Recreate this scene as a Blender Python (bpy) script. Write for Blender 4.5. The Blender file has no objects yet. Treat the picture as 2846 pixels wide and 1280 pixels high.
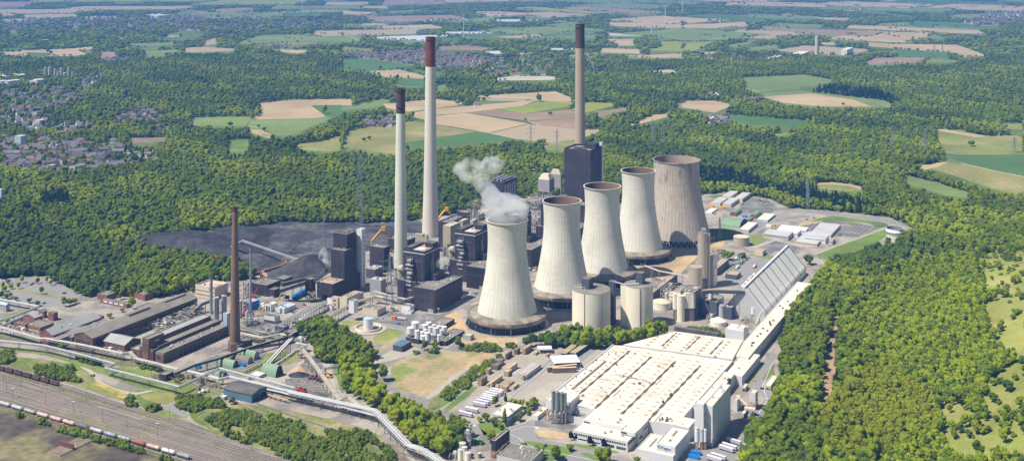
import bpy, bmesh, math, random
import numpy as np
from mathutils import Vector, Matrix
random.seed(7)
SC = bpy.context.scene
COL = SC.collection
rad = math.radians
# ---------------------------------------------------------------- camera model: 3100 px focal length on a 2846 px wide frame, level, 430 m up
FO, HC, YH, XC = 3100.0, 430.0, -131.0, 1423.0
TL = {'A': (0, 0, .37095), 'B': (950, 0, .37095), 'C': (1896, 0, .37095), 'D': (0, 430, .37095), 'E': (950, 430, .37095),
      'F': (1896, 430, .37095), 'G': (0, 850, .37095), 'H': (950, 850, .37095), 'I': (1896, 850, .37095), 'Z': (0, 0, 1.1048),
      'a': (660, 600, .18547), 'b': (1100, 560, .18547), 'c': (660, 760, .18547), 'd': (1780, 690, .18547), 'e': (1850, 520, .18547),
      'h': (0, 780, .18547), 'k': (400, 760, .18547), 'm': (380, 920, .18547), 'n': (1230, 930, .18547), 'p': (1500, 1065, .18547),
      'q': (1780, 1065, .18547), 'r': (1180, 1065, .18547), 's': (700, 950, .18547), 't': (0, 1065, .18547), 'v': (0, 300, .18547),
      'w': (1120, 130, .11733)}
def S(t, x, y):
    o = TL[t]; return o[0] + x * o[2], o[1] + y * o[2]
def W(t, x, y, z=0.0):
    sx, sy = S(t, x, y); Y = FO * (HC - z) / (sy - YH)
    return Vector(((sx - XC) / FO * Y, Y, z))
def WY(t, x, Y, z=0.0):
    return Vector(((S(t, x, 0)[0] - XC) / FO * Y, Y, z))
def ZT(t, y, Y):
    return HC - (S(t, 0, y)[1] - YH) * Y / FO
def proj(X, Y, Z):
    return XC + FO * X / Y, YH + FO * (HC - Z) / Y
G = rad(27.5)
U = Vector((math.sin(G), math.cos(G), 0)); VV = Vector((-math.cos(G), math.sin(G), 0))
# ---------------------------------------------------------------- materials
MATS = {}
def mat(name, c, rough=.85, var=.18, s=.06, c2=None, s2=.02, th=.5, soft=.08, metal=0., hl=0, vl=0, ld=.75, dia=0, rnd=0., fine=0, fs=1., spec=.25, bump=0, hue=0):
    """c colour, var noise variation, c2 second colour in patches, hl / vl spacing in metres of level / upright panel joints"""
    if name in MATS: return MATS[name]
    m = bpy.data.materials.new(name); m.use_nodes = True; MATS[name] = m
    nt = m.node_tree; N = nt.nodes; L = nt.links
    b = N['Principled BSDF']; b.inputs['Roughness'].default_value = rough; b.inputs['Metallic'].default_value = metal
    b.inputs['Specular IOR Level'].default_value = spec
    geo = N.new('ShaderNodeNewGeometry')
    def noise(sc, det=3):
        n = N.new('ShaderNodeTexNoise'); n.inputs['Scale'].default_value = sc; n.inputs['Detail'].default_value = det
        L.new(geo.outputs['Position'], n.inputs['Vector']); return n.outputs['Fac']
    def mth(op, a, bb=None, cc=None):
        n = N.new('ShaderNodeMath'); n.operation = op
        for i, v in enumerate((a, bb, cc)):
            if v is None: continue
            if isinstance(v, (int, float)): n.inputs[i].default_value = v
            else: L.new(v, n.inputs[i])
        return n.outputs[0]
    def ramp(v, lo, hi, o0=0., o1=1.):
        n = N.new('ShaderNodeMapRange'); n.clamp = True
        n.inputs[1].default_value = lo; n.inputs[2].default_value = hi; n.inputs[3].default_value = o0; n.inputs[4].default_value = o1
        L.new(v, n.inputs[0]); return n.outputs[0]
    def mix(f, a, bb, blend='MIX'):
        n = N.new('ShaderNodeMix'); n.data_type = 'RGBA'; n.blend_type = blend
        if isinstance(f, float): n.inputs[0].default_value = f
        else: L.new(f, n.inputs[0])
        for i, v in ((6, a), (7, bb)):
            if isinstance(v, tuple): n.inputs[i].default_value = (*v, 1)
            else: L.new(v, n.inputs[i])
        return n.outputs[2]
    col = (c[0], c[1], c[2])
    out = mix(0., col, col)
    if c2: out = mix(ramp(noise(s2, 5), th - soft, th + soft), out, tuple(c2))
    k = ramp(noise(s), .3, .7, 1 - var, 1 + var)
    if fine: k = mth('MULTIPLY', k, ramp(noise(fs, 2), .3, .7, 1 - fine, 1 + fine))
    if rnd:
        oi = N.new('ShaderNodeObjectInfo'); k = mth('MULTIPLY', k, ramp(oi.outputs['Random'], 0, 1, 1 - rnd, 1 + rnd))
        if hue:
            h2 = mth('FRACT', mth('MULTIPLY', oi.outputs['Random'], 7.31))
            out = mix(ramp(h2, .2, 1., 0., 1.), out, tuple(hue))
    sep = N.new('ShaderNodeSeparateXYZ'); L.new(geo.outputs['Position'], sep.inputs[0])
    if hl: k = mth('MULTIPLY', k, mth('SUBTRACT', 1., mth('MULTIPLY', mth('LESS_THAN', mth('FRACT', mth('DIVIDE', sep.outputs[2], hl)), .16), 1 - ld)))
    if vl:
        for ax in (U, VV):
            d = N.new('ShaderNodeVectorMath'); d.operation = 'DOT_PRODUCT'; d.inputs[1].default_value = ax; L.new(geo.outputs['Position'], d.inputs[0])
            k = mth('MULTIPLY', k, mth('SUBTRACT', 1., mth('MULTIPLY', mth('LESS_THAN', mth('FRACT', mth('DIVIDE', mth('ADD', d.outputs[1], .31), vl)), .12), 1 - ld)))
    v = N.new('ShaderNodeVectorMath'); v.operation = 'SCALE'; L.new(out, v.inputs[0]); L.new(k, v.inputs['Scale'])
    L.new(v.outputs[0], b.inputs['Base Color'])
    if bump:
        bp = N.new('ShaderNodeBump'); bp.inputs['Strength'].default_value = 1; bp.inputs['Distance'].default_value = bump
        L.new(noise(fs, 3), bp.inputs['Height']); L.new(bp.outputs[0], b.inputs['Normal'])
    return m
def M(n): return MATS[n]
mat('grass', (.145, .19, .05), 1, .25, .004, (.09, .14, .035), .012, .5, .1, fine=.2, fs=.08)
mat('rough_grass', (.16, .20, .055), 1, .25, .03, (.32, .26, .14), .02, .58, .08, fine=.25, fs=.25)
mat('lawn', (.15, .22, .045), 1, .2, .02, (.10, .16, .04), .015, .55, .1, fine=.12, fs=.3)
mat('meadow', (.19, .225, .06), 1, .2, .01, (.27, .25, .09), .008, .55, .12, fine=.12, fs=.1)
mat('crop_green', (.08, .16, .045), 1, .12, .005, fine=.08, fs=.06)
mat('crop_lime', (.27, .29, .05), 1, .12, .006, (.20, .24, .045), .005, .55, .15, fine=.08, fs=.05)
mat('crop_light', (.19, .24, .07), 1, .15, .004, (.14, .2, .06), .005, .5, .2, fine=.08, fs=.05)
mat('soil_tan', (.44, .335, .20), 1, .1, .004, (.37, .28, .165), .006, .55, .12, fine=.05, fs=.05)
mat('soil_brown', (.255, .185, .12), 1, .1, .005, (.33, .23, .16), .006, .55, .15, fine=.06, fs=.05)
mat('soil_dull', (.38, .30, .20), 1, .1, .004, (.30, .27, .15), .004, .6, .15)
mat('fleece', (.52, .46, .37), .8, .08, .01, (.40, .36, .28), .01, .55, .1)
mat('foil', (.60, .60, .60), .6, .08, .008, (.48, .48, .46), .008, .55, .1)
mat('olive', (.22, .22, .07), 1, .2, .008, (.30, .26, .12), .01, .58, .1, fine=.15, fs=.1)
mat('heath', (.215, .24, .055), 1, .2, .012, (.32, .30, .09), .02, .56, .14, fine=.12, fs=.25)
mat('hill_grass', (.18, .25, .035), 1, .2, .012, (.11, .17, .03), .02, .5, .14, fine=.15, fs=.25)
mat('concrete', (.35, .31, .265), .9, .15, .02, (.22, .205, .185), .035, .52, .06, fine=.16, fs=.3)
mat('yard', (.36, .32, .27), .9, .08, .02, (.30, .27, .235), .03, .58, .08, fine=.06, fs=.3)
mat('asphalt', (.16, .155, .15), .9, .15, .02, (.24, .23, .215), .04, .55, .07, fine=.12, fs=.4)
mat('road_light', (.27, .26, .25), .9, .08, .03, (.22, .215, .21), .03, .55, .1, fine=.05, fs=.3)
mat('path', (.40, .36, .30), .95, .1, .03, fine=.06, fs=.3)
mat('sand', (.50, .36, .20), 1, .15, .02, (.36, .28, .16), .03, .52, .1, fine=.12, fs=.2)
mat('dry', (.38, .295, .17), 1, .15, .02, (.19, .235, .07), .03, .55, .07, fine=.15, fs=.2)
mat('chips', (.34, .235, .15), 1, .2, .05, fine=.2, fs=.4)
mat('ochre', (.50, .35, .10), 1, .2, .05, (.2, .22, .06), .06, .5, .1, fine=.2, fs=.3)
mat('coal', (.060, .061, .066), .9, .25, .015, (.035, .035, .045), .03, .5, .06, fine=.35, fs=.1)
mat('coal_pale', (.10, .099, .103), .9, .25, .012, (.05, .05, .06), .02, .5, .06, fine=.35, fs=.12)
mat('ballast', (.18, .15, .12), 1, .2, .015, (.15, .17, .065), .018, .5, .1, fine=.25, fs=.15)
mat('ballast_pale', (.27, .235, .205), 1, .12, .03, (.24, .205, .185), .03, .5, .1, fine=.1, fs=.3)
mat('track', (.115, .09, .075), .9, .15, .05, fine=.2, fs=.6)
mat('rail', (.50, .45, .42), .5, .1, .05)
mat('wasteland', (.185, .165, .085), 1, .25, .012, (.085, .07, .06), .016, .48, .06, fine=.3, fs=.12)
mat('earth', (.22, .17, .13), 1, .2, .05, fine=.15, fs=.2)
mat('rubble', (.24, .22, .2), 1, .2, .1, (.14, .13, .12), .3, .5, .1, fine=.3, fs=.5)
# buildings
mat('black', (.056, .049, .066), .6, .1, .02, (.078, .068, .082), .05, .58, .08, hl=2.4, vl=7.2, ld=.58, fine=.1, fs=.5, spec=.2)
mat('blueblack', (.085, .10, .135), .6, .1, .02, hl=3, vl=3.6, ld=.85)
mat('tar', (.20, .185, .165), .95, .15, .05, (.26, .235, .2), .06, .55, .1, fine=.08, fs=.3)
mat('tar_dark', (.10, .095, .095), .95, .15, .05, (.14, .13, .125), .06, .55, .1)
mat('tan_roof', (.42, .33, .22), .9, .12, .05, (.3, .25, .19), .06, .55, .1)
mat('cream', (.62, .55, .42), .8, .06, .05, hl=4, vl=5, ld=.9)
mat('white', (.62, .63, .65), .6, .04, .04, hl=3, vl=4, ld=.95)
mat('paint', (.72, .73, .74), .5, .04, .05)
mat('grey', (.35, .35, .36), .6, .08, .05, vl=3, ld=.85)
mat('lightgrey', (.50, .50, .50), .6, .08, .05, vl=3, ld=.9)
mat('white_roof', (.74, .66, .56), .8, .05, .015, (.60, .51, .41), .03, .6, .08, fine=.05, fs=.4, vl=13, ld=.93)
mat('rib', (.05, .05, .055), .7)
mat('stain', (.13, .09, .07), .9, .3, .1)
mat('concrete_tower', (.68, .66, .57), .9, .06, .03, (.58, .565, .49), .025, .6, .08, fine=.05, fs=.25, hl=7.5, ld=.965)
mat('concrete_old', (.43, .375, .31), .9, .05, .03, (.37, .32, .265), .03, .58, .08, fine=.1, fs=.2)
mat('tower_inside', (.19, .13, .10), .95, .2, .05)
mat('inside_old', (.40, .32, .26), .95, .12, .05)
mat('skirt', (.30, .265, .20), .95, .2, .08, (.2, .175, .14), .1, .5, .1, fine=.15, fs=.5)
mat('fascia', (.36, .31, .24), .95, .2, .1, (.22, .18, .15), .12, .55, .06)
mat('louvre', (.025, .035, .06), .4, .3, .5)
mat('water_dark', (.02, .03, .04), .2)
mat('shaft_white', (.68, .63, .54), .85, .05, .02, hl=6, ld=.94, fine=.03, fs=.4)
mat('shaft_green', (.63, .64, .55), .85, .05, .02, hl=6, ld=.95)
mat('shaft_tan', (.44, .35, .26), .9, .07, .03, hl=5, ld=.92, fine=.04, fs=.3)
mat('shaft_red', (.185, .055, .04), .8, .15, .05)
mat('shaft_dark', (.095, .062, .05), .8, .15, .05)
mat('brick', (.19, .115, .085), .9, .15, .08, (.14, .09, .07), .12, .5, .1, hl=2.5, ld=.9, fine=.15, fs=.6)
mat('brick_shaft', (.24, .15, .105), .9, .1, .05, hl=3, ld=.85, fine=.08, fs=.4)
mat('brick_red', (.26, .12, .09), .9, .15, .08, vl=4, ld=.85)
mat('shell_white', (.92, .88, .80), .45, .03, .02, (.86, .82, .75), .03, .6, .1)
mat('slate', (.215, .20, .175), .9, .12, .05, (.26, .235, .205), .08, .55, .1, vl=4, ld=.9)
mat('zinc', (.34, .35, .34), .7, .1, .05, vl=4, ld=.92)
mat('steel', (.40, .41, .42), .5, .12, .1, metal=.2)
mat('galv', (.30, .34, .38), .5, .15, .1, metal=.3)
mat('steel_dark', (.09, .09, .10), .6, .2, .1)
mat('pipe_white', (.55, .55, .53), .4, .06, .1)
mat('pipe_tan', (.50, .44, .34), .6, .15, .1)
mat('track_rusty', (.16, .115, .09), .9, .15, .05, fine=.2, fs=.6)
mat('rust', (.25, .12, .07), .9, .25, .1)
mat('rust_light', (.45, .31, .19), .9, .2, .1)
mat('yellow', (.72, .38, .035), .6, .1, .1)
mat('orange', (.70, .18, .03), .6, .1)
mat('red', (.50, .03, .03), .5, .1)
mat('blue', (.02, .20, .55), .5, .1)
mat('bluesteel', (.10, .19, .26), .6, .12, .08, vl=4, ld=.85)
mat('lightblue', (.42, .52, .58), .6, .08, .08, hl=2, ld=.92)
mat('green_roof', (.22, .32, .215), .7, .1, .08, vl=5, ld=.92)
mat('green', (.06, .22, .12), .6, .1)
mat('glass', (.03, .04, .05), .15, .1, .3, spec=.5)
mat('silo_cream', (.80, .74, .60), .85, .05, .03, (.73, .67, .55), .04, .58, .1, hl=4, ld=.97)
mat('silo_tan', (.42, .37, .29), .9, .08, .04, hl=2.5, ld=.9)
mat('silo_grey', (.22, .26, .25), .5, .08, .1, hl=2.2, ld=.85)
mat('timber', (.40, .28, .17), .9, .2, .3, hl=1.1, ld=.7, fine=.15, fs=.8)
mat('timber_dark', (.19, .145, .115), .9, .2, .3, hl=1.1, ld=.7, fine=.15, fs=.8)
mat('timber_pale', (.55, .44, .30), .9, .12, .3, hl=1.1, ld=.7, fine=.1, fs=.8)
mat('wrap', (.52, .49, .46), .8, .12, .3, fine=.12, fs=.5)
mat('bark', (.10, .075, .05), 1)
mat('tile_red', (.25, .135, .10), .9, .2, .05, rnd=.2)
mat('tile_dark', (.15, .145, .165), .9, .2, .05, rnd=.3)
mat('tile_brown', (.17, .125, .11), .9, .2, .05, rnd=.25)
mat('render_wall', (.75, .73, .70), .9, .1, .05, rnd=.15)
mat('brick_wall', (.30, .17, .12), .9, .1, .05, rnd=.15)
mat('car_white', (.7, .7, .7), .3, rnd=.1); mat('car_black', (.03, .03, .035), .3); mat('car_red', (.35, .03, .03), .3); mat('car_blue', (.03, .06, .16), .3); mat('car_silver', (.4, .41, .43), .3)
mat('rubber', (.02, .02, .02), .9)
mat('tarp', (.44, .42, .50), .6, .12, .2)
mat('graffiti', (.60, .33, .24), .7, .2, .4, (.58, .50, .46), .6, .5, .05)
mat('tank_grey', (.33, .34, .34), .6, .12, .2, (.22, .22, .22), .3, .6, .1)
mat('tank_light', (.46, .47, .45), .6, .12, .2, (.3, .3, .3), .3, .62, .1)
mat('tank_dark', (.13, .13, .15), .6, .12, .2)
mat('tank_blue', (.26, .33, .35), .6, .12, .2)
mat('tank_rust', (.34, .12, .07), .8, .15, .2)
mat('wagon_rust', (.17, .075, .06), .9, .2, .2)
# foliage
mat('town_ground', (.30, .28, .26), 1, .2, .02, (.13, .16, .06), .03, .47, .06, fine=.25, fs=.1)
def fol(name, c, c2, rnd=.22, hue=None):
    m = mat(name, c, 1, .15, .006, c2, .55, .5, .12, rnd=rnd, fine=.22, fs=.9, spec=.1, hue=hue); nt = m.node_tree; N = nt.nodes; L = nt.links; b = N['Principled BSDF']
    t = N.new('ShaderNodeBsdfTranslucent'); v = N.new('ShaderNodeVectorMath'); v.operation = 'MULTIPLY'; v.inputs[1].default_value = (1.35, 1.4, .7); L.new(b.inputs['Base Color'].links[0].from_socket, v.inputs[0]); L.new(v.outputs[0], t.inputs[0])
    x = N.new('ShaderNodeMixShader'); x.inputs[0].default_value = .33; L.new(b.outputs[0], x.inputs[1]); L.new(t.outputs[0], x.inputs[2]); L.new(x.outputs[0], N['Material Output'].inputs[0])
fol('leaf', (.160, .230, .018), (.105, .170, .017), .14, (.185, .240, .02))
fol('leaf_fresh', (.27, .335, .017), (.195, .27, .017), .12, (.29, .335, .02))
fol('leaf_blue', (.098, .160, .028), (.066, .118, .024), .13, (.115, .168, .035))
fol('needle', (.030, .062, .026), (.018, .04, .02), .2)
fol('leaf_olive', (.245, .275, .020), (.18, .21, .020), .14, (.26, .28, .022))
fol('leaf_purple', (.035, .018, .03), (.02, .012, .02), .2)
fol('scrub', (.15, .21, .028), (.095, .15, .02), .25, (.19, .23, .04))
# ---------------------------------------------------------------- mesh collector
class MB:
    def __init__(s): s.v = []; s.f = []; s.m = []; s.mats = []
    def mi(s, name):
        if name not in s.mats: s.mats.append(name)
        return s.mats.index(name)
    def add(s, vs, fs, m):
        k = len(s.v); mi = s.mi(m); s.v += [tuple(x) for x in vs]
        for f in fs: s.f.append(tuple(i + k for i in f)); s.m.append(mi)
    def prism(s, pts, z0, z1, m, top=None, cap=True):
        n = len(pts)
        if sum(pts[i][0] * pts[(i + 1) % n][1] - pts[(i + 1) % n][0] * pts[i][1] for i in range(n)) < 0: pts = pts[::-1]
        vs = [(p[0], p[1], z0) for p in pts] + [(p[0], p[1], z1) for p in pts]
        s.add(vs, [(i, (i + 1) % n, n + (i + 1) % n, n + i) for i in range(n)], m)
        if cap: s.add([(p[0], p[1], z1) for p in pts], [tuple(range(n))], top or m)
    def box(s, P, a, b, z0, z1, m, top=None, du=None, dv=None):
        """P front corner, a metres to the left (VV), b metres back (U)"""
        u = du or U; v = dv or VV; P = Vector((P[0], P[1], 0))
        s.prism([P, P + u * b, P + u * b + v * a, P + v * a], z0, z1, m, top)
        s.add([(q[0], q[1], z0) for q in (P, P + v * a, P + u * b + v * a, P + u * b)], [(0, 1, 2, 3)] if (u.x * v.y - u.y * v.x) > 0 else [(3, 2, 1, 0)], m)
    def cbox(s, c, sx, sy, sz, m, rz=0):
        """box centred at c in plan, base at c.z"""
        ca, sa = math.cos(rz), math.sin(rz)
        pts = [(c[0] + x * ca - y * sa, c[1] + x * sa + y * ca) for x, y in ((-sx / 2, -sy / 2), (sx / 2, -sy / 2), (sx / 2, sy / 2), (-sx / 2, sy / 2))]
        s.prism(pts, c[2], c[2] + sz, m); s.add([(p[0], p[1], c[2]) for p in pts], [(3, 2, 1, 0)], m)
    def lathe(s, c, prof, m, n=24, mats=None, a0=0):
        vs = []; fs = []
        for r, z in prof:
            for i in range(n):
                t = a0 + 2 * math.pi * i / n; vs.append((c[0] + r * math.cos(t), c[1] + r * math.sin(t), c[2] + z))
        base = len(s.v); s.v += vs
        for j in range(len(prof) - 1):
            mi = s.mi(mats[j] if mats else m)
            for i in range(n):
                k = (i + 1) % n; s.f.append((base + j * n + i, base + j * n + k, base + (j + 1) * n + k, base + (j + 1) * n + i)); s.m.append(mi)
    def cyl(s, c, r, h, m, r2=None, n=16, top=None, dome=0):
        r2 = r if r2 is None else r2
        prof = [(r, 0), (r2, h)]; mm = [m]
        if dome: prof += [(r2 * .7, h + dome * .6), (.01, h + dome)]; mm += [top or m] * 2
        else: prof += [(.01, h)]; mm += [top or m]
        s.lathe(c, prof, m, n, mm)
    def tube(s, a, b, r, m, n=6, r2=None):
        a = Vector(a); b = Vector(b); d = b - a
        if d.length < 1e-4: return
        q = d.to_track_quat('Z', 'Y'); vs = []
        for p, rr in ((a, r), (b, r if r2 is None else r2)):
            for i in range(n):
                t = 2 * math.pi * (i + .5) / n; vs.append(p + q @ Vector((rr * math.cos(t), rr * math.sin(t), 0)))
        s.add(vs, [(i, (i + 1) % n, n + (i + 1) % n, n + i) for i in range(n)] + [tuple(range(n))[::-1], tuple(range(n, 2 * n))], m)
    def path(s, pts, r, m, n=6):
        for a, b in zip(pts, pts[1:]): s.tube(a, b, r, m, n)
    def ribbon(s, pts, w, h, m):
        """beam of width w and height h through 3-D points (top at the points)"""
        for a, b in zip(pts, pts[1:]):
            a = Vector(a); b = Vector(b); d = (b - a); sd = Vector((-d.y, d.x, 0)).normalized() * w / 2; dn = Vector((0, 0, -h))
            q = [a + sd, a - sd, b - sd, b + sd]; q2 = [x + dn for x in q]
            s.add(q + q2, [(0, 1, 2, 3), (7, 6, 5, 4), (0, 4, 5, 1), (1, 5, 6, 2), (2, 6, 7, 3), (3, 7, 4, 0)], m)
    def ball(s, c, r, m, sub=1, sq=1., jit=0., rng=random):
        vs, fs = ICO[sub]
        s.add([(c[0] + x * r * (1 + rng.uniform(-jit, jit)), c[1] + y * r * (1 + rng.uniform(-jit, jit)), c[2] + z * r * sq * (1 + rng.uniform(-jit, jit))) for x, y, z in vs], fs, m)
    def build(s, name, parent=None, org=None, kind=None, smooth=False):
        o = org if org is not None else (parent['_o'] if parent and '_o' in parent else (0, 0, 0))
        me = bpy.data.meshes.new(name)
        me.from_pydata([(x - o[0], y - o[1], z - o[2]) for x, y, z in s.v], [], s.f)
        for mm in s.mats: me.materials.append(MATS[mm])
        me.polygons.foreach_set('material_index', s.m)
        if smooth: me.polygons.foreach_set('use_smooth', [True] * len(me.polygons))
        me.update()
        ob = bpy.data.objects.new(name, me); COL.objects.link(ob)
        if parent: ob.parent = parent; ob['_o'] = list(o)
        else: ob.location = o
        if kind: ob['kind'] = kind
        return ob
ICO = {}
for k in (1, 2, 3):
    bm = bmesh.new(); bmesh.ops.create_icosphere(bm, subdivisions=k, radius=1)
    ICO[k] = ([tuple(v.co) for v in bm.verts], [tuple(v.index for v in f.verts) for f in bm.faces]); bm.free()
def root(name, label, cat, loc, group=None, rz=0):
    o = bpy.data.objects.new(name, None); COL.objects.link(o)
    o.location = loc; o.rotation_euler = (0, 0, rz); o['label'] = label; o['category'] = cat; o['_o'] = list(loc)
    if group: o['group'] = group
    return o
def kids(o): return [c for c in ALLK.get(o.name, [])]
ALLK = {}
def dup(src, children, loc, rz=0, sc=1., label=None, group=None, cat=None):
    r = src.copy(); COL.objects.link(r); r.location = loc; r.rotation_euler = (0, 0, rz); r.scale = (sc, sc, sc) if not isinstance(sc, tuple) else sc
    if label: r['label'] = label
    if group: r['group'] = group
    for ch in children:
        c = ch.copy(); COL.objects.link(c); c.parent = r
    return r
# ---------------------------------------------------------------- terrain
FOOT = [(250, 780), (292, 985), (325, 1090), (352, 1180), (400, 1340), (480, 1470), (590, 1590), (790, 1790), (1300, 2150), (2400, 2700)]
FX = np.array([p[0] for p in FOOT], float); FY = np.array([p[1] for p in FOOT], float)
def hillh(X, Y):
    X = np.asarray(X, float); Y = np.asarray(Y, float); best = np.full(X.shape, 1e9); sg = np.zeros(X.shape)
    for i in range(len(FOOT) - 1):
        ax, ay, bx, by = FX[i], FY[i], FX[i + 1], FY[i + 1]; dx, dy = bx - ax, by - ay
        t = np.clip(((X - ax) * dx + (Y - ay) * dy) / (dx * dx + dy * dy), 0, 1)
        qx, qy = X - ax - t * dx, Y - ay - t * dy; d = np.hypot(qx, qy); cr = qx * dy - qy * dx
        m = d < best; best = np.where(m, d, best); sg = np.where(m, cr, sg)
    d = np.where(sg > 0, best, 0); t = np.clip(d / 300., 0, 1); h = 78 * (t * t * (3 - 2 * t))
    w = np.clip((Y - 1500) / 900, 0, 1); h = h * (1 - .65 * w)
    return np.where(d > 0, h + np.clip(d / 40, 0, 1) * 2.0 * np.sin(X * .045) * np.sin(Y * .038), 0)
def WH(t, x, y):
    z = 0.
    for _ in range(40):
        p = W(t, x, y, z); z = .6 * z + .4 * float(hillh([p.x], [p.y])[0])
    return W(t, x, y, z)
def inpoly(px, py, poly):
    px = np.asarray(px); py = np.asarray(py); c = np.zeros(px.shape, bool); n = len(poly)
    x0 = min(p[0] for p in poly); x1 = max(p[0] for p in poly); y0 = min(p[1] for p in poly); y1 = max(p[1] for p in poly)
    idx = np.nonzero((px >= x0) & (px <= x1) & (py >= y0) & (py <= y1))[0]
    if not len(idx): return c
    X = px[idx]; Y = py[idx]; r = np.zeros(len(idx), bool); j = n - 1
    for i in range(n):
        xi, yi = poly[i]; xj, yj = poly[j]
        if yi != yj: r ^= ((yi > Y) != (yj > Y)) & (X < (xj - xi) * (Y - yi) / (yj - yi) + xi)
        j = i
    c[idx] = r; return c
def PS(s):
    """polygon text: tile letter then pairs, e.g. 'A 0,385 200,378 B 3,4'"""
    out = []; t = None
    for w in s.split():
        if w.isalpha(): t = w
        else:
            x, y = w.split(','); out.append(S(t, float(x), float(y)))
    return out
ZL = [0.05]
SOFT = set('lawn meadow sand_ground dry_meadow grass_slope verge sandy_verge coal_yard coal_yard_edge machine_yard bare_patch wasteland gravel_yard dry_meadow works_yard path lawn_strip bare_bed track_road woodchip_track gravel_ring'.split())
def chaikin(p, k=2):
    for _ in range(k):
        q = []
        for i in range(len(p)):
            a, b = p[i], p[(i + 1) % len(p)]; q += [(a[0] * .8 + b[0] * .2, a[1] * .8 + b[1] * .2), (a[0] * .2 + b[0] * .8, a[1] * .2 + b[1] * .8)]
        p = q
    return p
LV = []
def level(pts):
    x0 = min(p[0] for p in pts); x1 = max(p[0] for p in pts); y0 = min(p[1] for p in pts); y1 = max(p[1] for p in pts); l = 0
    for a, b_, c, d, k in LV:
        if a < x1 and b_ > x0 and c < y1 and d > y0: l = max(l, k + 1)
    LV.append((x0, x1, y0, y1, l)); return .02 + .011 * l
def sheet(name, s, m, w=False, dz=.012, soft=True):
    pts = PS(s) if isinstance(s, str) else s
    if name in SOFT and soft and m != 'olive': pts = chaikin(pts)
    z = level(pts); b = MB()
    P = [W('S', x, y, z) for x, y in pts]
    b.add([(p.x, p.y, z) for p in P], [tuple(range(len(P)))], m)
    o = b.build(name); me = o.data
    if me.polygons[0].normal.z < 0: me.flip_normals()
    o['kind'] = 'structure'; return o
TL['S'] = (0, 0, 1)
def strip(name, s, wd, m, z=None):
    """road through points, width in metres, one sheet"""
    pts = [Vector(W('S', x, y)) for x, y in (PS(s) if isinstance(s, str) else s)]
    zz = level(PS(s) if isinstance(s, str) else s); n = len(pts); L = []; R = []
    for i, p in enumerate(pts):
        d = (pts[min(i + 1, n - 1)] - pts[max(i - 1, 0)]); sd = Vector((-d.y, d.x, 0)).normalized() * wd / 2
        L.append((p.x + sd.x, p.y + sd.y, zz)); R.append((p.x - sd.x, p.y - sd.y, zz))
    b = MB(); b.add(L + R, [(i, n + i, n + i + 1, i + 1) for i in range(n - 1)], m); o = b.build(name)
    for f in o.data.polygons:
        if f.normal.z < 0: o.data.flip_normals(); break
    o['kind'] = 'structure'; return o
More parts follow.
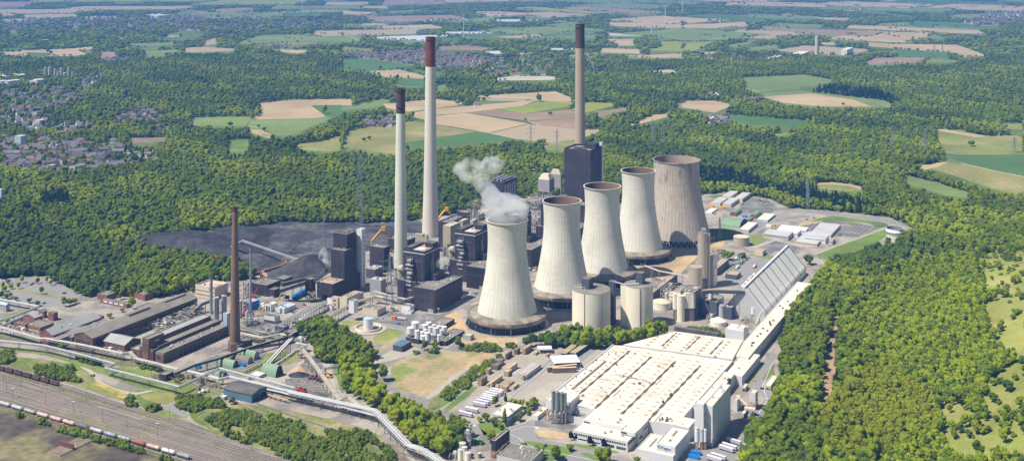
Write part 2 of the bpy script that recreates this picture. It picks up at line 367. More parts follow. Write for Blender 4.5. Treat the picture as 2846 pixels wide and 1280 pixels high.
# ---------------------------------------------------------------- ground, fields, roads
TL['S'] = (0, 0, 1)
b = MB(); b.add([(-30000, -3000, 0), (30000, -3000, 0), (30000, 45000, 0), (-30000, 45000, 0)], [(0, 1, 2, 3)], 'grass'); b.build('ground', kind='structure')
FIELDS = [  # (material, outline)
 ('soil_tan', 'A 0,385 200,378 590,362 700,345 700,362 610,385 650,405 560,418 350,420 0,408'), ('crop_green', 'A 190,392 380,398 360,420 225,425'), ('crop_green', 'A 0,362 110,362 175,372 150,388 0,390'),
 ('soil_brown', 'A 745,392 870,390 880,425 1060,420 1060,430 750,435'), ('crop_light', 'A 1070,385 1360,370 1230,420 1080,425'), ('soil_dull', 'A 1370,360 1530,352 1830,370 1690,385 1400,395'),
 ('crop_light', 'A 930,330 1310,315 1300,335 1060,360 980,345'), ('soil_tan', 'A 2030,370 2330,375 2250,400 2150,395'), ('soil_brown', 'A 1830,290 2240,290 2380,325 2180,340 1900,335'),
 ('crop_green', 'A 1860,312 2010,314 2050,330 1900,336'), ('soil_dull', 'A 170,112 560,105 600,120 300,140 180,135'), ('soil_dull', 'A 0,148 120,140 300,150 200,158 0,160'), ('soil_dull', 'A 610,125 900,120 900,135 640,140'),
 ('foil', 'A 1080,105 1215,102 1215,112 1090,112'), ('foil', 'A 1110,120 1290,115 1290,128 1120,130'), ('soil_tan', 'A 1220,120 1430,110 1400,122'), ('soil_brown', 'A 1600,70 1900,55 1900,75 1650,100'),
 ('soil_dull', 'A 1870,93 2561,76 2561,86 1880,100'), ('crop_green', 'A 1850,102 2450,90 2400,112 1860,114'), ('soil_brown', 'A 1380,80 1560,85 1540,100 1400,98'),
 ('soil_tan', 'A 1940,775 2180,748 2561,742 2561,785 2330,790 2440,870 2380,885 1890,895 1960,845'), ('crop_green', 'A 2332,792 2561,788 2561,870 2442,868'), ('crop_light', 'A 1430,882 1900,872 1880,895 1820,945 1430,940'),
 ('crop_light', 'A 1885,896 2380,886 2440,872 2500,885 2300,960 2240,1000 2100,1020 1850,960'), ('meadow', 'A 2200,1080 2400,1060 2561,1010 2561,1140 2250,1120'), ('lawn', 'A 1700,1050 1880,1040 1850,1140 1710,1150'),
 ('dry', 'A 1850,962 1960,975 2040,1010 2020,1040 1900,1000'), ('crop_green', 'A 2210,258 2430,252 2561,245 2561,285 2300,270'), ('soil_dull', 'A 1570,290 1640,290 1620,330 1500,345'),
 ('earth', 'A 960,1035 1240,1028 1260,1055 1000,1075'), ('crop_light', 'A 60,230 150,232 130,250 70,248'), ('soil_dull', 'A 270,292 390,294 380,304 280,302'), ('soil_dull', 'A 1240,265 1355,264 1350,278 1250,278'), ('soil_dull', 'A 860,275 970,274 960,284 870,286'),
 ('soil_tan', 'B 300,780 480,765 690,740 950,775 690,810 500,835 340,810'), ('soil_tan', 'B 500,852 700,815 1460,750 1350,795 1170,815 940,842 700,862 560,882'), ('soil_tan', 'B 980,720 1600,685 1760,750 1680,765 1400,745 1050,735'),
 ('crop_lime', 'B 1170,816 1350,797 1470,760 1530,755 1750,765 1680,800 1370,850'), ('soil_brown', 'B 930,842 1130,820 1380,851 1600,832 1760,815 1760,880 1640,890 1390,905'), ('soil_brown', 'B 1400,912 1640,892 1760,882 1760,975 1480,940'),
 ('soil_tan', 'B 560,882 930,846 1400,925 1100,995 800,945 700,930 640,900'), ('soil_dull', 'B 1110,1000 1400,930 1760,975 1900,970 1900,1000 1760,1045 1560,1070 1300,1040'), ('crop_green', 'B 480,1070 1000,990 1330,1050 900,1090 500,1112'),
 ('olive', 'B 60,980 400,920 560,910 1000,988 480,1068 400,1159 0,1110 30,1020'), ('crop_lime', 'B 1690,842 1820,767 2030,770 2040,790 1850,838 1760,855'), ('soil_brown', 'B 1900,840 2150,800 2150,820 1920,880'),
 ('crop_green', 'B 0,445 170,440 400,455 590,508 180,533 0,515'), ('soil_tan', 'B 210,535 430,522 630,570 610,590 330,580'), ('crop_green', 'B 432,520 780,540 700,600 630,568'), ('crop_light', 'B 0,352 300,370 160,385 0,380'),
 ('fleece', 'B 1030,605 1280,570 1560,572 1660,585 1560,600 1100,605'), ('foil', 'B 180,280 640,264 830,262 800,272 700,276 700,300 640,308 430,300 200,285'), ('foil', 'B 760,238 1060,238 1140,250 880,255 770,248'), ('crop_green', 'B 840,258 1350,246 1400,272 1050,292'),
 ('soil_brown', 'B 700,350 930,340 1180,365 1050,378 760,372'), ('soil_tan', 'B 980,88 1140,85 1450,100 1380,110 1120,130'), ('crop_light', 'B 800,140 1130,132 1110,160 840,165'), ('crop_light', 'B 1360,122 1620,120 1560,143 1370,140'),
 ('soil_tan', 'B 1060,228 1380,230 1390,243 1160,246'), ('foil', 'B 1150,148 1370,144 1310,162 1160,160'), ('foil', 'B 1380,150 1480,150 1480,158 1370,156'), ('crop_light', 'B 1480,190 1750,165 1830,190 1600,205'),
 ('foil', 'B 1060,387 1180,382 1240,400 1150,404'), ('foil', 'B 1550,362 1780,360 1780,371 1560,375'), ('soil_tan', 'B 1250,402 1400,392 1450,405 1280,412'), ('crop_lime', 'B 1640,420 1800,405 1930,390 1950,400 1820,430'),
 ('soil_tan', 'B 1940,292 2200,295 2200,340 2060,345 2040,310'), ('crop_lime', 'B 2380,312 2561,312 2561,385 2260,375 2390,350'), ('soil_tan', 'B 1930,360 2250,370 2240,405 1930,395'), ('soil_tan', 'B 2000,170 2561,168 2561,215 2100,200 1990,190'),
 ('fleece', 'B 1960,245 2370,258 2350,275 2000,268'), ('soil_tan', 'B 2120,417 2561,402 2561,435 2140,432'), ('fleece', 'B 2280,532 2450,522 2561,537 2500,545 2300,543'), ('soil_tan', 'B 1130,276 1480,257 1500,272 1350,288'), ('crop_light', 'B 1500,275 1900,262 1900,290 1400,288'),
 ('crop_light', 'B 0,180 350,172 340,195 0,200'), ('soil_tan', 'B 0,80 280,95 200,115 0,105'), ('soil_dull', 'B 140,45 350,45 340,65 150,60'), ('soil_tan', 'B 2060,965 2150,935 2330,860 2500,848 2510,858 2330,905'), ('meadow', 'B 1500,1082 1750,1040 1750,1120 1520,1130'),
 ('dry', 'B 1820,980 1940,960 1930,985 1830,1010'), ('crop_light', 'B 0,800 80,795 300,742 400,755 330,775 290,790 200,810 0,830'), ('soil_tan', 'B 0,742 80,745 75,790 0,790'), ('crop_green', 'B 390,592 620,592 620,660 480,650 400,625'), ('crop_light', 'B 700,640 830,630 750,670 700,680'),
 ('soil_brown', 'B 2440,780 2561,770 2561,800'), ('soil_dull', 'B 1000,735 1380,748 1380,760 1000,752'), ('crop_green', 'B 720,285 900,282 860,310 730,312'), ('crop_light', 'B 450,300 560,303 540,325 440,320'),
 ('crop_light', 'C 380,585 560,577 910,560 1160,605 960,650 890,640 870,668 560,688 470,655 470,600'), ('crop_light', 'C 580,700 880,680 1520,755 1620,808 1440,800 1200,802 1010,797 760,772 600,720'), ('soil_tan', 'C 600,725 960,700 1280,747 1420,798 1200,800 1010,795 760,770'),
 ('soil_tan', 'C 0,755 240,755 390,785 240,845 0,805'), ('crop_green', 'C 230,850 860,900 1050,912 870,940 500,940 390,900 220,870'), ('soil_brown', 'C 1370,470 1440,432 1880,432 1760,468 1380,486'), ('crop_light', 'C 1900,440 2090,452 2050,470 1770,472 1860,445'),
 ('crop_green', 'C 1600,367 2060,400 1900,430 1600,428'), ('soil_tan', 'C 1380,317 1550,330 2060,335 2130,360 2300,420 2100,430 2060,398 1600,364 1560,360 1390,345'), ('crop_light', 'C 1050,262 1330,257 1320,285 1090,285'),
 ('crop_light', 'C 1480,252 1790,237 1880,250 1980,290 1700,290'), ('soil_tan', 'C 1775,237 1880,236 1880,262 1780,255'), ('crop_light', 'C 1460,177 1700,167 1740,198 1480,190'), ('soil_tan', 'C 1250,192 1620,202 1600,214 1300,205'),
 ('soil_tan', 'C 980,131 1260,135 1240,153 1060,148'), ('soil_dull', 'C 700,115 780,100 870,115 790,130'), ('soil_tan', 'C 0,188 470,165 500,198 300,213 0,215'), ('crop_light', 'C 0,165 200,165 0,186'), ('soil_tan', 'C 1540,45 1740,58 1700,68 1600,63'),
 ('crop_lime', 'C 0,315 230,310 190,350 50,390 0,365'), ('crop_light', 'C 270,350 560,300 580,310 440,345 420,355'), ('crop_light', 'C 440,362 720,335 720,360 500,375'), ('soil_tan', 'C 0,410 200,388 330,385 200,405'),
 ('meadow', 'C 1900,985 2050,970 2290,1022 2561,1010 2561,1159 1960,1159 1950,1090 1890,1000'), ('soil_tan', 'C 1900,975 1960,968 2290,1022 2200,1030'), ('soil_tan', 'C 1010,320 1160,318 1150,335 1040,338'), ('soil_tan', 'C 2220,462 2480,465 2470,478 2230,474'),
 ('meadow', 'C 2370,922 2561,922 2561,975 2450,968'), ('lawn', 'C 640,1005 860,980 860,1000 720,1025'),
 ('olive', 'F 1730,100 1980,55 2100,70 2561,160 2700,200 2500,300 2250,230 1900,110'), ('crop_green', 'F 1970,0 2700,0 2700,120 2400,122 2080,55'), ('crop_green', 'F 2400,132 2561,105 2800,110 2800,170 2561,155'), ('soil_tan', 'F 975,212 1130,205 1270,222 1450,265 1380,270 1250,235 1000,225'),
 ('meadow', 'F 975,222 1240,228 1370,268 1290,280 1000,250'), ('crop_light', 'F 1650,150 1900,205 1990,240 2180,290 2160,320 2000,310 1700,220'), ('soil_tan', 'F 1730,88 1980,50 2000,54 1900,95 1800,115'), ('lawn', 'E 1390,95 1560,92 1560,112 1440,125'),
 ('soil_dull', 'C 300,268 470,262 460,276 320,280'), ('crop_light', 'C 580,195 790,200 790,214 600,212'), ('soil_dull', 'C 1200,75 1290,78 1280,85 1210,84'), ('crop_light', 'C 1880,185 2050,195 2050,208 1900,205'), ('soil_dull', 'C 2380,45 2530,48 2500,55 2400,54'),
 ('soil_dull', 'B 2080,130 2240,135 2200,142 2090,140'), ('crop_light', 'A 2300,140 2480,135 2470,142 2310,146'), ('crop_light', 'B 350,85 620,70 600,80 360,95'), ('soil_dull', 'A 0,105 60,100 150,112 20,118')]
NAMES = {'fleece': 'covered_field', 'foil': 'foil_covered_field', 'lawn': 'meadow', 'meadow': 'meadow', 'olive': 'meadow', 'earth': 'bare_ground', 'dry': 'bare_ground'}
OPEN = []
for mt, s in FIELDS:
    sheet(NAMES.get(mt, 'field'), s, mt); OPEN.append(PS(s))
# narrow field strips on the far plain
rg = random.Random(3); nf = 0
for i in range(1500):
    Y0 = 3300 + 8200 * rg.random() ** 1.1; X0 = rg.uniform(-.5, .5) * Y0; sx0, sy0 = proj(X0, Y0, 0)
    if sy0 > 150 and 150 < sx0 < 1100 or sy0 > 98 and sx0 < 760: continue
    if sy0 > 205 or any(inpoly(np.array([sx0 + dx for dx in (-35, 0, 35)]), np.array([sy0 + dy for dy in (-5, 0, 5)]), o_).any() for o_ in OPEN): continue
    if (sy0 > 148 and 1000 < sx0 < 1560) or (sy0 < 95 and sy0 > 48 and sx0 < 960) or (sy0 > 110 and sx0 > 2400) or (sy0 > 140 and sx0 > 1500): continue
    th = .48 + .5 * math.sin(X0 * .0007) + rg.uniform(-.1, .1); L_ = rg.uniform(90, 330) * (1 + (Y0 - 3300) / 9000); D_ = rg.uniform(110, 300) * (1 + (Y0 - 3300) / 6000); ca, sa = math.cos(th), math.sin(th)
    q = [(X0 + a * ca - b_ * sa, Y0 + a * sa + b_ * ca) for a, b_ in ((-L_, -D_), (L_ * rg.uniform(.8, 1), -D_ * rg.uniform(.7, 1)), (L_, D_), (-L_ * rg.uniform(.7, 1), D_ * rg.uniform(.8, 1)))]
    pl = [proj(a, b_, 0) for a, b_ in q]; mt = rg.choice(['soil_tan', 'crop_light', 'soil_dull', 'soil_tan', 'crop_green', 'soil_brown', 'crop_lime', 'soil_dull', 'crop_light']); sheet('field', pl, mt, soft=False); OPEN.append(pl); nf += 1
    if nf > 50: break
for i in range(14):
    y = 4 + 75 * rg.random() ** 1.3; x = rg.uniform(0, 2846); w = rg.uniform(30, 110) * (.6 + y / 90); hh = rg.uniform(1.5, 3.5) * (.5 + y / 60)
    pl = [(x, y), (x + w * .6, y - hh * .5), (x + w, y + hh * .2), (x + w * .8, y + hh), (x + w * .2, y + hh * .9)]
    mt = rg.choice(['soil_dull', 'crop_light', 'soil_tan', 'crop_light', 'soil_brown', 'crop_green']); sheet('field', pl, mt); OPEN.append(pl)
PLANT = PS('D -400,860 0,930 330,905 600,1040 640,1065 760,1050 1130,1075 1460,1010 1500,960 1900,925 1920,880 1700,830 1290,750 1080,670 1350,600 1640,560 1800,575 2130,510 2561,520 E 400,505 600,480 860,440 1060,400 1100,340 1310,330 1480,320 1670,300 2080,350 2340,330 F 130,300 330,285 520,310 650,330 800,400 1100,420 1550,470 1750,560 1700,620 1560,700 1330,770 1190,800 1060,860 1090,900 1010,950 1000,1000 950,1060 I 850,20 815,90 780,160 750,300 735,540 690,760 500,1000 455,1200 350,1500 G -700,1500')
OPEN.append(PLANT)
sheet('industrial_ground', PLANT, 'concrete')
# plant surfaces
for nm, mt, s in [
 ('coal_yard', 'coal_pale', 'D 1080,670 1350,605 1640,562 1800,578 2130,510 2561,520 E 400,505 600,480 620,600 300,700 0,760 D 2400,960 2000,935 1910,880 1700,830 1290,750'),
 ('coal_yard_edge', 'dry', 'D 1780,570 1900,560 2130,500 2380,498 2130,530 1960,555 1790,585'), ('coal_yard_edge', 'dry', 'D 1280,748 1400,725 1500,745 1720,800 1720,835 1500,800'),
 ('machine_yard', 'rust_light', 'D 1920,900 2130,850 2240,835 2200,920 2400,960 2300,990 1960,935'), ('haul_road', 'path', 'D 2000,880 2230,770 2250,785 2020,905'),
 ('sand_ground', 'sand', 'H 760,60 860,45 905,60 900,110 960,200 1100,235 1320,240 1310,300 1080,315 1000,300 880,270 820,200 760,130'),
 ('dry_meadow', 'dry', 'H 360,440 480,380 700,350 960,340 1170,340 1200,350 1000,460 880,480 640,690 560,660 380,600'),
 ('track_road', 'path', 'H 610,690 880,480 1000,450 1010,462 900,500 660,700'), ('sand_ground', 'sand', 'H 900,470 1000,370 1100,350 1140,365 1040,440 1000,460'),
 ('grass_slope', 'rough_grass', 'H 660,700 1000,470 1210,385 1230,400 1010,580 960,590 780,745 640,800'), ('lawn', 'lawn', 'H 860,690 970,595 1035,605 790,790 760,770'),
 ('asphalt_road', 'road_light', 'H 0,75 60,80 240,105 460,150 480,240 350,340 200,420 195,400 320,320 420,250 260,180 60,130 0,120'),
 ('loading_yard', 'yard', 'H 860,770 1040,600 970,590 1040,460 1110,380 1230,330 1800,300 2040,290 1560,690 1500,760 1400,870 1240,900 960,940 950,860'),
 ('asphalt_road', 'asphalt', 'H 1440,870 1540,800 1620,860 1800,900 1760,960 1450,900'), ('asphalt_road', 'road_light', 'H 940,900 1020,880 1060,960 1240,940 1290,880 1450,850 1440,930 1460,990 1740,1040 1900,1090 2200,1150 2200,1220 1600,1240 1330,1060 1180,990 940,930'),
 ('parking_lot', 'road_light', 'D 0,940 330,915 600,1040 590,1100 430,1130 200,1159 0,1130'), ('lawn_strip', 'meadow', 'D 0,965 60,985 440,1060 430,1075 40,1000 0,985'),
 ('lawn', 'lawn', 'F 1000,740 1560,540 1700,560 1540,600 1340,740 1180,755 1030,790'), ('lawn', 'lawn', 'F 950,500 1080,458 1420,480 1545,520 1540,532 1470,550 1400,510 1090,490 960,535'), ('sand_ground', 'sand', 'F 870,520 960,500 1080,490 960,545 880,545'),
 ('car_park', 'asphalt', 'F 850,540 1090,492 1300,508 1480,545 1330,610 1100,620 950,600'), ('car_park', 'asphalt', 'F 430,380 520,315 640,335 720,400 640,450 440,430'), ('asphalt_road', 'road_light', 'F 450,600 700,460 800,410 1000,420 1550,480 1760,560 1700,550 1540,510 1050,445 830,430 730,480 500,610'),
 ('asphalt_road', 'path', 'F 985,740 1560,530 1570,537 990,748'), ('gravel_pad', 'asphalt', 'F 550,690 700,640 900,680 830,730 700,720 640,760'), ('gravel_pad', 'path', 'F 520,690 700,632 910,682 890,692 700,642 550,700'), ('lawn', 'meadow', 'F 480,620 520,590 680,610 540,690 500,650'),
 ('lawn', 'lawn', 'F 180,560 330,545 480,590 470,620 320,640 230,660 190,620'), ('sand_ground', 'sand', 'F 190,680 290,640 330,645 250,740 200,760'), ('lawn', 'lawn', 'F 500,755 520,740 720,760 710,780'), ('asphalt_road', 'road_light', 'F 500,770 560,770 700,800 480,960 460,1000 200,990 400,860'),
 ('lawn', 'lawn', 'F 190,305 290,298 330,300 240,330'), ('sand_ground', 'sand', 'E 2100,830 2400,780 2561,740 F 130,760 60,850 E 2400,960 2330,900'), ('sand_ground', 'dry', 'E 2330,700 2440,800 2561,780 2561,700'), ('asphalt_road', 'asphalt', 'F 0,870 120,760 130,770 30,880 0,900'),
 ('lawn', 'meadow', 'H 0,110 90,100 170,140 110,200 60,230 0,190'), ('lawn', 'meadow', 'H 220,240 330,165 420,170 480,200 280,300'), ('sand_ground', 'dry', 'H 280,310 400,235 430,245 300,340'), ('asphalt_yard', 'asphalt', 'H 150,100 300,60 560,50 720,60 640,120 480,150'),
 ('asphalt_road', 'asphalt', 'H 560,120 760,50 960,-40 1000,-40 760,80 640,140'), ('concrete_pad', 'path', 'H 370,330 520,290 600,330 400,400 200,440 210,420'),
 ('lawn', 'meadow', 'I 540,540 690,310 700,320 570,560 380,650 400,640'), ('asphalt_road', 'road_light', 'I 500,620 690,310 690,400 600,560 690,580 660,700 640,760 440,1000 400,1159 50,1159 0,1100 80,1000 300,980 500,850 590,740 620,700 590,640'), ('lawn', 'lawn', 'I 600,540 690,420 690,545 620,550'),
 ('lawn', 'lawn', 'H 1020,880 1060,860 1250,900 1260,940 1120,960 1050,930'), ('lawn', 'lawn', 'H 1325,1040 1370,1000 1720,1060 1750,1090 1600,1159 1400,1159'), ('bare_bed', 'sand', 'H 1450,930 1600,930 1700,960 1690,1000 1480,980'), ('lawn', 'lawn', 'H 1730,1020 2080,1085 2070,1105 1740,1045'), ('lawn', 'lawn', 'H 1780,1100 1820,1090 2050,1150 1900,1159'),
 # left foreground
 ('rail_yard', 'ballast', 'G -300,380 0,455 450,600 900,720 1400,860 2200,1159 2600,1300 -300,1300'), ('verge', 'rough_grass', 'G -200,330 0,360 640,440 760,560 1000,650 1350,600 1360,680 1220,740 1400,820 1300,850 900,700 450,560 0,440 -200,400'),
 ('verge', 'rough_grass', 'G 1380,830 1560,700 1900,730 2561,860 H 300,960 420,1159 G 2150,1159 1700,980'), ('bare_patch', 'earth', 'G 1570,870 1750,810 1870,830 1750,880 1620,900'), ('verge', 'rough_grass', 'G 1410,790 1560,745 1660,770 1560,860 1440,840'),
 ('verge', 'rough_grass', 'G -200,280 0,300 350,330 600,400 800,470 1050,430 1230,440 1350,500 1640,560 1690,640 1520,700 1350,690 1000,600 700,480 300,350 -200,330'), ('side_tracks', 'ballast', 'G -200,180 0,200 330,250 700,330 960,390 1180,440 1190,470 780,440 300,300 0,265 -200,240'), ('verge', 'grass', 'G 1000,640 1060,620 1200,660 1360,640 1360,690 1240,730 1150,800 1050,740'), ('verge', 'rough_grass', 'G 1650,460 1800,400 2000,350 2190,330 2100,440 1950,560 1800,520'),
 ('path', 'path', 'G 580,440 700,480 760,560 850,610 1010,650 1140,625 1150,635 1000,668 840,640 740,590 680,505'), ('path', 'road_light', 'G 1150,720 1240,735 1390,690 1410,700 1290,750 1400,820 1380,835 1230,770 1160,750'),
 ('verge', 'meadow', 'G 1030,660 1300,640 1340,690 1220,735 1100,705'), ('verge', 'meadow', 'G 560,400 780,470 780,500 620,450'), ('sandy_verge', 'ochre', 'G 640,575 740,565 960,670 960,700 700,640 820,650'), ('verge', 'meadow', 'G 660,590 740,590 900,690 940,715 720,640'),
 ('wasteland', 'wasteland', 'G -300,640 0,765 200,830 620,980 1100,1100 1330,1170 1500,1300 -300,1300'), ('gravel_yard', 'rubble', 'G 2130,540 2250,420 2330,390 2420,600 2500,680 2420,700 2150,620'), ('path', 'path', 'G 2310,300 2400,300 2480,440 2530,680 2500,690 2460,500 2380,370'),
 ('path', 'path', 'G 2110,540 2200,450 2290,390 2300,400 2200,480 2180,545'), ('lawn', 'meadow', 'G 2090,430 2230,350 2270,370 2170,440'), ('lawn', 'lawn', 'G 2480,380 2561,390 H 60,600 0,660 G 2540,600'), ('dirt_track', 'earth', 'H 340,1040 440,1159 520,1159 380,1030'),
 ('lawn', 'meadow', 'G 0,80 200,20 300,10 0,130'), ('works_yard', 'rubble', 'c 100,700 400,700 560,800 480,900 300,880 120,800'), ('works_yard', 'earth', 'c 300,420 560,400 420,640 320,620'), ('works_yard', 'asphalt', 'm 1250,330 1960,250 1900,420 1650,620 1250,520 850,640 700,560'),
 ('timber_yard_track', 'path', 'n 2040,700 2030,680 1600,700 1100,1010 1450,1000'), ('asphalt_road', 'road_light', 'n 1000,900 1750,250 2250,180 2300,230 2050,430 1800,330 1050,920')]:
    sheet(nm, s, mt)
for s, w_, m_ in [('D 1790,690 1900,700 1980,760 1985,820 1930,865 1860,880', 9, 'coal'), ('D 1780,720 1870,725 1930,775 1930,820 1880,850', 6, 'tar_dark'), ('D 1760,750 1840,755 1880,790 1870,830', 7, 'coal'), ('D 1130,680 1400,640 1650,600 1900,640 2100,560 2500,545', 7, 'coal'), ('D 2000,600 2200,650 2350,700 2500,690', 6, 'coal'),
                  ('D 2100,540 2300,590 2561,600 E 200,560', 8, 'tar_dark'), ('D 1280,735 1500,700 1700,720', 5, 'tar_dark'), ('D 2200,560 2350,560', 12, 'coal'), ('D 2020,640 2060,620 2110,630', 14, 'coal'), ('D 2250,640 2420,660', 5, 'concrete'), ('E 40,560 200,530 380,540', 9, 'coal')]:
    strip('haul_track', s, w_, m_)
for s in ('r 1000,900 1250,720 1500,640 1750,650 2000,690', 'r 1260,760 1400,800 1500,900 1900,1020 2500,1140', 'H 20,98 240,125 440,180', 'H 1500,760 1380,870 1280,900', 'I 520,880 640,700 600,600 680,420', 'F 520,600 700,475 830,420 1040,440 1540,505', 'F 330,900 480,800 560,780', 'n 1000,930 1400,620 1760,290 2100,210'):
    strip('road_marking', s, .45, 'paint')
for s in ('H 980,900 1000,890', 'H 1450,905 1475,915'): strip('road_marking', s, 2, 'paint')
for j in range(14):
    x = 990 + j * 34; y = 498 + j * 3.4; strip('parking_marking', 'F %d,%d %d,%d' % (x, y, x - 75, y + 52), .9, 'path')
# farm tracks
for s, w in [('B 0,255 120,300 400,330', 7), ('A 1830,945 2000,960', 5), ('A 0,160 600,140 1100,118', 9), ('C 60,870 120,905', 6), ('B 700,640 560,655 380,640 150,600', 5), ('B 480,838 950,778', 4), ('B 500,865 1100,800 1480,752', 4), ('B 640,900 1100,995 1320,1040', 5), ('B 1390,905 1480,940 1760,972', 5),
             ('C 470,660 580,690', 5), ('F 1450,268 1290,238', 5), ('F 2561,165 2300,112 2080,60', 5), ('B 190,535 430,520 560,512', 5), ('A 200,385 600,372', 5), ('v 1380,960 1600,900 1750,880', 5), ('v 500,420 650,350 780,260', 8), ('v 800,1100 1100,880 1250,720', 6), ('v 0,640 300,560 560,400', 8), ('v 1350,450 1650,430', 14)]:
    strip('road', s, w, 'path')
# rail tracks
def lerp2(a, b, t): return (a[0] + (b[0] - a[0]) * t, a[1] + (b[1] - a[1]) * t)
L0, R0 = S('G', 0, 505), S('G', 2150, 1159); L1, R1 = S('G', 0, 742), S('G', 1440, 1175)
sheet('ballast_bed', [S('G', -200, 520), S('G', 0, 560), S('G', 1000, 880), S('G', 2000, 1190), S('G', 1700, 1190), S('G', 900, 930), S('G', 0, 620), S('G', -200, 570)], 'ballast_pale')
sheet('ballast_bed', [S('G', -200, 590), S('G', 0, 650), S('G', 800, 880), S('G', 1750, 1190), S('G', 1480, 1190), S('G', 700, 890), S('G', 0, 680), S('G', -200, 620)], 'ballast_pale')
tr = []
for i in range(13):
    t = i / 12.; a = lerp2(L0, L1, t); bq = lerp2(R0, R1, t); tr.append((W('S', *a), W('S', *bq)))
tr += [(W('G', 0, 450), W('G', 1700, 1010)), (W('G', 480, 590), W('G', 2100, 1130)), (W('G', 1500, 600), W('H', 420, 1250)), (W('G', 1900, 720), W('H', 300, 1050))]
for i, (a, bq) in enumerate(tr):
    d = (bq - a).normalized(); a = a - d * 140; bq = bq + d * 60; sd = Vector((-d.y, d.x, 0)); z = .5 + .006 * i
    mb = MB(); z = .34 + .004 * i
    mb.add([(a + sd * 1.35)[:2] + (z,), (a - sd * 1.35)[:2] + (z,), (bq - sd * 1.35)[:2] + (z,), (bq + sd * 1.35)[:2] + (z,)], [(0, 1, 2, 3)], 'track' if i % 3 else 'track_rusty')
    for k in (-.75, .75): mb.ribbon([(a + sd * k)[:2] + (z + .17,), (bq + sd * k)[:2] + (z + .17,)], .2, .15, 'rail')
    o = mb.build('rail_track', kind='structure')
# weedy strips between the tracks
rg = random.Random(14)
for i in range(26):
    a, bq = tr[rg.randrange(13)]; d = (bq - a); t0 = rg.uniform(-.1, .8); t1 = t0 + rg.uniform(.08, .3); sd = Vector((-d.y, d.x, 0)).normalized(); o_ = rg.uniform(2.2, 3.6); p = a + d * t0 + sd * o_; q = a + d * t1 + sd * o_; w_ = rg.uniform(.8, 2.2); mb = MB(); z = .3 + .002 * i
    mb.add([(p + sd * w_)[:2] + (z,), (p - sd * w_)[:2] + (z,), (q - sd * w_)[:2] + (z,), (q + sd * w_)[:2] + (z,)], [(0, 1, 2, 3)], rg.choice(['rough_grass', 'rough_grass', 'ballast_pale', 'earth'])); mb.build('weedy_strip', kind='structure')
# hill
OPENH = [PS('F 2200,770 2420,690 2700,760 2800,1159 2300,1190 2200,850'), PS('I 2250,0 2700,-40 2700,480 2420,400 2300,200'), PS('I 2500,420 2750,380 2750,900 2561,1159 2300,900 2240,700 2300,560'), PS('I 1930,690 2100,740 2300,900 2561,1159 1980,1159 1950,950')]
TRENCH = PS('I 1130,60 1185,80 1178,200 1150,560 1118,720 1045,750 1030,620 1050,400 1085,250')
TRENCH2 = PS('I 1000,860 1050,850 1040,960 1000,960')
gx = np.arange(200, 2600, 9.); gy = np.arange(700, 2800, 9.)
GX, GY = np.meshgrid(gx, gy); GZ = hillh(GX.ravel(), GY.ravel()).reshape(GX.shape)
on = GZ > 0.0
vid = -np.ones(GX.shape, int); keep = on.copy(); keep[1:, :] |= on[:-1, :]; keep[:-1, :] |= on[1:, :]; keep[:, 1:] |= on[:, :-1]; keep[:, :-1] |= on[:, 1:]
vs = []
for j, i in zip(*np.nonzero(keep)):
    vid[j, i] = len(vs); vs.append((float(GX[j, i]), float(GY[j, i]), float(GZ[j, i]) if on[j, i] else -.3))
fs = []
for j in range(len(gy) - 1):
    for i in range(len(gx) - 1):
        q = (vid[j, i], vid[j, i + 1], vid[j + 1, i + 1], vid[j + 1, i])
        if min(q) >= 0: fs.append(tuple(int(k) for k in q))
mb = MB(); mb.v = vs; cen = np.array([np.mean([vs[k] for k in f], axis=0) for f in fs]); sx, sy = proj(cen[:, 0], cen[:, 1], cen[:, 2])
cl = np.zeros(len(fs), int)
for pl in OPENH: cl[inpoly(sx, sy, pl)] = 1
mb.f = fs; mb.mats = ['hill_grass', 'heath']; mb.m = [int(k) for k in cl]; mb.build('hill', kind='structure', smooth=True)
sheet('woodchip_track', TRENCH, 'chips'); OPEN += [TRENCH, TRENCH2]; sheet('woodchip_track', TRENCH2, 'chips')
# ---------------------------------------------------------------- coal heaps
def heap(name, label, c, rx, ry, h, m, rz=0, flat=.0, seed=1, n=40):
    rg = random.Random(seed); r = root(name, label, 'heap', (c[0], c[1], 0)); mb = MB(); rings = 9; vs = []; fs = []
    ph = [rg.uniform(0, 6) for _ in range(4)]
    for j in range(rings + 1):
        t = j / rings; hh = h * min(1, (1 - t) / (1 - flat)) - (.3 if j == rings else 0)
        for i in range(n):
            a = 2 * math.pi * i / n; w = 1 + .10 * math.sin(2 * a + ph[0]) + .06 * math.sin(5 * a + ph[1]) + .03 * math.sin(9 * a + ph[2])
            x = rx * t * w * math.cos(a); y = ry * t * w * math.sin(a); zz = max(-.3, hh + (rg.uniform(-.04, .04) * h if 0 < j < rings else 0))
            vs.append((c[0] + x * math.cos(rz) - y * math.sin(rz), c[1] + x * math.sin(rz) + y * math.cos(rz), zz))
    for j in range(rings):
        for i in range(n):
            k = (i + 1) % n; fs.append((j * n + i, (j + 1) * n + i, (j + 1) * n + k, j * n + k))
    mb.add(vs, fs, m); o = mb.build('mound', r, smooth=True); return r
heap('coal_heap', 'broad dark coal heap beside the edge of the wood', W('D', 1420, 690, 0)[:2], 118, 70, 17, 'coal', rad(-8), .45, 1)
heap('coal_heap', 'flat-topped coal heap in the middle of the coal yard', W('D', 1760, 640, 0)[:2], 70, 80, 12, 'coal', .3, .5, 2)
heap('coal_heap', 'long ridge of black coal beside the dark boiler tower', W('D', 2310, 860, 0)[:2], 78, 36, 19, 'coal', rad(48), .12, 3)
heap('coal_heap', 'low curved coal heap behind the brick chimney', W('D', 1880, 790, 0)[:2], 46, 36, 7, 'coal_pale', .5, .3, 4)
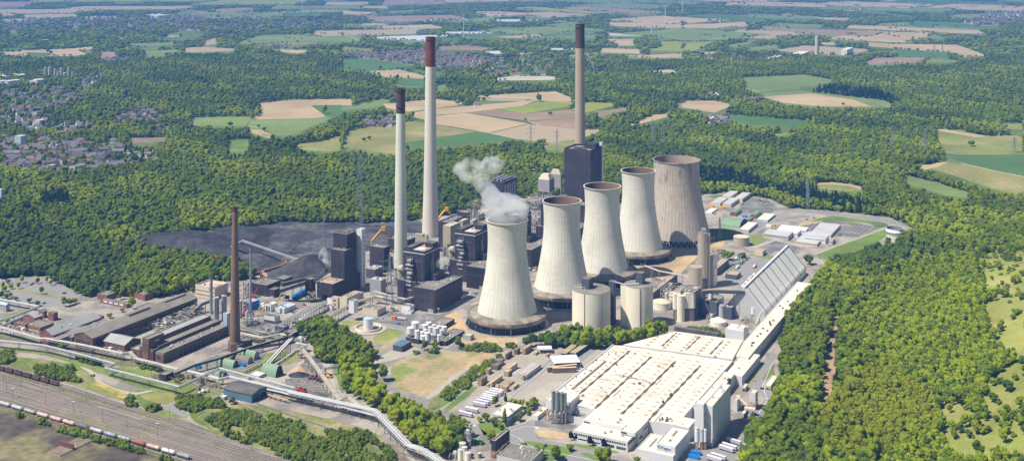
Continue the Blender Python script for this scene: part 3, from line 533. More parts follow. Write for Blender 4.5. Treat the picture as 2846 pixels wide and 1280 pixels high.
heap('coal_heap', 'wide shallow spread of coal along the far wood edge', W('D', 2250, 600, 0)[:2], 140, 90, 4, 'coal_pale', .3, .6, 5)
heap('ash_heap', 'pale sand heap next to the gravel yard', W('G', 2245, 480, 0)[:2], 9, 7, 4, 'rust_light', 0, .2, 6, 24)
heap('ash_heap', 'dark grit heap in the gravel yard', W('G', 2240, 518, 0)[:2], 11, 8, 3.5, 'coal', 0, .2, 7, 24)
heap('ash_heap', 'brown grit heap beside the winding track', W('G', 2370, 400, 0)[:2], 12, 12, 4, 'tar_dark', 0, .2, 8, 24)
heap('ash_heap', 'grey grit heap by the pipe bridge', W('G', 2370, 670, 0)[:2], 12, 8, 3.5, 'tar_dark', 0, .2, 9, 24)
# ---------------------------------------------------------------- towers
def stripes_mat(name, base, c, n, dark=.8):
    """vertical ribs round a tower: darker lines by angle about the object's own axis"""
    m = M(base).copy(); m.name = name; MATS[name] = m; nt = m.node_tree; N = nt.nodes; L = nt.links
    b = N['Principled BSDF']; src = b.inputs['Base Color'].links[0].from_socket
    tc = N.new('ShaderNodeTexCoord'); sp = N.new('ShaderNodeSeparateXYZ'); L.new(tc.outputs['Object'], sp.inputs[0])
    def mt(op, a, bb=None):
        q = N.new('ShaderNodeMath'); q.operation = op
        for i, v in enumerate((a, bb)):
            if v is None: continue
            if isinstance(v, (int, float)): q.inputs[i].default_value = v
            else: L.new(v, q.inputs[i])
        return q.outputs[0]
    an = mt('ARCTAN2', sp.outputs[1], sp.outputs[0]); fr = mt('FRACT', mt('MULTIPLY', mt('ADD', an, 4.), n / (2 * math.pi)))
    k = mt('SUBTRACT', 1., mt('MULTIPLY', mt('LESS_THAN', fr, .13), 1 - dark))
    no = N.new('ShaderNodeTexNoise'); no.inputs['Scale'].default_value = 1; mp = N.new('ShaderNodeCombineXYZ'); L.new(mt('MULTIPLY', an, 9.), mp.inputs[0]); L.new(mt('MULTIPLY', sp.outputs[2], .012), mp.inputs[1]); L.new(mp.outputs[0], no.inputs['Vector'])
    r = N.new('ShaderNodeMapRange'); r.inputs[1].default_value = .3; r.inputs[2].default_value = .7; r.inputs[3].default_value = .97; r.inputs[4].default_value = 1.03; L.new(no.outputs['Fac'], r.inputs[0])
    k = mt('MULTIPLY', k, r.outputs[0])
    v = N.new('ShaderNodeVectorMath'); v.operation = 'SCALE'; L.new(src, v.inputs[0]); L.new(k, v.inputs['Scale']); L.new(v.outputs[0], b.inputs['Base Color'])
stripes_mat('shell', 'concrete_tower', 0, 40, .80)
stripes_mat('shell_old', 'concrete_old', 0, 52, 1.42)
# soot streaks near the rim of the old tower
def streaks():
    m = MATS['shell_old']; nt = m.node_tree; N = nt.nodes; L = nt.links; b = N['Principled BSDF']; src = b.inputs['Base Color'].links[0].from_socket
    tc = N.new('ShaderNodeTexCoord'); mp = N.new('ShaderNodeMapping'); mp.inputs['Scale'].default_value = (.22, .22, .03); L.new(tc.outputs['Object'], mp.inputs[0])
    no = N.new('ShaderNodeTexNoise'); no.inputs['Scale'].default_value = 1; no.inputs['Detail'].default_value = 4; L.new(mp.outputs[0], no.inputs['Vector'])
    sp = N.new('ShaderNodeSeparateXYZ'); L.new(tc.outputs['Object'], sp.inputs[0])
    def mr(v, a, c, x, y):
        r = N.new('ShaderNodeMapRange'); r.inputs[1].default_value = a; r.inputs[2].default_value = c; r.inputs[3].default_value = x; r.inputs[4].default_value = y; L.new(v, r.inputs[0]); return r.outputs[0]
    z = mr(sp.outputs[2], 45, 95, 0, 1); q = N.new('ShaderNodeMath'); q.operation = 'MULTIPLY'; L.new(z, q.inputs[0]); L.new(mr(no.outputs['Fac'], .56, .70, 0, .6), q.inputs[1])
    mx = N.new('ShaderNodeMix'); mx.data_type = 'RGBA'; L.new(q.outputs[0], mx.inputs[0]); L.new(src, mx.inputs[6]); mx.inputs[7].default_value = (.12, .09, .075, 1); L.new(mx.outputs[2], b.inputs['Base Color'])
streaks()
def hyp(z, r0, z0, cc): return r0 * math.sqrt(1 + ((z - z0) / cc) ** 2)
def cooling(X, Y, label, H=120, ladder=True):
    r = root('cooling_tower', label, 'cooling tower', (X, Y, 0), 'cooling towers in a row through the power station')
    n = 72; ext = [(hyp(15 + (H - 15) * i / 26, 22.6, 96, 69.7), 15 + (H - 15) * i / 26) for i in range(27)]
    mb = MB(); mb.lathe((X, Y, 0), ext, 'shell', n); o = mb.build('shell', r, smooth=True)
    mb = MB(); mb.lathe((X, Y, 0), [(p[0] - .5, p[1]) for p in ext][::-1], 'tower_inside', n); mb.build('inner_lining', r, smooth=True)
    mb = MB(); R = ext[-1][0]; mb.lathe((X, Y, 0), [(R - .5, H), (R + .8, H), (R + .9, H - .9), (R, H - 1.1)][::-1], 'fascia', n); mb.lathe((X, Y, 0), [(R + .8, H + .02), (R - .6, H + .02)], 'concrete_tower', n); mb.build('rim', r)
    mb = MB(); mb.lathe((X, Y, 0), [(44.2, 12), (34.2, 15.3)], 'skirt', 72); mb.lathe((X, Y, 0), [(46.3, 12.4), (44.2, 12)], 'tar_dark', 16, None, .1); mb.build('skirt_roof', r)
    mb = MB(); mb.lathe((X, Y, 0), [(43.5, 7.9), (45.6, 7.9), (46.4, 10), (46.4, 12.6), (46.1, 12.6), (46.0, 11.8)], 'fascia', 16, None, .1); mb.build('fascia', r)
    mb = MB(); mb.lathe((X, Y, 0), [(43.4, 0), (43.4, 8.4)], 'louvre', 16, None, .1); mb.build('intake_louvre', r)
    mb = MB()
    for i in range(48):
        a = .1 + 2 * math.pi * i / 48; rr = 44.6 * (math.cos(math.pi / 16) / math.cos((a - .1) % (math.pi / 8) - math.pi / 16)); big = i % 4 == 0
        mb.tube((X + rr * math.cos(a), Y + rr * math.sin(a), 0), (X + rr * math.cos(a), Y + rr * math.sin(a), 8.2), .45 if big else .12, 'fascia' if big else 'steel_dark', 5)
    mb.lathe((X, Y, 0), [(44.3, 4), (44.5, 4.2)], 'galv', 16, None, .1)
    mb.build('columns', r)
    mb = MB(); mb.lathe((X, Y, 0), [(49.6, 0), (49.6, .9), (48.8, .9), (48.8, .3)], 'path', 16, None, .1); mb.build('basin_wall', r)
    mb = MB(); mb.lathe((X, Y, 0), [(49, .4), (40, .4)], 'water_dark', 16, None, .1); mb.build('basin_water', r)
    return r
cooling(-5.6, 1298, 'pale concrete cooling tower with a thick plume of white steam leaving its rim')
cooling(62.3, 1393, 'pale concrete cooling tower just behind the steaming one, empty brown mouth', 121)
cooling(119.3, 1475, 'pale concrete cooling tower standing between the black boiler tower and the twin round silos', 122)
cooling(178.8, 1580, 'pale concrete cooling tower directly in front of the large brown ribbed one', 122)
X, Y = 247, 1675
r = root('cooling_tower', 'largest cooling tower, brown ribbed concrete with soot streaks on open V columns', 'cooling tower', (X, Y, 0), 'cooling towers in a row through the power station')
ext = [(34.7 * 1.0 * hyp(z, 1, 104, 88) / hyp(120, 1, 104, 88), z) for z in [9 + 111 * i / 26 for i in range(27)]]
mb = MB(); mb.lathe((X, Y, 0), ext, 'shell_old', 104); mb.build('shell', r, smooth=True)
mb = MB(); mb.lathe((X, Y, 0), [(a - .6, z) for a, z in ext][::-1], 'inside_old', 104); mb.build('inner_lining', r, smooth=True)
mb = MB(); mb.lathe((X, Y, 0), [(34.7, 118.6), (35.6, 119.2), (35.6, 120.1), (34, 120.1)], 'fascia', 104); mb.build('rim', r)
mb = MB(); R0_ = ext[0][0]
for i in range(40):
    a = 2 * math.pi * i / 40
    for s in (-1, 1): mb.tube((X + (R0_ + 2) * math.cos(a), Y + (R0_ + 2) * math.sin(a), 0), (X + (R0_ - .3) * math.cos(a + s * .068), Y + (R0_ - .3) * math.sin(a + s * .068), 9.3), .55, 'silo_tan', 6)
mb.build('columns', r)
mb = MB(); mb.lathe((X, Y, 0), [(R0_ - 4, 0), (R0_ - 4, 9)], 'louvre', 60); mb.build('intake_louvre', r)
mb = MB(); mb.lathe((X, Y, 0), [(R0_ + 5, 0), (R0_ + 5, 1.4), (R0_ + 4.3, 1.4), (R0_ + 4.3, .2)], 'path', 60); mb.build('basin_wall', r)
# ---------------------------------------------------------------- chimneys
def chimney(X, Y, prof, label, mats, ring=None, n=32, name='chimney'):
    r = root(name, label, 'chimney', (X, Y, 0)); mb = MB(); split = [k for k in range(1, len(mats)) if mats[k] != mats[k - 1]]
    cut = [0] + split + [len(mats)]
    for j in range(len(cut) - 1):
        mb = MB(); mb.lathe((X, Y, 0), prof[cut[j]:cut[j + 1] + 1], mats[cut[j]], n); mb.build('shaft' if j == 0 else 'painted_top', r, smooth=True)
    R, H = prof[-1]; mb = MB(); mb.lathe((X, Y, 0), [(R, H - .6), (R + .35, H - .6), (R + .35, H), (R - .7, H), (R - .9, H - 12)], 'shaft_dark', n); mb.build('rim', r)
    if ring:
        for z, rr in ring: mb = MB(); mb.lathe((X, Y, 0), [(rr, z), (rr + 1.2, z), (rr + 1.2, z + .25), (rr, z + .25)], 'steel_dark', n); mb.build('platform', r)
    return r
chimney(-148.5, 1488, [(8.9, 0), (7.6, 110), (6.1, 216), (6.0, 230), (6.0, 249)], 'shorter pale green-white power station chimney with a dark brown top', ['shaft_green', 'shaft_green', 'shaft_dark', 'shaft_dark'], [(225, 6.1), (246, 6.0)])
chimney(-124, 1697, [(13, 0), (11, 60), (9.2, 140), (7.6, 257), (7.4, 285), (7.3, 302)], 'tallest white chimney with a long dark red top, smoking faintly', ['shaft_white', 'shaft_white', 'shaft_white', 'shaft_red', 'shaft_red'], [(298, 7.3)])
chimney(115.5, 1895, [(11, 0), (9.3, 80), (8.2, 200), (7.9, 268), (7.8, 309)], 'tan concrete chimney with a dark brown top behind the black boiler tower', ['shaft_tan', 'shaft_tan', 'shaft_tan', 'shaft_dark'], [(303, 7.8)])
r = chimney(-300, 1208, [(5.9, 9), (5.5, 20), (4.3, 80), (2.9, 150), (2.9, 155)], 'tall slim round brick chimney rising beside the brick power house', ['brick_shaft', 'brick_shaft', 'brick_shaft', 'shaft_dark'])
mb = MB(); mb.lathe((-300, 1208, 0), [(7.2, 0), (7.2, 9.2), (6.4, 9.8), (5.8, 9.8)], 'brick', 8, None, .4); mb.build('pedestal', r)
chimney(WY('k', 1600, 1318).x, 1318, [(1.35, 0), (1.35, 83)], 'thin galvanised steel stack, tall, right of the brick chimney', ['galv'], [(78, 1.4)], 12, 'steel_stack')
r = chimney(WY('k', 1008, 1330).x, 1330, [(1.9, 0), (1.9, 46)], 'short stout steel stack with a wide collar beside grey upright silos', ['galv'], [(44, 2.0), (30, 1.9)], 14, 'steel_stack')
# ---------------------------------------------------------------- buildings
rb = random.Random(11)
def solve(P, t, xL, xR):
    k = (S(t, xL, 0)[0] - XC) / FO; a = (k * P[1] - P[0]) / (VV.x - k * VV.y)
    k = (S(t, xR, 0)[0] - XC) / FO; bq = (k * P[1] - P[0]) / (U.x - k * U.y)
    return a, bq
INFO = {}
def bld(label, P, a, bq, h, z0=0, wall='black', roof='tar', kind='flat', name='industrial_building', cat='building', rh=3., vents=0, par=.7, group=None, win=None, cap='lightgrey', parent=None, doors=0, extra=None):
    P = Vector((P[0], P[1], 0)); r = parent or root(name, label, cat, (P.x, P.y, z0), group); mb = MB(); q = [P, P + U * bq, P + U * bq + VV * a, P + VV * a]
    if kind == 'flat':
        mb.prism(q, z0, z0 + h, wall, cap=False); e = min(.45, a / 6, bq / 6); P2 = P + U * e + VV * e; q2 = [P2, P2 + U * (bq - 2 * e), P2 + U * (bq - 2 * e) + VV * (a - 2 * e), P2 + VV * (a - 2 * e)]
        for i in range(4):
            k = (i + 1) % 4; A, B_, C_, D_ = q[i], q[k], q2[k], q2[i]; zt = z0 + h
            mb.add([(A.x, A.y, zt), (B_.x, B_.y, zt), (C_.x, C_.y, zt), (D_.x, D_.y, zt)], [(3, 2, 1, 0)], cap); mb.add([(D_.x, D_.y, zt), (C_.x, C_.y, zt), (C_.x, C_.y, zt - par - .1), (D_.x, D_.y, zt - par - .1)], [(0, 1, 2, 3)], wall)
        mb.build('wall', r); mb = MB(); mb.prism(q2, z0 + h - par - .25, z0 + h - par, roof); mb.build('roof', r); zr = z0 + h - par
    else:
        u, v, A, B_ = (U, VV, bq, a) if kind == 'gu' else (VV, U, a, bq)   # ridge runs along u
        pr = [(0, 0), (B_, 0), (B_, h), (B_ / 2, h + rh), (0, h)]
        if kind in ('gv', 'gu'):
            s = [P + v * p[0] + Vector((0, 0, z0 + p[1])) for p in pr]; s2 = [x + u * A for x in s]; n = 5
            fl = (u.x * v.y - u.y * v.x) < 0; fs = [(0, 1, 2, 3, 4), (9, 8, 7, 6, 5)] + [(i, 5 + i, 5 + (i + 1) % 5, (i + 1) % 5) for i in (1, 4)]
            mb.add(s + s2, fs, wall); mb.build('wall', r)
            mb = MB(); o = .5; k = rh / (B_ / 2)
            for sg in (0, 1):
                e0 = -o if sg == 0 else B_ + o; z1 = h - k * o
                pts = [P + v * e0 - u * o + Vector((0, 0, z0 + z1)), P + v * (B_ / 2) - u * o + Vector((0, 0, z0 + h + rh)), P + v * (B_ / 2) + u * (A + o) + Vector((0, 0, z0 + h + rh)), P + v * e0 + u * (A + o) + Vector((0, 0, z0 + z1))]
                up = [x + Vector((0, 0, .35)) for x in pts]; mb.add(pts + up, [(0, 1, 2, 3), (7, 6, 5, 4), (0, 4, 5, 1), (1, 5, 6, 2), (2, 6, 7, 3), (3, 7, 4, 0)], roof)
            mb.build('roof', r)
        zr = z0 + h + rh * .5
    for i in range(vents):
        w = rb.uniform(1, 2.4); p = P + U * rb.uniform(.15, .85) * bq + VV * rb.uniform(.15, .8) * a; mb = MB()
        if rb.random() < .5: mb.cbox((p.x, p.y, zr - .1), w, w * rb.uniform(1, 2), rb.uniform(.8, 1.6), rb.choice(['lightgrey', 'paint', 'grey']), -G)
        else: mb.cyl((p.x, p.y, zr - .1), w * .4, rb.uniform(1, 2.2), rb.choice(['galv', 'paint']), n=8)
        mb.build('roof_vent', r)
    if win:
        for (face, z1, z2, e1, e2, n, mt) in win:   # face f (front, along VV) or s (side, along U)
            ln = a if face == 'f' else bq; dr = VV if face == 'f' else U; out = (-U if face == 'f' else -VV) * .12; st = ln * (e2 - e1) / n
            for i in range(n):
                s0 = P + dr * (ln * e1 + i * st + (0 if n == 1 else st * .15)) + out; s1 = s0 + dr * st * (1 if n == 1 else .7); mb = MB()
                mb.prism([s0, s1, s1 - out * 1.5, s0 - out * 1.5], z0 + z1, z0 + z2, mt); mb.build('window', r)
    return r
def bp(label, t, x, yb, xL, xR, yt=None, h=None, z0=0, Y=None, **k):
    """building from the photo: front corner at x, base yb (or depth Y), left and right ends xL xR, roof corner yt"""
    P = WY(t, x, Y, 0) if Y else W(t, x, yb, z0); a, bq = solve(P, t, xL, xR)
    if h is None: h = ZT(t, yt, P.y) - z0
    INFO[label] = (P, a, bq, z0 + h); return bld(label, P, a, bq, h, z0, **k)
# four boiler units in line
unit = ['nearest of four', 'second of four', 'third of four, behind steam', 'farthest of four']
for i in range(4):
    D = Vector((59 * i, 90 * i, 0)); r = bld('black clad turbine hall, %s' % unit[i], Vector((-91.6, 1331, 0)) + D, 29.3, 65, 28, vents=7, name='turbine_hall', win=[('s', 1, 3.2, .05, .95, 12, 'steel_dark'), ('f', 0, 4.5, .1, .35, 1, 'grey'), ('f', 17, 18.2, .05, .95, 6, 'steel_dark'), ('s', 21, 22, .05, .95, 9, 'steel_dark')])
    r = bld('tall black boiler house, %s' % unit[i], Vector((-107.2, 1367, 0)) + D, 30.8, 36, 64.3, roof='tan_roof' if i < 2 else 'tar', vents=4, name='boiler_house', par=1.2, cap='tar_dark', win=[('s', 30, 33, .1, .4, 2, 'steel_dark'), ('s', 44, 46, .1, .9, 4, 'steel_dark'), ('f', 50, 52, .1, .45, 2, 'steel_dark'), ('f', 34, 35, .55, .62, 1, 'paint')])
    P = Vector((-107.2, 1367, 0)) + D; mb = MB()
    for A_, B_ in ((P, VV * 30.8), (P, U * 36)):
        o = (-U if B_.y < 20 else -VV) * .15; mb.prism([A_ + o, A_ + B_ + o, A_ + B_ - o, A_ - o], 60.2, 61, 'paint')
    mb.build('white_band', r)
    mb = MB(); mb.box(P + U * 22 + VV * 1, 12, 12, 63.5, 69, 'black', 'tar_dark'); mb.box(P + U * 3 + VV * 21, 8.5, 30, 63.5, 66, 'black', 'tar_dark'); mb.build('roof_plant_room', r)
    for j in range(3):
        mb = MB(); mb.box(P + U * (6 + j * 4) + VV * 6, 12, 1.6, 63.2, 64.2, 'paint'); mb.build('roof_duct', r)
    for j, (zz, w) in enumerate(((28, 3), (34, 2), (20, 2.4))):
        mb = MB(); s = P - VV * 1.2 + U * (15 + j * 3); mb.tube((s.x, s.y, zz), (s.x, s.y, zz + 24), .6, 'silo_tan', 8); mb.build('downpipe', r)
    bld('black base block around the boiler house, %s' % unit[i], Vector((-109, 1362, 0)) + D - VV * 0, 37, 2 + 36, 27, name='boiler_annex', roof='tar', vents=3)
    bld('low black annex on turbine hall roof, %s' % unit[i], Vector((-91.6, 1331, 0)) + D + U * 33 + VV * 19.5, 9.3, 22, 8, 28.05 - .7, name='roof_annex', roof='tar')
    # service tower with platforms and the pale flue duct to the left
    if i < 3:
        q = P - U * 5 + VV * 17; r = root('service_tower', 'steel stair tower on the boiler house front, %s' % unit[i], 'stair tower', (q.x, q.y, 0)); mb = MB()
        for dx, dy in ((0, 0), (5, 0), (0, 4), (5, 4)):
            s = q + VV * dx + U * dy; mb.tube((s.x, s.y, 0), (s.x, s.y, 57 + rb.uniform(-2, 2)), .3, 'steel', 5)
        mb.build('frame', r)
        for j in range(8):
            s = q - U * rb.uniform(.5, 2) - VV * rb.uniform(0, 3); mb = MB(); mb.box(s, rb.uniform(5, 11), 5, 16 + j * 5, 16.5 + j * 5 + (1.8 if j % 3 == 1 else .1), 'steel' if j % 2 else 'lightgrey'); mb.build('platform', r)
        q2 = q - VV * 4 - U * 2; r = root('coal_chute', 'dark sloping chute on the boiler house front, %s' % unit[i], 'chute', (q2.x, q2.y, 0)); mb = MB(); a_ = q2; b_ = q2 - VV * 11; mb.ribbon([(a_.x, a_.y, 46), (b_.x, b_.y, 14)], 2, 2.2, 'rib'); mb.build('chute', r)
        q3 = P + VV * 33 + U * 6; r = root('flue_duct', 'fat tan flue duct beside the boiler house, %s' % unit[i], 'duct', (q3.x, q3.y, 0)); mb = MB(); e = q3 + VV * 14 + U * 12
        mb.tube((q3.x, q3.y, 38), (e.x, e.y, 33), 4.2, 'pipe_tan', 10); mb.tube((e.x, e.y, 34), (e.x + 1, e.y, 14), 4.0, 'silo_tan', 10); mb.build('duct', r); mb = MB()
        for dd in (0, 9): mb.tube((q3 + VV * dd + U * dd * .8)[:2] + (0,), (q3 + VV * dd + U * dd * .8)[:2] + (34,), .5, 'steel', 5)
        mb.build('support', r)
# precipitators left of unit one
bp('light grey ribbed filter box on legs with a row of rooftop fans', 'a', 2150, None, 1985, 2230, 965, Y=1395, wall='grey', roof='lightgrey', name='filter_box', vents=9, par=.3)
bp('second grey filter box behind, roof crowded with pale ducts', 'a', 2060, None, 1925, 2180, 800, Y=1470, wall='steel_dark', roof='lightgrey', name='filter_box', vents=16, par=.3)
# dark towers with the white lift shaft
bp('low black block at the foot of the stepped black tower, tan roof', 'c', 1430, 400, 1190, 1860, 155, roof='tan_roof', vents=2)
bp('lower step of the tall black bunker tower', 'a', 1605, None, 1400, 1783, 520, Y=1403, roof='tar', vents=3, name='bunker_tower')
bp('upper step of the tall black bunker tower, two long roof fans', 'a', 1640, None, 1435, 1783, 275, Y=1413, roof='tar_dark', name='bunker_tower', vents=0)
for j in (0, 1):
    P_ = INFO['upper step of the tall black bunker tower, two long roof fans'][0]; r = root('roof_fan', ('nearer' if j == 0 else 'farther') + ' long grey fan housing on the black bunker tower roof', 'roof fan', (P_.x, P_.y, 74)); mb = MB(); mb.box(P_ + U * (9 + j * 9) + VV * 4, 11, 2.6, 73.0, 75.4, 'tar'); mb.build('housing', r)
P_ = WY('a', 1860, 1432); a_, b_ = solve(P_, 'a', 1783, 1918)
bld('white lift shaft with a column of small square windows beside the black tower', P_, a_, b_, 75, wall='paint', roof='lightgrey', name='lift_tower', win=[('s', 6 + k * 5.2, 7.6 + k * 5.2, .55, .75, 1, 'rib') for k in range(13)])
bp('plain black box building with a crane frame on its roof', 'a', 2197, None, 1982, 2280, 475, Y=1500, vents=2)
bp('long low black bunker building behind the shorter chimney', 'E', 480, None, 345, 590, 640, Y=1590, roof='tar')
bp('large black machine hall behind the tallest chimney', 'b', 790, None, 640, 1040, 315, Y=1600, roof='tar', vents=5, par=1.5, cap='tar_dark')
bp('small black penthouse behind the machine hall', 'b', 1065, None, 915, 1140, 165, Y=1760, roof='tar', vents=2)
bp('pale flat shed roof beside the plume, behind the machine hall', 'b', 1240, None, 1090, 1420, 200, Y=1790, roof='tan_roof', vents=4, wall='grey')
bp('low tan-roofed hall between the two left chimneys', 'b', 250, None, 165, 420, 420, Y=1600, roof='tan_roof', h=12)
bp('long low dark hall at the foot of the shorter chimney', 'b', 190, None, 60, 380, 570, Y=1500, roof='tar', vents=3)
for j, (x, xL, xR, yt, Y_) in enumerate(((820, 705, 965, 370, 1540), (1005, 940, 1090, 290, 1620), (470, 290, 490, 500, 1440), (1160, 1110, 1230, 285, 1600))):
    bp(['tan flue gas duct box, widest, left of the second boiler house', 'tan sloping duct box behind the second boiler house', 'tan duct box between the shorter chimney and the nearest boiler house', 'small bright tan duct box near the plume'][j], 'b', x, None, xL, xR, yt, Y=Y_, wall='silo_tan', roof='pipe_tan', name='duct_box', par=.2, vents=1)
# big black tower
r = bp('huge black boiler tower in front of the tan chimney', 'S', 1641.3, None, 1568, 1672.8, 417.6, Y=1752, h=120, roof='tar', vents=8, name='boiler_tower', par=2.5, cap='steel_dark')
P_ = Vector((123.4, 1752, 0)); mb = MB(); mb.box(P_ + U * 22 + VV * 2, 14, 18, 117, 126, 'rib'); mb.box(P_ + U * 3 + VV * 22, 3, 38, 117, 119.5, 'rib'); mb.box(P_ + U * 12 + VV * 14, 20, 3, 117, 121, 'tar_dark'); mb.build('roof_plant_room', r)
P_ = P_ + U * 45.8 + VV * .5; bld('narrow white shaft against the far side of the huge black boiler tower', P_, 7, 7, 125, wall='paint', name='lift_tower')
bld('low black block at the foot of the huge black boiler tower', Vector((123, 1728, 0)), 60, 22, 38, roof='tar', vents=6)
bp('black filter house with white columns and long roof ducts by the wood', 'S', 1398.9, None, 1345, 1436, 521, Y=1880, roof='tar_dark', vents=0, h=44, name='filter_house', win=[('s', 4, 38, .05, .95, 5, 'grey')])
P_ = WY('S', 1398.9, 1880)
for j in range(3):
    r = root('roof_duct', ['nearest', 'middle', 'farthest'][j] + ' of three long grey ducts on the black filter house roof', 'duct', (P_.x, P_.y, 44)); mb = MB(); mb.box(P_ + VV * (4 + j * 8) + U * 2, 3, 40, 43.6, 46.5, 'galv'); mb.build('duct', r)
for j, (x, xL, xR, yb, yt, Y_) in enumerate(((1555, 1470, 1592, 282, 190, 1790), (1640, 1560, 1652, 250, 150, 1830))):
    z0 = ZT('E', yb, Y_); h_ = ZT('E', yt, Y_) - z0; lb = ['grey flue gas absorber box with a sloped tan top, nearer of two', 'grey flue gas absorber box with a sloped tan top, farther of two'][j]
    P_ = WY('E', x, Y_); a_, b_ = solve(P_, 'E', xL, xR); r = root('absorber', lb, 'absorber', (P_.x, P_.y, 0)); mb = MB(); mb.box(P_, a_, b_, z0, z0 + h_, 'grey'); mb.build('body', r); mb = MB()
    q = [P_, P_ + U * b_, P_ + U * b_ + VV * a_, P_ + VV * a_]; c_ = sum(q, Vector()) / 4; q2 = [c_ + (w_ - c_) * .55 for w_ in q]; zt = z0 + h_
    mb.add([(w_.x, w_.y, zt) for w_ in q] + [(w_.x, w_.y, zt + 8) for w_ in q2], [(0, 1, 5, 4), (1, 2, 6, 5), (2, 3, 7, 6), (3, 0, 4, 7), (4, 5, 6, 7)], 'cream'); mb.build('sloped_top', r)
    for w_ in q:
        mb = MB(); mb.tube((w_.x, w_.y, 0), (w_.x, w_.y, z0 + .5), .8, 'steel', 6); mb.build('leg', r)
# left black low group, conveyor and tower
bp('black two-storey workshop beside the machine yard', 'c', 440, 345, 190, 640, 172, vents=4, roof='tar')
bp('lower black annex in front of the workshop', 'c', 555, 362, 412, 640, 240, roof='tar')
bp('long low black shed behind the workshop', 'c', 700, None, 560, 820, 138, Y=1440, h=9, roof='tar')
r = bp('black conveyor transfer tower on a lattice base', 'c', 1105, None, 1015, 1170, 85, Y=1371, z0=14, name='transfer_tower', roof='tar')
P_, a_, b_, z_ = INFO['black conveyor transfer tower on a lattice base']
def lattice(mb, q, z0, z1, n, r_, m, brace=True):
    for i in range(len(q)):
        A_ = q[i]; B_ = q[(i + 1) % len(q)]; mb.tube((A_.x, A_.y, z0), (A_.x, A_.y, z1), r_ * 1.4, m, 4)
        for j in range(n):
            za = z0 + (z1 - z0) * j / n; zb = z0 + (z1 - z0) * (j + 1) / n
            mb.tube((A_.x, A_.y, zb), (B_.x, B_.y, zb), r_, m, 4)
            if brace: mb.tube((A_.x, A_.y, za), (B_.x, B_.y, zb), r_, m, 4); mb.tube((B_.x, B_.y, za), (A_.x, A_.y, zb), r_, m, 4)
mb = MB(); lattice(mb, [P_, P_ + U * b_, P_ + U * b_ + VV * a_, P_ + VV * a_], 0, 14, 2, .35, 'rib'); mb.build('lattice_base', r)
def gallery(label, pts, w=4, h=3.2, m='black', roof=None, legs=0, name='conveyor_gallery', leg_m='steel_dark'):
    r = root(name, label, 'conveyor', tuple(pts[0][:2]) + (0,)); mb = MB(); mb.ribbon(pts, w, h, m); mb.build('gallery', r)
    if roof: mb = MB(); mb.ribbon([(p[0], p[1], p[2] + .25) for p in pts], w * .9, .2, roof); mb.build('roof', r)
    for k in range(legs):
        t = (k + .5) / legs * (len(pts) - 1); i = min(int(t), len(pts) - 2); p = Vector(pts[i]).lerp(Vector(pts[i + 1]), t - i); mb = MB()
        d = (Vector(pts[i + 1]) - Vector(pts[i])); sd = Vector((-d.y, d.x, 0)).normalized() * w * .45
        for s in (-1, 1): mb.tube((p.x + sd.x * s, p.y + sd.y * s, 0), (p.x + sd.x * s, p.y + sd.y * s, p.z - h), .3, leg_m, 5)
        mb.build('leg', r)
    return r
gallery('black covered conveyor from the workshop up to the transfer tower', [W('c', 640, 235, 15), W('c', 1020, 110, 27)], 5, 4, 'black', 'tar', 3)
gallery('steep black conveyor from the transfer tower to the bunker tower', [W('a', 1170, 930, 29), W('a', 1335, 790, 44)], 5, 4, 'steel_dark', 'lightgrey', 1)
gallery('long black covered conveyor beside the coal ridge', [W('c', 660, 140, 8), W('a', 1180, 880, 10)], 5, 4, 'blueblack', 'tar_dark', 5)
# tan and white buildings in the plant's middle
bp('long beige flat-roofed building in front of the black block', 'c', 1640, None, 1530, 1838, 290, Y=1345, h=14, wall='cream', roof='tan_roof', vents=2)
bp('longer beige building under the black block, set lower', 'c', 1605, 512, 1470, 1890, 405, wall='cream', roof='tar', vents=3)
bp('small beige cube with two dark windows', 'c', 1505, None, 1410, 1540, 290, Y=1350, h=13, wall='cream', roof='tan_roof', win=[('f', 3, 5, .3, .8, 2, 'rib'), ('f', 8, 10, .3, .8, 2, 'rib')])
bp('white block by the slanted pipe trestle', 'c', 1450, 470, 1340, 1475, 385, wall='paint', roof='lightgrey', vents=2)
bp('small white block in front of the pipe trestle', 'c', 1412, 552, 1335, 1452, 480, wall='paint', roof='lightgrey', vents=1)
bp('wide beige building standing alone on the asphalt yard', 'c', 2095, 645, 1877, 2225, 545, wall='cream', roof='tar', vents=8)
bp('small white building with a truck bay on the asphalt yard', 'H', 512, 52, 448, 545, 5, wall='paint', roof='tar', vents=2)
bp('white lean-to with machinery by the truck bay', 'H', 520, 62, 452, 540, 40, wall='paint', roof='lightgrey', vents=3)
bp('white factory block with a pale blue flat roof', 'c', 700, 600, 560, 880, 530, z0=0, wall='white', roof='lightblue', vents=0, name='process_building')
bp('white front block of the pale blue roofed factory, dark plinth', 'c', 555, 755, 400, 640, 650, wall='white', roof='rubble', vents=6, name='process_building', win=[('f', 0, 3.5, 0, 1, 1, 'steel_dark')])
bp('low white shed missing its front wall behind the factory block', 'c', 500, 580, 415, 600, 470, wall='paint', roof='white_roof', vents=1, win=[('f', .5, 7, .1, .9, 3, 'rib')])
bp('white transfer cube on stilts over the beige pipe bridge', 'c', 1745, 600, 1668, 1808, 415, z0=9, wall='paint', roof='tar', name='transfer_tower')
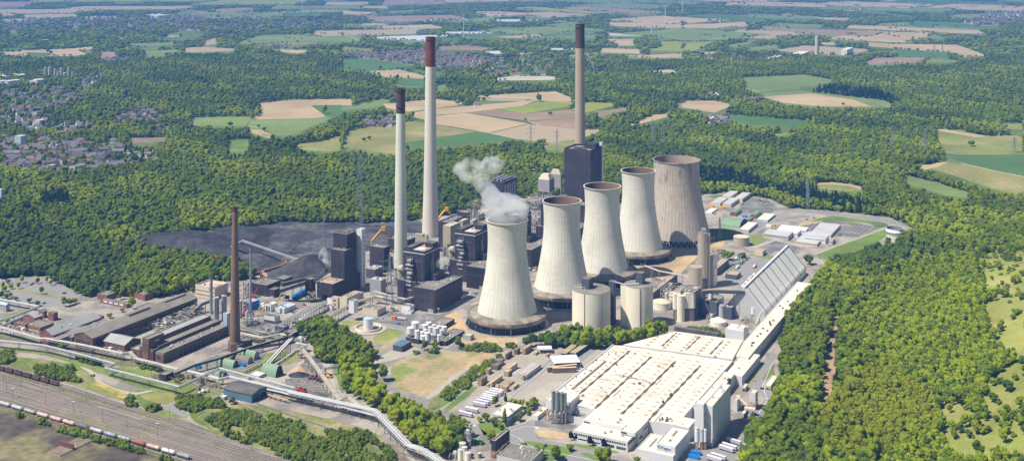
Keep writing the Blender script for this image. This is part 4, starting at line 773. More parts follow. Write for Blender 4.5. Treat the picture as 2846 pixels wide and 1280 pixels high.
# halls between towers
bp('black low hall with a dirt roof behind the twin round silos', 'd', 190, None, 100, 555, 700, Y=1370, h=13, roof='tan_roof', vents=8, wall='blueblack')
bp('dark blue-grey tower block behind the tall beige silo', 'd', 1090, 575, 985, 1150, 120, wall='grey', roof='tar', vents=2)
bp('narrow grey stair box on the dark tower block', 'd', 1110, 570, 1085, 1145, 300, wall='lightgrey', roof='tar')
bp('long low black hall with a reddish roof behind the tower block', 'd', 1150, 410, 1030, 1325, 300, wall='blueblack', roof='tan_roof', vents=2)
bp('small square office with a tan roof on the asphalt', 'd', 1440, 470, 1270, 1505, 400, wall='blueblack', roof='tan_roof', vents=0)
bp('blue-black block behind the white upright silos', 'd', 805, 1090, 600, 918, 660, wall='blueblack', roof='tar', vents=8)
bp('blue-grey cube with a small silo on its roof', 'd', 1145, 1060, 900, 1250, 800, wall='blueblack', roof='tar', vents=3)
bp('lower blue-grey box beside the single white silo', 'd', 1365, 1070, 1240, 1465, 885, wall='blueblack', roof='tar', vents=4)
bp('slim dark conveyor head tower at the end of the slanted hall', 'd', 1560, None, 1480, 1605, 640, Y=1330, z0=14, wall='blueblack', roof='tar', name='transfer_tower')
gallery('dark level conveyor from the blue-black block to the head tower', [W('d', 905, 640, 32), W('d', 1080, 625, 32), W('d', 1560, 635, 32)], 4, 3, 'blueblack', 'tar_dark', 3)
gallery('pale sloping conveyor from the cooling tower row to the beige silo', [W('d', 0, 225, 18), W('d', 280, 330, 16), W('d', 720, 410, 16)], 2.2, 1, 'pipe_white', None, 5, leg_m='steel')
bp('small white process house with fans behind the factory roof', 'd', 1550, None, 1440, 1590, 1075, Y=1240, h=13, wall='paint', roof='white_roof', vents=2)
bp('white block with a ridged roof behind the factory', 'I', 460, 258, 320, 498, 190, wall='white', roof='white_roof', vents=3)
# ---------------------------------------------------------------- silos and tanks
def silo(label, X, Y, r_, h, m='silo_cream', top='tar', z0=0, legs=0, name='silo', cat='silo', cone=0, rail=True, n=28, funnel=0, group=None, legm='silo_tan'):
    o = root(name, label, cat, (X, Y, 0), group); mb = MB(); prof = [(r_, z0), (r_, z0 + h)]
    if funnel: prof = [(r_ * .25, z0 - funnel)] + prof
    mb.lathe((X, Y, 0), prof, m, n); mb.build('body', o, smooth=not funnel)
    mb = MB(); mb.lathe((X, Y, 0), [(r_ + .15, z0 + h - .3), (r_ + .15, z0 + h), (.02, z0 + h + cone)], top, n); mb.build('roof', o)
    if legs:
        mb = MB(); q = [Vector((X + r_ * .8 * math.cos(t), Y + r_ * .8 * math.sin(t), 0)) for t in (.5, 2.07, 3.64, 5.21)]; lattice(mb, q, 0, z0, max(1, int(z0 / 3.5)), .14 + r_ * .02, legm); mb.build('support_frame', o)
    return o
X1 = 90.7; o = silo('large cream round silo with a dark cube on its roof', X1, 1276, 21.9, 46.5, cone=1.6)
P_ = WY('S', 1636.6, 1270); P_ = Vector((P_.x, 1268, 0)); mb = MB(); mb.box(P_ , 9, 12, 47, 59, 'blueblack', 'tar'); mb.build('head_house', o)
for t in (-2.0, -1.05):
    mb = MB(); mb.tube((X1 + 22 * math.cos(t), 1276 + 22 * math.sin(t), 0), (X1 + 22 * math.cos(t), 1276 + 22 * math.sin(t), 46), .45, 'tar', 6); mb.build('downpipe', o)
o = silo('second large cream round silo, narrower, with a tall dark box on top', 146.5, 1290, 16.6, 47.5, cone=1.4)
P_ = Vector((150, 1284, 0)); mb = MB(); mb.box(P_, 8, 9, 48, 61, 'blueblack', 'tar'); mb.build('head_house', o)
t = -1.6; mb = MB(); mb.tube((146.5 + 16.8 * math.cos(t), 1290 + 16.8 * math.sin(t), 0), (146.5 + 16.8 * math.cos(t), 1290 + 16.8 * math.sin(t), 47), .7, 'silo_tan', 6); mb.build('downpipe', o)
bld('square cream lift shaft attached to the narrower round silo', Vector((131.5, 1284, 0)), 7, 7, 47, wall='silo_cream', name='lift_tower', par=.3)
bld('slim dark blue lift tower between the two round silos', Vector((117.5, 1289, 0)), 6, 7, 50, wall='blueblack', name='lift_tower')
gallery('thin white pipe bridge between the twin silo roofs', [Vector((118, 1292, 50)), Vector((131, 1285, 48.5)), Vector((146, 1282, 51))], 1.6, .8, 'pipe_white')
for x, dx in ((-18, 0),):
    r = root('railing_frame', 'white goalpost railing on the roof edge of the larger round silo', 'railing', (X1 - 19, 1268, 48)); mb = MB()
    for k in range(4): mb.tube((X1 - 20 + k * 4, 1264, 47), (X1 - 20 + k * 4, 1264, 51.5), .22, 'paint', 5)
    mb.tube((X1 - 20, 1264, 51.5), (X1 - 8, 1264, 51.5), .22, 'paint', 5); mb.build('frame', r)
o = silo('tallest beige concrete silo with a small grey box on top', 244.6, 1432, 6.1, 57, 'silo_tan', 'tar', 14)
mb = MB(); mb.cbox((246.5, 1434, 71), 5, 5, 5, 'grey'); mb.build('head_house', o); mb = MB(); mb.lathe((244.6, 1432, 0), [(5.5, 0), (5.5, 14)], 'steel_dark', 12); mb.build('base', o)
bld('narrow ribbed lift strip on the side of the tallest beige silo', Vector((252.8, 1430, 0)), 2.2, 4, 70, wall='silo_tan', name='lift_tower', par=.2)
silo('shorter thick beige concrete silo with a ribbed wall', 230, 1396, 8.2, 38, 'silo_tan', 'tan_roof')
o = silo('wide white tank with a shallow cone roof beside the beige silos', WY('d', 320, 1352).x, 1352, 11.4, 8, 'silo_cream', 'cream', cone=3.4, name='storage_tank', cat='tank')
silo('second cone-roofed white tank, half hidden by pipes', WY('d', 500, 1356).x, 1362, 10, 14, 'silo_cream', 'cream', cone=3.2, name='storage_tank', cat='tank')
for j, (x, yt, yb, r_, zz) in enumerate(((522, 680, 1080, 3.1, 13), (605, 700, 1095, 4.6, 0), (682, 665, 1090, 2.7, 15), (712, 665, 1090, 2.7, 15), (745, 665, 1090, 2.7, 15), (782, 665, 1090, 3.0, 15))):
    P_ = W('d', x, yb - 12, 0); silo(['single white upright silo on a red-brown lattice base', 'thick white upright silo standing on the ground beside the lattice one', 'first of four thin white silos on a shared frame, beside the thick one', 'second of four thin white silos on a shared frame', 'third of four thin white silos on a shared frame', 'last of four thin white silos on a shared frame, against the dark block'][j], P_.x, P_.y, r_, ZT('d', yt, P_.y) - zz, 'silo_cream', 'cream', zz, zz > 0, cone=.8, n=16, legm='rust' if j == 0 else 'silo_tan')
P_ = W('d', 1205, 1040, 0); silo('single white silo with pipes on its head between two blue-grey boxes', P_.x, P_.y, 4.7, ZT('d', 845, P_.y), 'lightgrey', 'steel', cone=1, n=20)
P_ = WY('d', 1052, 1322); silo('tiny cream silo on the roof of the blue-grey cube', P_.x, P_.y, 2.4, 9, 'silo_cream', 'tar', 20, n=14)
P_ = W('d', 1690, 1060, 0); silo('small white silo on a frame beside the factory roof conveyor', P_.x, P_.y, 2.6, 8, 'paint', 'paint', 6, 1, n=14)
P_ = W('d', 1165, 1140, 0); silo('small white dome tank in front of the blue-grey cube', P_.x, P_.y, 9.5, 5, 'silo_cream', 'white_roof', cone=4.5, n=20, name='storage_tank', cat='tank')
P_ = W('H', 198, 172); o = silo('white cylindrical tank inside a round concrete bund', P_.x, P_.y, 5.6, 12.5, 'paint', 'lightblue', cone=.8, name='storage_tank', cat='tank')
mb = MB(); mb.lathe((P_.x, P_.y, 0), [(14.6, 0), (14.6, 3), (14, 3), (14, .5)], 'silo_cream', 40); mb.build('bund_wall', o); mb = MB(); mb.lathe((P_.x, P_.y, 0), [(14, .5), (.1, .5)], 'ochre', 40); mb.build('bund_floor', o)
b = MB(); b.lathe((P_.x, P_.y, 0), [(21, .6), (.1, .61)], 'path', 48); b.build('gravel_ring', kind='structure')
P_ = W('F', 455, 688); silo('pale grey round tank with a flat ribbed roof by the green lawn', P_.x, P_.y + 11, 11.5, 12.5, 'silo_tan', 'cream', cone=.6, name='storage_tank', cat='tank')
P_ = W('F', 1614, 628); r = root('open_tank', 'open round white tank with a dark inside by the wood', 'tank', (P_.x, P_.y + 13, 0)); mb = MB(); mb.lathe((P_.x, P_.y + 13, 0), [(12.6, 0), (12.6, 8), (12.9, 8), (12.9, 8.6), (12.6, 8.6), (12.6, 13)], 'paint', 40); mb.build('wall', r, smooth=True); mb = MB(); mb.lathe((P_.x, P_.y + 13, 0), [(12.3, 13), (12.3, 2)], 'galv', 40); mb.lathe((P_.x, P_.y + 13, 0), [(12.3, 2), (.1, 2)], 'water_dark', 40); mb.build('lining', r, smooth=True); mb = MB(); mb.lathe((P_.x, P_.y + 13, 0), [(12.8, 12.8), (12.9, 13.1), (12.2, 13.1)], 'lightgrey', 40); mb.build('rim', r)
# white tank farm on a black base
bp('black low base building of the white tank farm', 'H', 575, 285, 478, 845, 232, wall='black', roof='tar', vents=3, h=5.5)
bp('black rear part of the tank farm with white rooftop vents', 'H', 775, 300, 690, 920, 262, wall='black', roof='tar', vents=9, h=5)
tk = [(513, 160, 228, 26, 1), (550, 120, 190, 29, 1), (625, 138, 186, 22, 0), (652, 120, 170, 21, 0), (600, 190, 238, 17, 0), (564, 182, 240, 18, 0), (605, 220, 250, 17, 0), (641, 196, 253, 18, 0), (664, 155, 205, 16, 0), (690, 140, 190, 15, 0), (728, 147, 208, 16, 0), (703, 162, 215, 17, 0), (766, 152, 210, 20, 0), (727, 214, 264, 13, 0), (628, 174, 222, 13, 0), (675, 207, 250, 12, 0), (745, 178, 222, 12, 0)]
for j, (x, yt, yb, hw, fn) in enumerate(tk):
    P_ = W('H', x, yb, 5); r_ = hw * .37095 / FO * P_.y; hh = ZT('H', yt, P_.y) - 5
    silo(['white funnel-bottomed tank at the near corner of the tank farm', 'white funnel-bottomed tank, widest, behind the corner one'][j] if fn else 'white upright tank on the black base building of the tank farm', P_.x, P_.y, r_, hh - (4 if fn else 0), 'paint', 'paint', 9 if fn else 5, 0, n=14, cone=r_ * .25, funnel=4 if fn else 0, name='storage_tank', cat='tank', group='white tanks of the tank farm')
bp('flat blue-grey open canopy shed below the tank farm', 'H', 450, 345, 383, 522, 302, wall='steel_dark', roof='bluesteel', name='shed', par=.15, cap='bluesteel')
bp('small grey concrete hut beside the sand under the cooling tower', 'H', 965, 260, 906, 990, 222, wall='grey', roof='lightgrey', name='hut')
# blue tanks
for j, (x0, y0, x1, y1) in enumerate(((845, 345, 905, 375), (925, 300, 1010, 280))):
    r = root('horizontal_tank', ['round-ended blue tank lying by the transfer tower, nearer', 'round-ended blue tank lying by the transfer tower, farther'][j], 'tank', W('c', x0, y0, 0)); mb = MB(); A_ = W('c', x0, y0, 3.5); B_ = Vector((A_.x, A_.y, 3.5)) + U * 14 ; mb.tube(A_, B_, 3.4, 'blue', 16); mb.ball(A_, 3.3, 'blue', 2); mb.build('tank', r)
# big slanted storage hall
NE = Vector((295, 1302, 0)); LN = 212
def sec(w, z, l=0): return NE + VV * w + U * l + Vector((0, 0, z))
r = root('storage_hall', 'huge white A-shaped storage hall with dark roof ribs', 'storage hall', tuple(NE))
prof = [(0, 0), (0, 6.5), (.6, 8.6), (2, 10.8), (4.2, 13), (23.6, 35.4), (25, 36.2), (27, 35.6), (53, 6), (53, 0)]
mb = MB(); n = len(prof); vs = [sec(w, z) for w, z in prof] + [sec(w, z, LN) for w, z in prof]
mb.add(vs, [(i, n + i, n + i + 1, i + 1) for i in range(n - 1)], 'shell_white'); mb.build('roof_shell', r)
mb = MB(); mb.add([sec(w, z, .02) for w, z in prof], [tuple(range(n))], 'lightgrey'); mb.add([sec(w, z, LN - .02) for w, z in prof], [tuple(range(n))[::-1]], 'lightgrey'); mb.build('gable', r)
for i in range(9):
    l = LN * (i + .35) / 8.6 if i < 8 else LN - .6; mb = MB()
    q = [sec(w, z + .35, l) - VV * .25 for w, z in prof[1:7]]
    for A_, B_ in zip(q, q[1:]): mb.tube(A_, B_, .33, 'rib', 5)
    mb.build('rib', r)
mb = MB(); mb.ribbon([sec(25, 36.9, 0), sec(25, 36.9, LN)], 2.6, .6, 'paint'); mb.build('ridge_cap', r)
# long white building by the hall
LB = Vector((245, 1155.6, 0)); r = bld('very long white building with small roof fans along the slanted hall', LB, 18, 292, 11, roof='white_roof', wall='white', cap='white_roof', name='long_hall', par=.5, vents=0)
for i in range(16):
    P_ = LB + U * rb.uniform(30, 280) + VV * rb.uniform(3, 14); mb = MB(); mb.cyl((P_.x, P_.y, 10.3), .7, 1.8, 'steel_dark', n=8); mb.cbox((P_.x + 1, P_.y + 1, 10.3), 1.2, 1.2, 1.2, 'steel_dark'); mb.build('roof_fan', r)
# main factory
O_ = Vector((44.5, 1070.8, 0))
def fp(u, w): return O_ + U * u - VV * w
r = root('factory_hall', 'enormous white roofed factory hall with rows of skylights and dirt stripes', 'factory hall', tuple(fp(-27, 0)))
H_ = 11
ws = [0, 22, 48.4, 75, 101.3, 127]
outer = [fp(-27, 0), fp(-27, 127), fp(155, 127), fp(135, 0)]
mb = MB(); q = [fp(-27, 0), fp(-27, 127), fp(150, 127), fp(138, 0)]; mb.prism(q, 0, H_, 'white', cap=False); mb.build('wall', r)
mb = MB()
for i in range(5):
    w0, w1 = ws[i], ws[i + 1]; e0 = 138 + 12 * w0 / 127; e1 = 138 + 12 * w1 / 127; wm = (w0 + w1) / 2; em = (e0 + e1) / 2; z0, z1 = H_ - .2, H_ + .75
    def Z3(p, z): return (p.x, p.y, z)
    mb.add([Z3(fp(-27, w0), z0), Z3(fp(-27, wm), z1), Z3(fp(em, wm), z1), Z3(fp(e0, w0), z0)], [(0, 1, 2, 3)], 'white_roof')
    mb.add([Z3(fp(-27, wm), z1), Z3(fp(-27, w1), z0), Z3(fp(e1, w1), z0), Z3(fp(em, wm), z1)], [(0, 1, 2, 3)], 'white_roof')
mb.build('roof', r)
# dirty gutters: wavering stain strips lying in the roof valleys
for i, w in enumerate(ws[1:5]):
    mb = MB(); N_ = 60; L_ = []; R_ = []
    for k in range(N_ + 1):
        u = -26 + (150 if i else 156) * k / N_; wd = .55 + 1.0 * abs(math.sin(u * .16 + i)) ** 2 + rb.uniform(0, .4); p = fp(u, w); L_.append((p.x + VV.x * wd, p.y + VV.y * wd, H_ - .02)); R_.append((p.x - VV.x * wd, p.y - VV.y * wd, H_ - .02))
    mb.add(L_ + R_, [(k, N_ + 1 + k, N_ + 2 + k, k + 1) for k in range(N_)], 'stain'); o = mb.build('dirty_gutter', r)
sk = [];
for i in range(5):
    for s in (.28, .72):
        for k in range(15): sk.append((-18 + k * 10.6, ws[i] + (ws[i + 1] - ws[i]) * s))
sk.sort()
def skl(mb, u, w): mb.prism([fp(u, w), fp(u + 1.0, w), fp(u + 1.0, w + 3.0), fp(u, w + 3.0)], H_ + .1, H_ + 1.0, 'silo_tan')
for u, w in sk[:99]:
    mb = MB(); skl(mb, u, w); mb.build('skylight', r)
mb = MB(); [skl(mb, u, w) for u, w in sk[99:]]; o = mb.build('skylights', r); o['kind'] = 'stuff'
mb = MB(); mb.prism([fp(5, 11), fp(88, 11), fp(88, 13), fp(5, 13)], H_ - .3, H_ + 1.4, 'tar'); mb.build('roof_strip', r)
for k in range(22):
    p = fp(rb.uniform(-20, 130), rb.uniform(5, 122)); mb = MB(); s_ = rb.uniform(.8, 2.2); mb.cbox((p.x, p.y, H_ + .2), s_, s_ * rb.uniform(.8, 2.5), rb.uniform(.8, 1.8), rb.choice(['galv', 'steel_dark', 'grey', 'lightgrey']), -G); mb.build('roof_unit', r)
for k in range(6):
    p = fp(rb.uniform(-15, 100), rb.uniform(10, 115)); e = p + (U if k % 2 else -VV) * rb.uniform(12, 34); mb = MB(); mb.tube((p.x, p.y, H_ + 1.1), (e.x, e.y, H_ + 1.1), .3, 'galv', 6); mb.build('roof_pipe', r)
for k in range(14):
    p = fp(rb.uniform(0, 130), rb.uniform(2, 9)); mb = MB(); mb.cyl((p.x, p.y, H_), .5, 1.4, 'steel_dark', n=7); mb.build('roof_vent', r)
mb = MB()
for a_, b_ in ((fp(-27, 0), fp(138, 0)), (fp(-27, 127), fp(150, 127))): mb.ribbon([(a_.x, a_.y, H_ + .9), (b_.x, b_.y, H_ + .9)], 1.0, 1.6, 'white')
mb.build('parapet', r)
q = [fp(141, 10), fp(153, 126), fp(213, 120), fp(207, 46)]
r = root('factory_annex_hall', 'rear white factory hall with dome skylights and a slanting end wall', 'factory hall', tuple(q[0])); mb = MB(); mb.prism(q, 0, 12, 'white', 'white_roof'); mb.build('body', r)
for i in range(5):
    for j in range(6):
        p = fp(152 + j * 9.5, 34 + i * 18.5)
        if j > 3 and i == 0: continue
        mb = MB(); mb.cbox((p.x, p.y, 11.8), 2.6, 2.6, 1.0, 'silo_tan', -G); mb.build('skylight', r)
for w in (48.4, 75, 101.3):
    mb = MB(); L_ = []; R_ = []
    for k in range(25):
        u = 156 + 48 * k / 24; wd = .4 + .9 * abs(math.sin(u * .2 + w)); p = fp(u, w); L_.append((p.x + VV.x * wd, p.y + VV.y * wd, 12.05)); R_.append((p.x - VV.x * wd, p.y - VV.y * wd, 12.05))
    mb.add(L_ + R_, [(k, 25 + k, 26 + k, k + 1) for k in range(24)], 'stain'); mb.build('dirty_gutter', r)
kk = dict(wall='white', roof='white_roof', cap='white_roof', name='factory_block')
def fb(label, u0, u1, w0, w1, h, z0=0, **k):
    d = dict(kk); d.update(k); return bld(label, fp(u0, w1), w1 - w0, u1 - u0, h, z0, **d)
fb('low white strip roof beside the long building wall', 118, 186, 127.3, 146, 9.5, vents=4)
fb('white roof strip between the hall and the tall white tower', 20, 117.7, 127.3, 139, 11.5, vents=3)
fb('white two-storey factory front block behind the office strip', -53, -27.3, 48.5, 102, 12.3, vents=5, win=[('f', 8.5, 10.5, .86, .97, 1, 'glass'), ('s', 3, 5, .1, .4, 1, 'glass'), ('s', 7, 8.5, .5, .9, 1, 'glass')])
fb('long white office wing with a dark ribbon of windows', -72, -53.3, 48, 99.5, 9.3, vents=3, win=[('f', 5.6, 7.2, .03, .99, 22, 'glass'), ('f', 1.4, 3.6, .03, .2, 1, 'steel_dark'), ('f', 1.4, 3.6, .24, .38, 1, 'rib'), ('s', 5.2, 7.4, .05, .9, 1, 'glass'), ('f', 2.0, 3.0, .5, .9, 1, 'glass')])
fb('small raised white block on the end of the office wing', -60, -48, 88, 101.6, 3, 9.35, win=[('f', .8, 2.2, .55, .95, 1, 'glass')])
fb('low white link roof between the silo block and the front block', -38, -20, 26, 48, 6, vents=1, roof='tar')
P_ = W('p', 455, 570); a_, b_ = solve(P_, 'p', 205, 600)
bld('white four-storey block behind the grey-green silos', P_, a_, b_, 17.8, wall='white', roof='white_roof', cap='white_roof', name='factory_block', vents=1, win=[('f', 12, 13.6, 0, .3, 1, 'steel'), ('f', 5.5, 7.2, 0, .35, 1, 'steel'), ('s', 11, 12.6, .6, .95, 1, 'steel'), ('s', 6, 7.2, 0, .3, 1, 'steel'), ('s', 14, 14.6, .5, .9, 1, 'glass')])
P_ = W('p', 262, 450); a_, b_ = solve(P_, 'p', 90, 330); bld('lower white block beside the grey-green silos', P_, a_, b_, 12, wall='white', roof='white_roof', cap='white_roof', name='factory_block')
for j, (x, hw, yt) in enumerate(((200, 25, 110), (262, 36, 122), (330, 31, 135), (383, 23, 142))):
    P_ = W('p', x, 600); silo(['leftmost', 'thickest', 'second thickest', 'rightmost'][j] + ' of four tall grey-green silos on steel legs', P_.x, P_.y, hw * .18547 / FO * P_.y, ZT('p', yt, P_.y) - 12.5, 'silo_grey', 'silo_grey', 12.5, 1, n=20, cone=.5, legm='steel', funnel=3, group='grey-green silos at the factory front')
P_ = W('r', 1697, 550); a_, b_ = solve(P_, 'r', 1600, 1845); bld('low white gatehouse with a flat roof beside the grey-green silos', P_, a_, b_, 4, wall='white', roof='white_roof', cap='white_roof', vents=2, name='gatehouse')
P_ = W('r', 1245, 628); a_, b_ = solve(P_, 'r', 1003, 1465); bld('white two-storey office pavilion among trees by the trailers', P_, a_, b_, 8.2, wall='white', roof='white_roof', cap='white_roof', vents=3, name='office_building', win=[('f', 5.2, 6.8, .2, .62, 4, 'glass'), ('f', 1.8, 3.5, .2, .62, 4, 'glass'), ('s', 5.2, 6.8, .05, .95, 6, 'glass'), ('s', 1.2, 3.6, .02, .5, 1, 'bluesteel')])
# sign building
P_ = Vector(((1871 - XC) / FO * 936, 936, 0)); a_, b_ = solve(P_, 'p', 1450, 2225); bld('low white hall in front of the building with the blue sign', P_, a_, 34, 8, wall='white', roof='white_roof', cap='white_roof', name='factory_block', vents=0)
for j, (u, w, L_) in enumerate(((14, 20, 17),)):
    r2 = root('rooflight', 'long grey rooflight on the low white hall', 'rooflight', tuple(P_ + U * 9 + VV * 24)); mb = MB(); mb.box(P_ + U * 9 + VV * 24, 1.3, 18, 7.2, 8.2, 'silo_tan'); mb.build('rooflight', r2)
P2 = Vector(((1876.5 - XC) / FO * 939.5, 939.5, 0)); a_, b_ = solve(P2, 'p', 1748, 2240); r = bld('white box building with a blue company sign on its front', P2, a_, b_, 14.2, wall='white', roof='white_roof', cap='lightgrey', name='factory_block', vents=1)
mb = MB(); mb.box(P2 + U * 20 + VV * 9, 1.4, 12, 13.4, 14.6, 'silo_tan'); mb.box(P2 + U * 9 + VV * 8, 1.4, 3.5, 13.4, 14.6, 'silo_tan'); mb.build('rooflight', r)
q = P2 + VV * (a_ - .6) - U * .12; mb = MB(); mb.prism([q, q - VV * 13, q - VV * 13 - U * .08, q - U * .08], 9.3, 13.6, 'paint'); mb.build('sign_board', r)
mat('sign_blue', (.03, .13, .38), .5, 0)
q1 = q - U * .2
cu = bpy.data.curves.new('lettering', 'FONT'); cu.body = 'Rigips'; cu.size = 3.6; cu.extrude = .05; cu.offset = .06; cu.materials.append(M('sign_blue'))
tmp = bpy.data.objects.new('tmp', cu); COL.objects.link(tmp); bpy.context.view_layer.update(); me = bpy.data.meshes.new_from_object(tmp.evaluated_get(bpy.context.evaluated_depsgraph_get())); bpy.data.objects.remove(tmp)
ob = bpy.data.objects.new('lettering', me); COL.objects.link(ob); ob.parent = r; ob['_o'] = r['_o']
ctr = q1 - VV * 4.0 + Vector((0, 0, 10.3)) - Vector(r['_o']); LM = ob
ob.matrix_local = Matrix.Translation(ctr) @ Matrix(((-VV.x, 0, -U.x), (-VV.y, 0, -U.y), (0, 1, 0))).to_4x4()
mb = MB(); c0 = q1 - VV * 1.7 + Vector((0, 0, 11.7))
for i in range(16):
    t = 2 * math.pi * i / 16; t2 = 2 * math.pi * (i + 1) / 16; mb.tube(c0 - VV * 1.1 * math.cos(t) + Vector((0, 0, 1.1 * math.sin(t))), c0 - VV * 1.1 * math.cos(t2) + Vector((0, 0, 1.1 * math.sin(t2))), .28, 'sign_blue', 5)
mb.tube(c0 - VV * 1.9 + Vector((0, 0, -1.8)), c0 - VV * 1.9 + Vector((0, 0, 1.8)), .12, 'sign_blue', 5); mb.build('emblem', r)
P_ = Vector(((1914.5 - XC) / FO * 980.5, 980.5, 0)); a_, b_ = solve(P_, 'p', 1715, 2330); bld('white block with a dark ventilation plant on its roof', P_, a_, 20, 13, wall='white', roof='white_roof', cap='white_roof', name='factory_block', vents=2)
r2 = root('ventilation_plant', 'cluster of black fans and ducts on the white block roof', 'ventilation plant', tuple(P_ + VV * 23 + U * 8 + Vector((0, 0, 12.3)))); mb = MB()
for k in range(10): mb.cyl((P_.x + VV.x * rb.uniform(17, 27) + rb.uniform(-1, 3), P_.y + VV.y * 22 + rb.uniform(3, 10), 12.2), rb.uniform(.4, .9), rb.uniform(1, 2.6), 'steel_dark', n=7)
mb.build('fans', r2)
# tall white tower
P_ = W('q', 1080, 950); a_, b_ = solve(P_, 'q', 945, 1350); bld('tall windowless white high-bay tower', P_, a_, b_, 35.5, wall='white', roof='white_roof', cap='white_roof', name='high_bay_tower', vents=7)
for k in (0, 1):
    mb = MB()
mb = MB(); r2 = root('corner_post', 'thin white corner pipe down the tall white tower', 'pipe', tuple(P_ - U * .5)); mb.tube(P_ - U * .5, P_ - U * .5 + Vector((0, 0, 20)), .35, 'paint', 6); mb.build('pipe', r2)
P3 = WY('q', 945, 969); a_, b_ = solve(P3, 'q', 808, 965); bld('slim projecting white shaft on the front of the white tower', P3, a_, b_ + 4, 38, wall='white', roof='white_roof', cap='white_roof', name='lift_tower', win=[('s', z, z + 1.2, .55, .9, 1, 'glass') for z in (6, 13, 20, 27)])
r2 = root('exhaust_stack', 'short black exhaust stack on the far edge of the white tower', 'stack', (193, 1016, 30)); mb = MB(); p = WY('I', 352, 1025); mb.cyl((p.x, p.y, 20), 1.1, 19, 'steel_dark', n=10); mb.cyl((p.x, p.y, 37), 1.8, 2, 'steel_dark', n=10); mb.build('stack', r2)
for j, (x, hw, yt) in enumerate(((847, 34, 655), (915, 26, 672), (970, 26, 685))):
    P4 = W('q', x, 985); silo(['thickest of three white silos at the foot of the white tower', 'middle of three white silos at the foot of the white tower', 'right-hand one of three white silos at the foot of the white tower'][j], P4.x, P4.y, hw * .18547 / FO * P4.y, ZT('q', yt, P4.y) - 7, 'paint', 'lightgrey', 7, 1, n=18, cone=.8, legm='rust_light', group='white silos at the tower foot')
for lb, x, yb, xL, xR, h, z0 in (('tall white cube on legs beside the loading conveyor', 1722, 400, 1628, 1758, 9, 7), ('white conveyor house with a sloping front', 1450, 420, 1390, 1505, 11, 0), ('small cream hut beside the tower road', 1570, 125, 1520, 1612, 4.5, 0), ('cream service building with three doors by the trees', 1950, 110, 1855, 2060, 5, 0)):
    P_ = W('q', x, yb); a_, b_ = solve(P_, 'q', xL, xR); rr = bld(lb, P_, a_, b_, h, z0, wall='white' if h > 6 else 'cream', roof='white_roof', cap='white_roof', name='hut' if h < 6 else 'conveyor_house', win=[('f', .5, 3, .1, .8, 3 if 'three' in lb else 1, 'rib')] if h < 6 else None)
    if z0:
        mb = MB(); lattice(mb, [P_, P_ + U * b_, P_ + U * b_ + VV * a_, P_ + VV * a_], 0, z0, 2, .2, 'silo_tan'); mb.build('legs', rr)
gallery('cream sloping conveyor down to the white cube', [W('q', 1440, 165, 13), W('q', 1600, 320, 8)], 1.6, 1, 'cream', None, 1)
gallery('cream loading gantry over the parked trucks', [W('q', 1560, 350, 7), W('q', 1720, 370, 7)], 5, 2, 'cream', None, 3, leg_m='silo_tan')
gallery('grey sloping conveyor up onto the long white roof', [W('d', 1730, 1120, 4), W('d', 1810, 935, 14)], 2.2, 1.5, 'silo_tan', None, 1)
bp('long dark slatted screen wall behind the white factory roof', 'I', 268, 240, -60, 275, 218, wall='steel_dark', roof='steel_dark', name='screen_wall', cat='screen', h=5)
for lb, x, yb, xL, xR, yt, w_, ro in (
 ('low grey building in the lower middle with white rooftop units', 1560, 1330, 1080, 1660, 1130, 'lightgrey', 'tar'),):
    P_ = W('r', x, yb); a_, b_ = solve(P_, 'r', xL, 2000); bld(lb, P_, a_, 28, 8, wall=w_, roof=ro, vents=8)
P_ = W('r', 1060, 1120); a_, b_ = solve(P_, 'r', 1000, 1275); bld('black loading shed on stilts at the lower edge of the photo', P_, a_, b_, 9, 6, wall='black', roof='tar', name='loading_shed')
r2 = root('stilt_frame', 'lattice stilts under the black loading shed', 'frame', tuple(P_)); mb = MB(); lattice(mb, [P_, P_ + U * b_, P_ + U * b_ + VV * a_, P_ + VV * a_], 0, 6, 2, .25, 'rust'); mb.build('frame', r2)
gallery('rusty sloping chute under the black loading shed', [W('r', 1120, 1010, 9), W('r', 1230, 1110, 4)], 2.5, 1, 'silo_tan')
for j, (x, hw, yb, yt, m_) in enumerate(((538, 40, 1225, 985, 'silo_cream'), (648, 48, 1260, 1030, 'silo_cream'), (600, 42, 1130, 945, 'silo_cream'), (570, 50, 1090, 885, 'silo_tan'), (830, 28, 1110, 1035, 'tank_dark'))):
    P_ = W('r', x, yb); silo(['cream upright silo, slimmer, at the lower edge of the photo', 'cream upright silo, thicker, at the lower edge of the photo', 'cream silo behind the two at the lower edge', 'wide railing-topped silo farthest back in the lower group', 'small dark blue round tank beside the black loading shed'][j], P_.x, P_.y, hw * .18547 / FO * P_.y, ZT('r', yt, P_.y), m_, 'lightgrey', n=20, cone=.6)
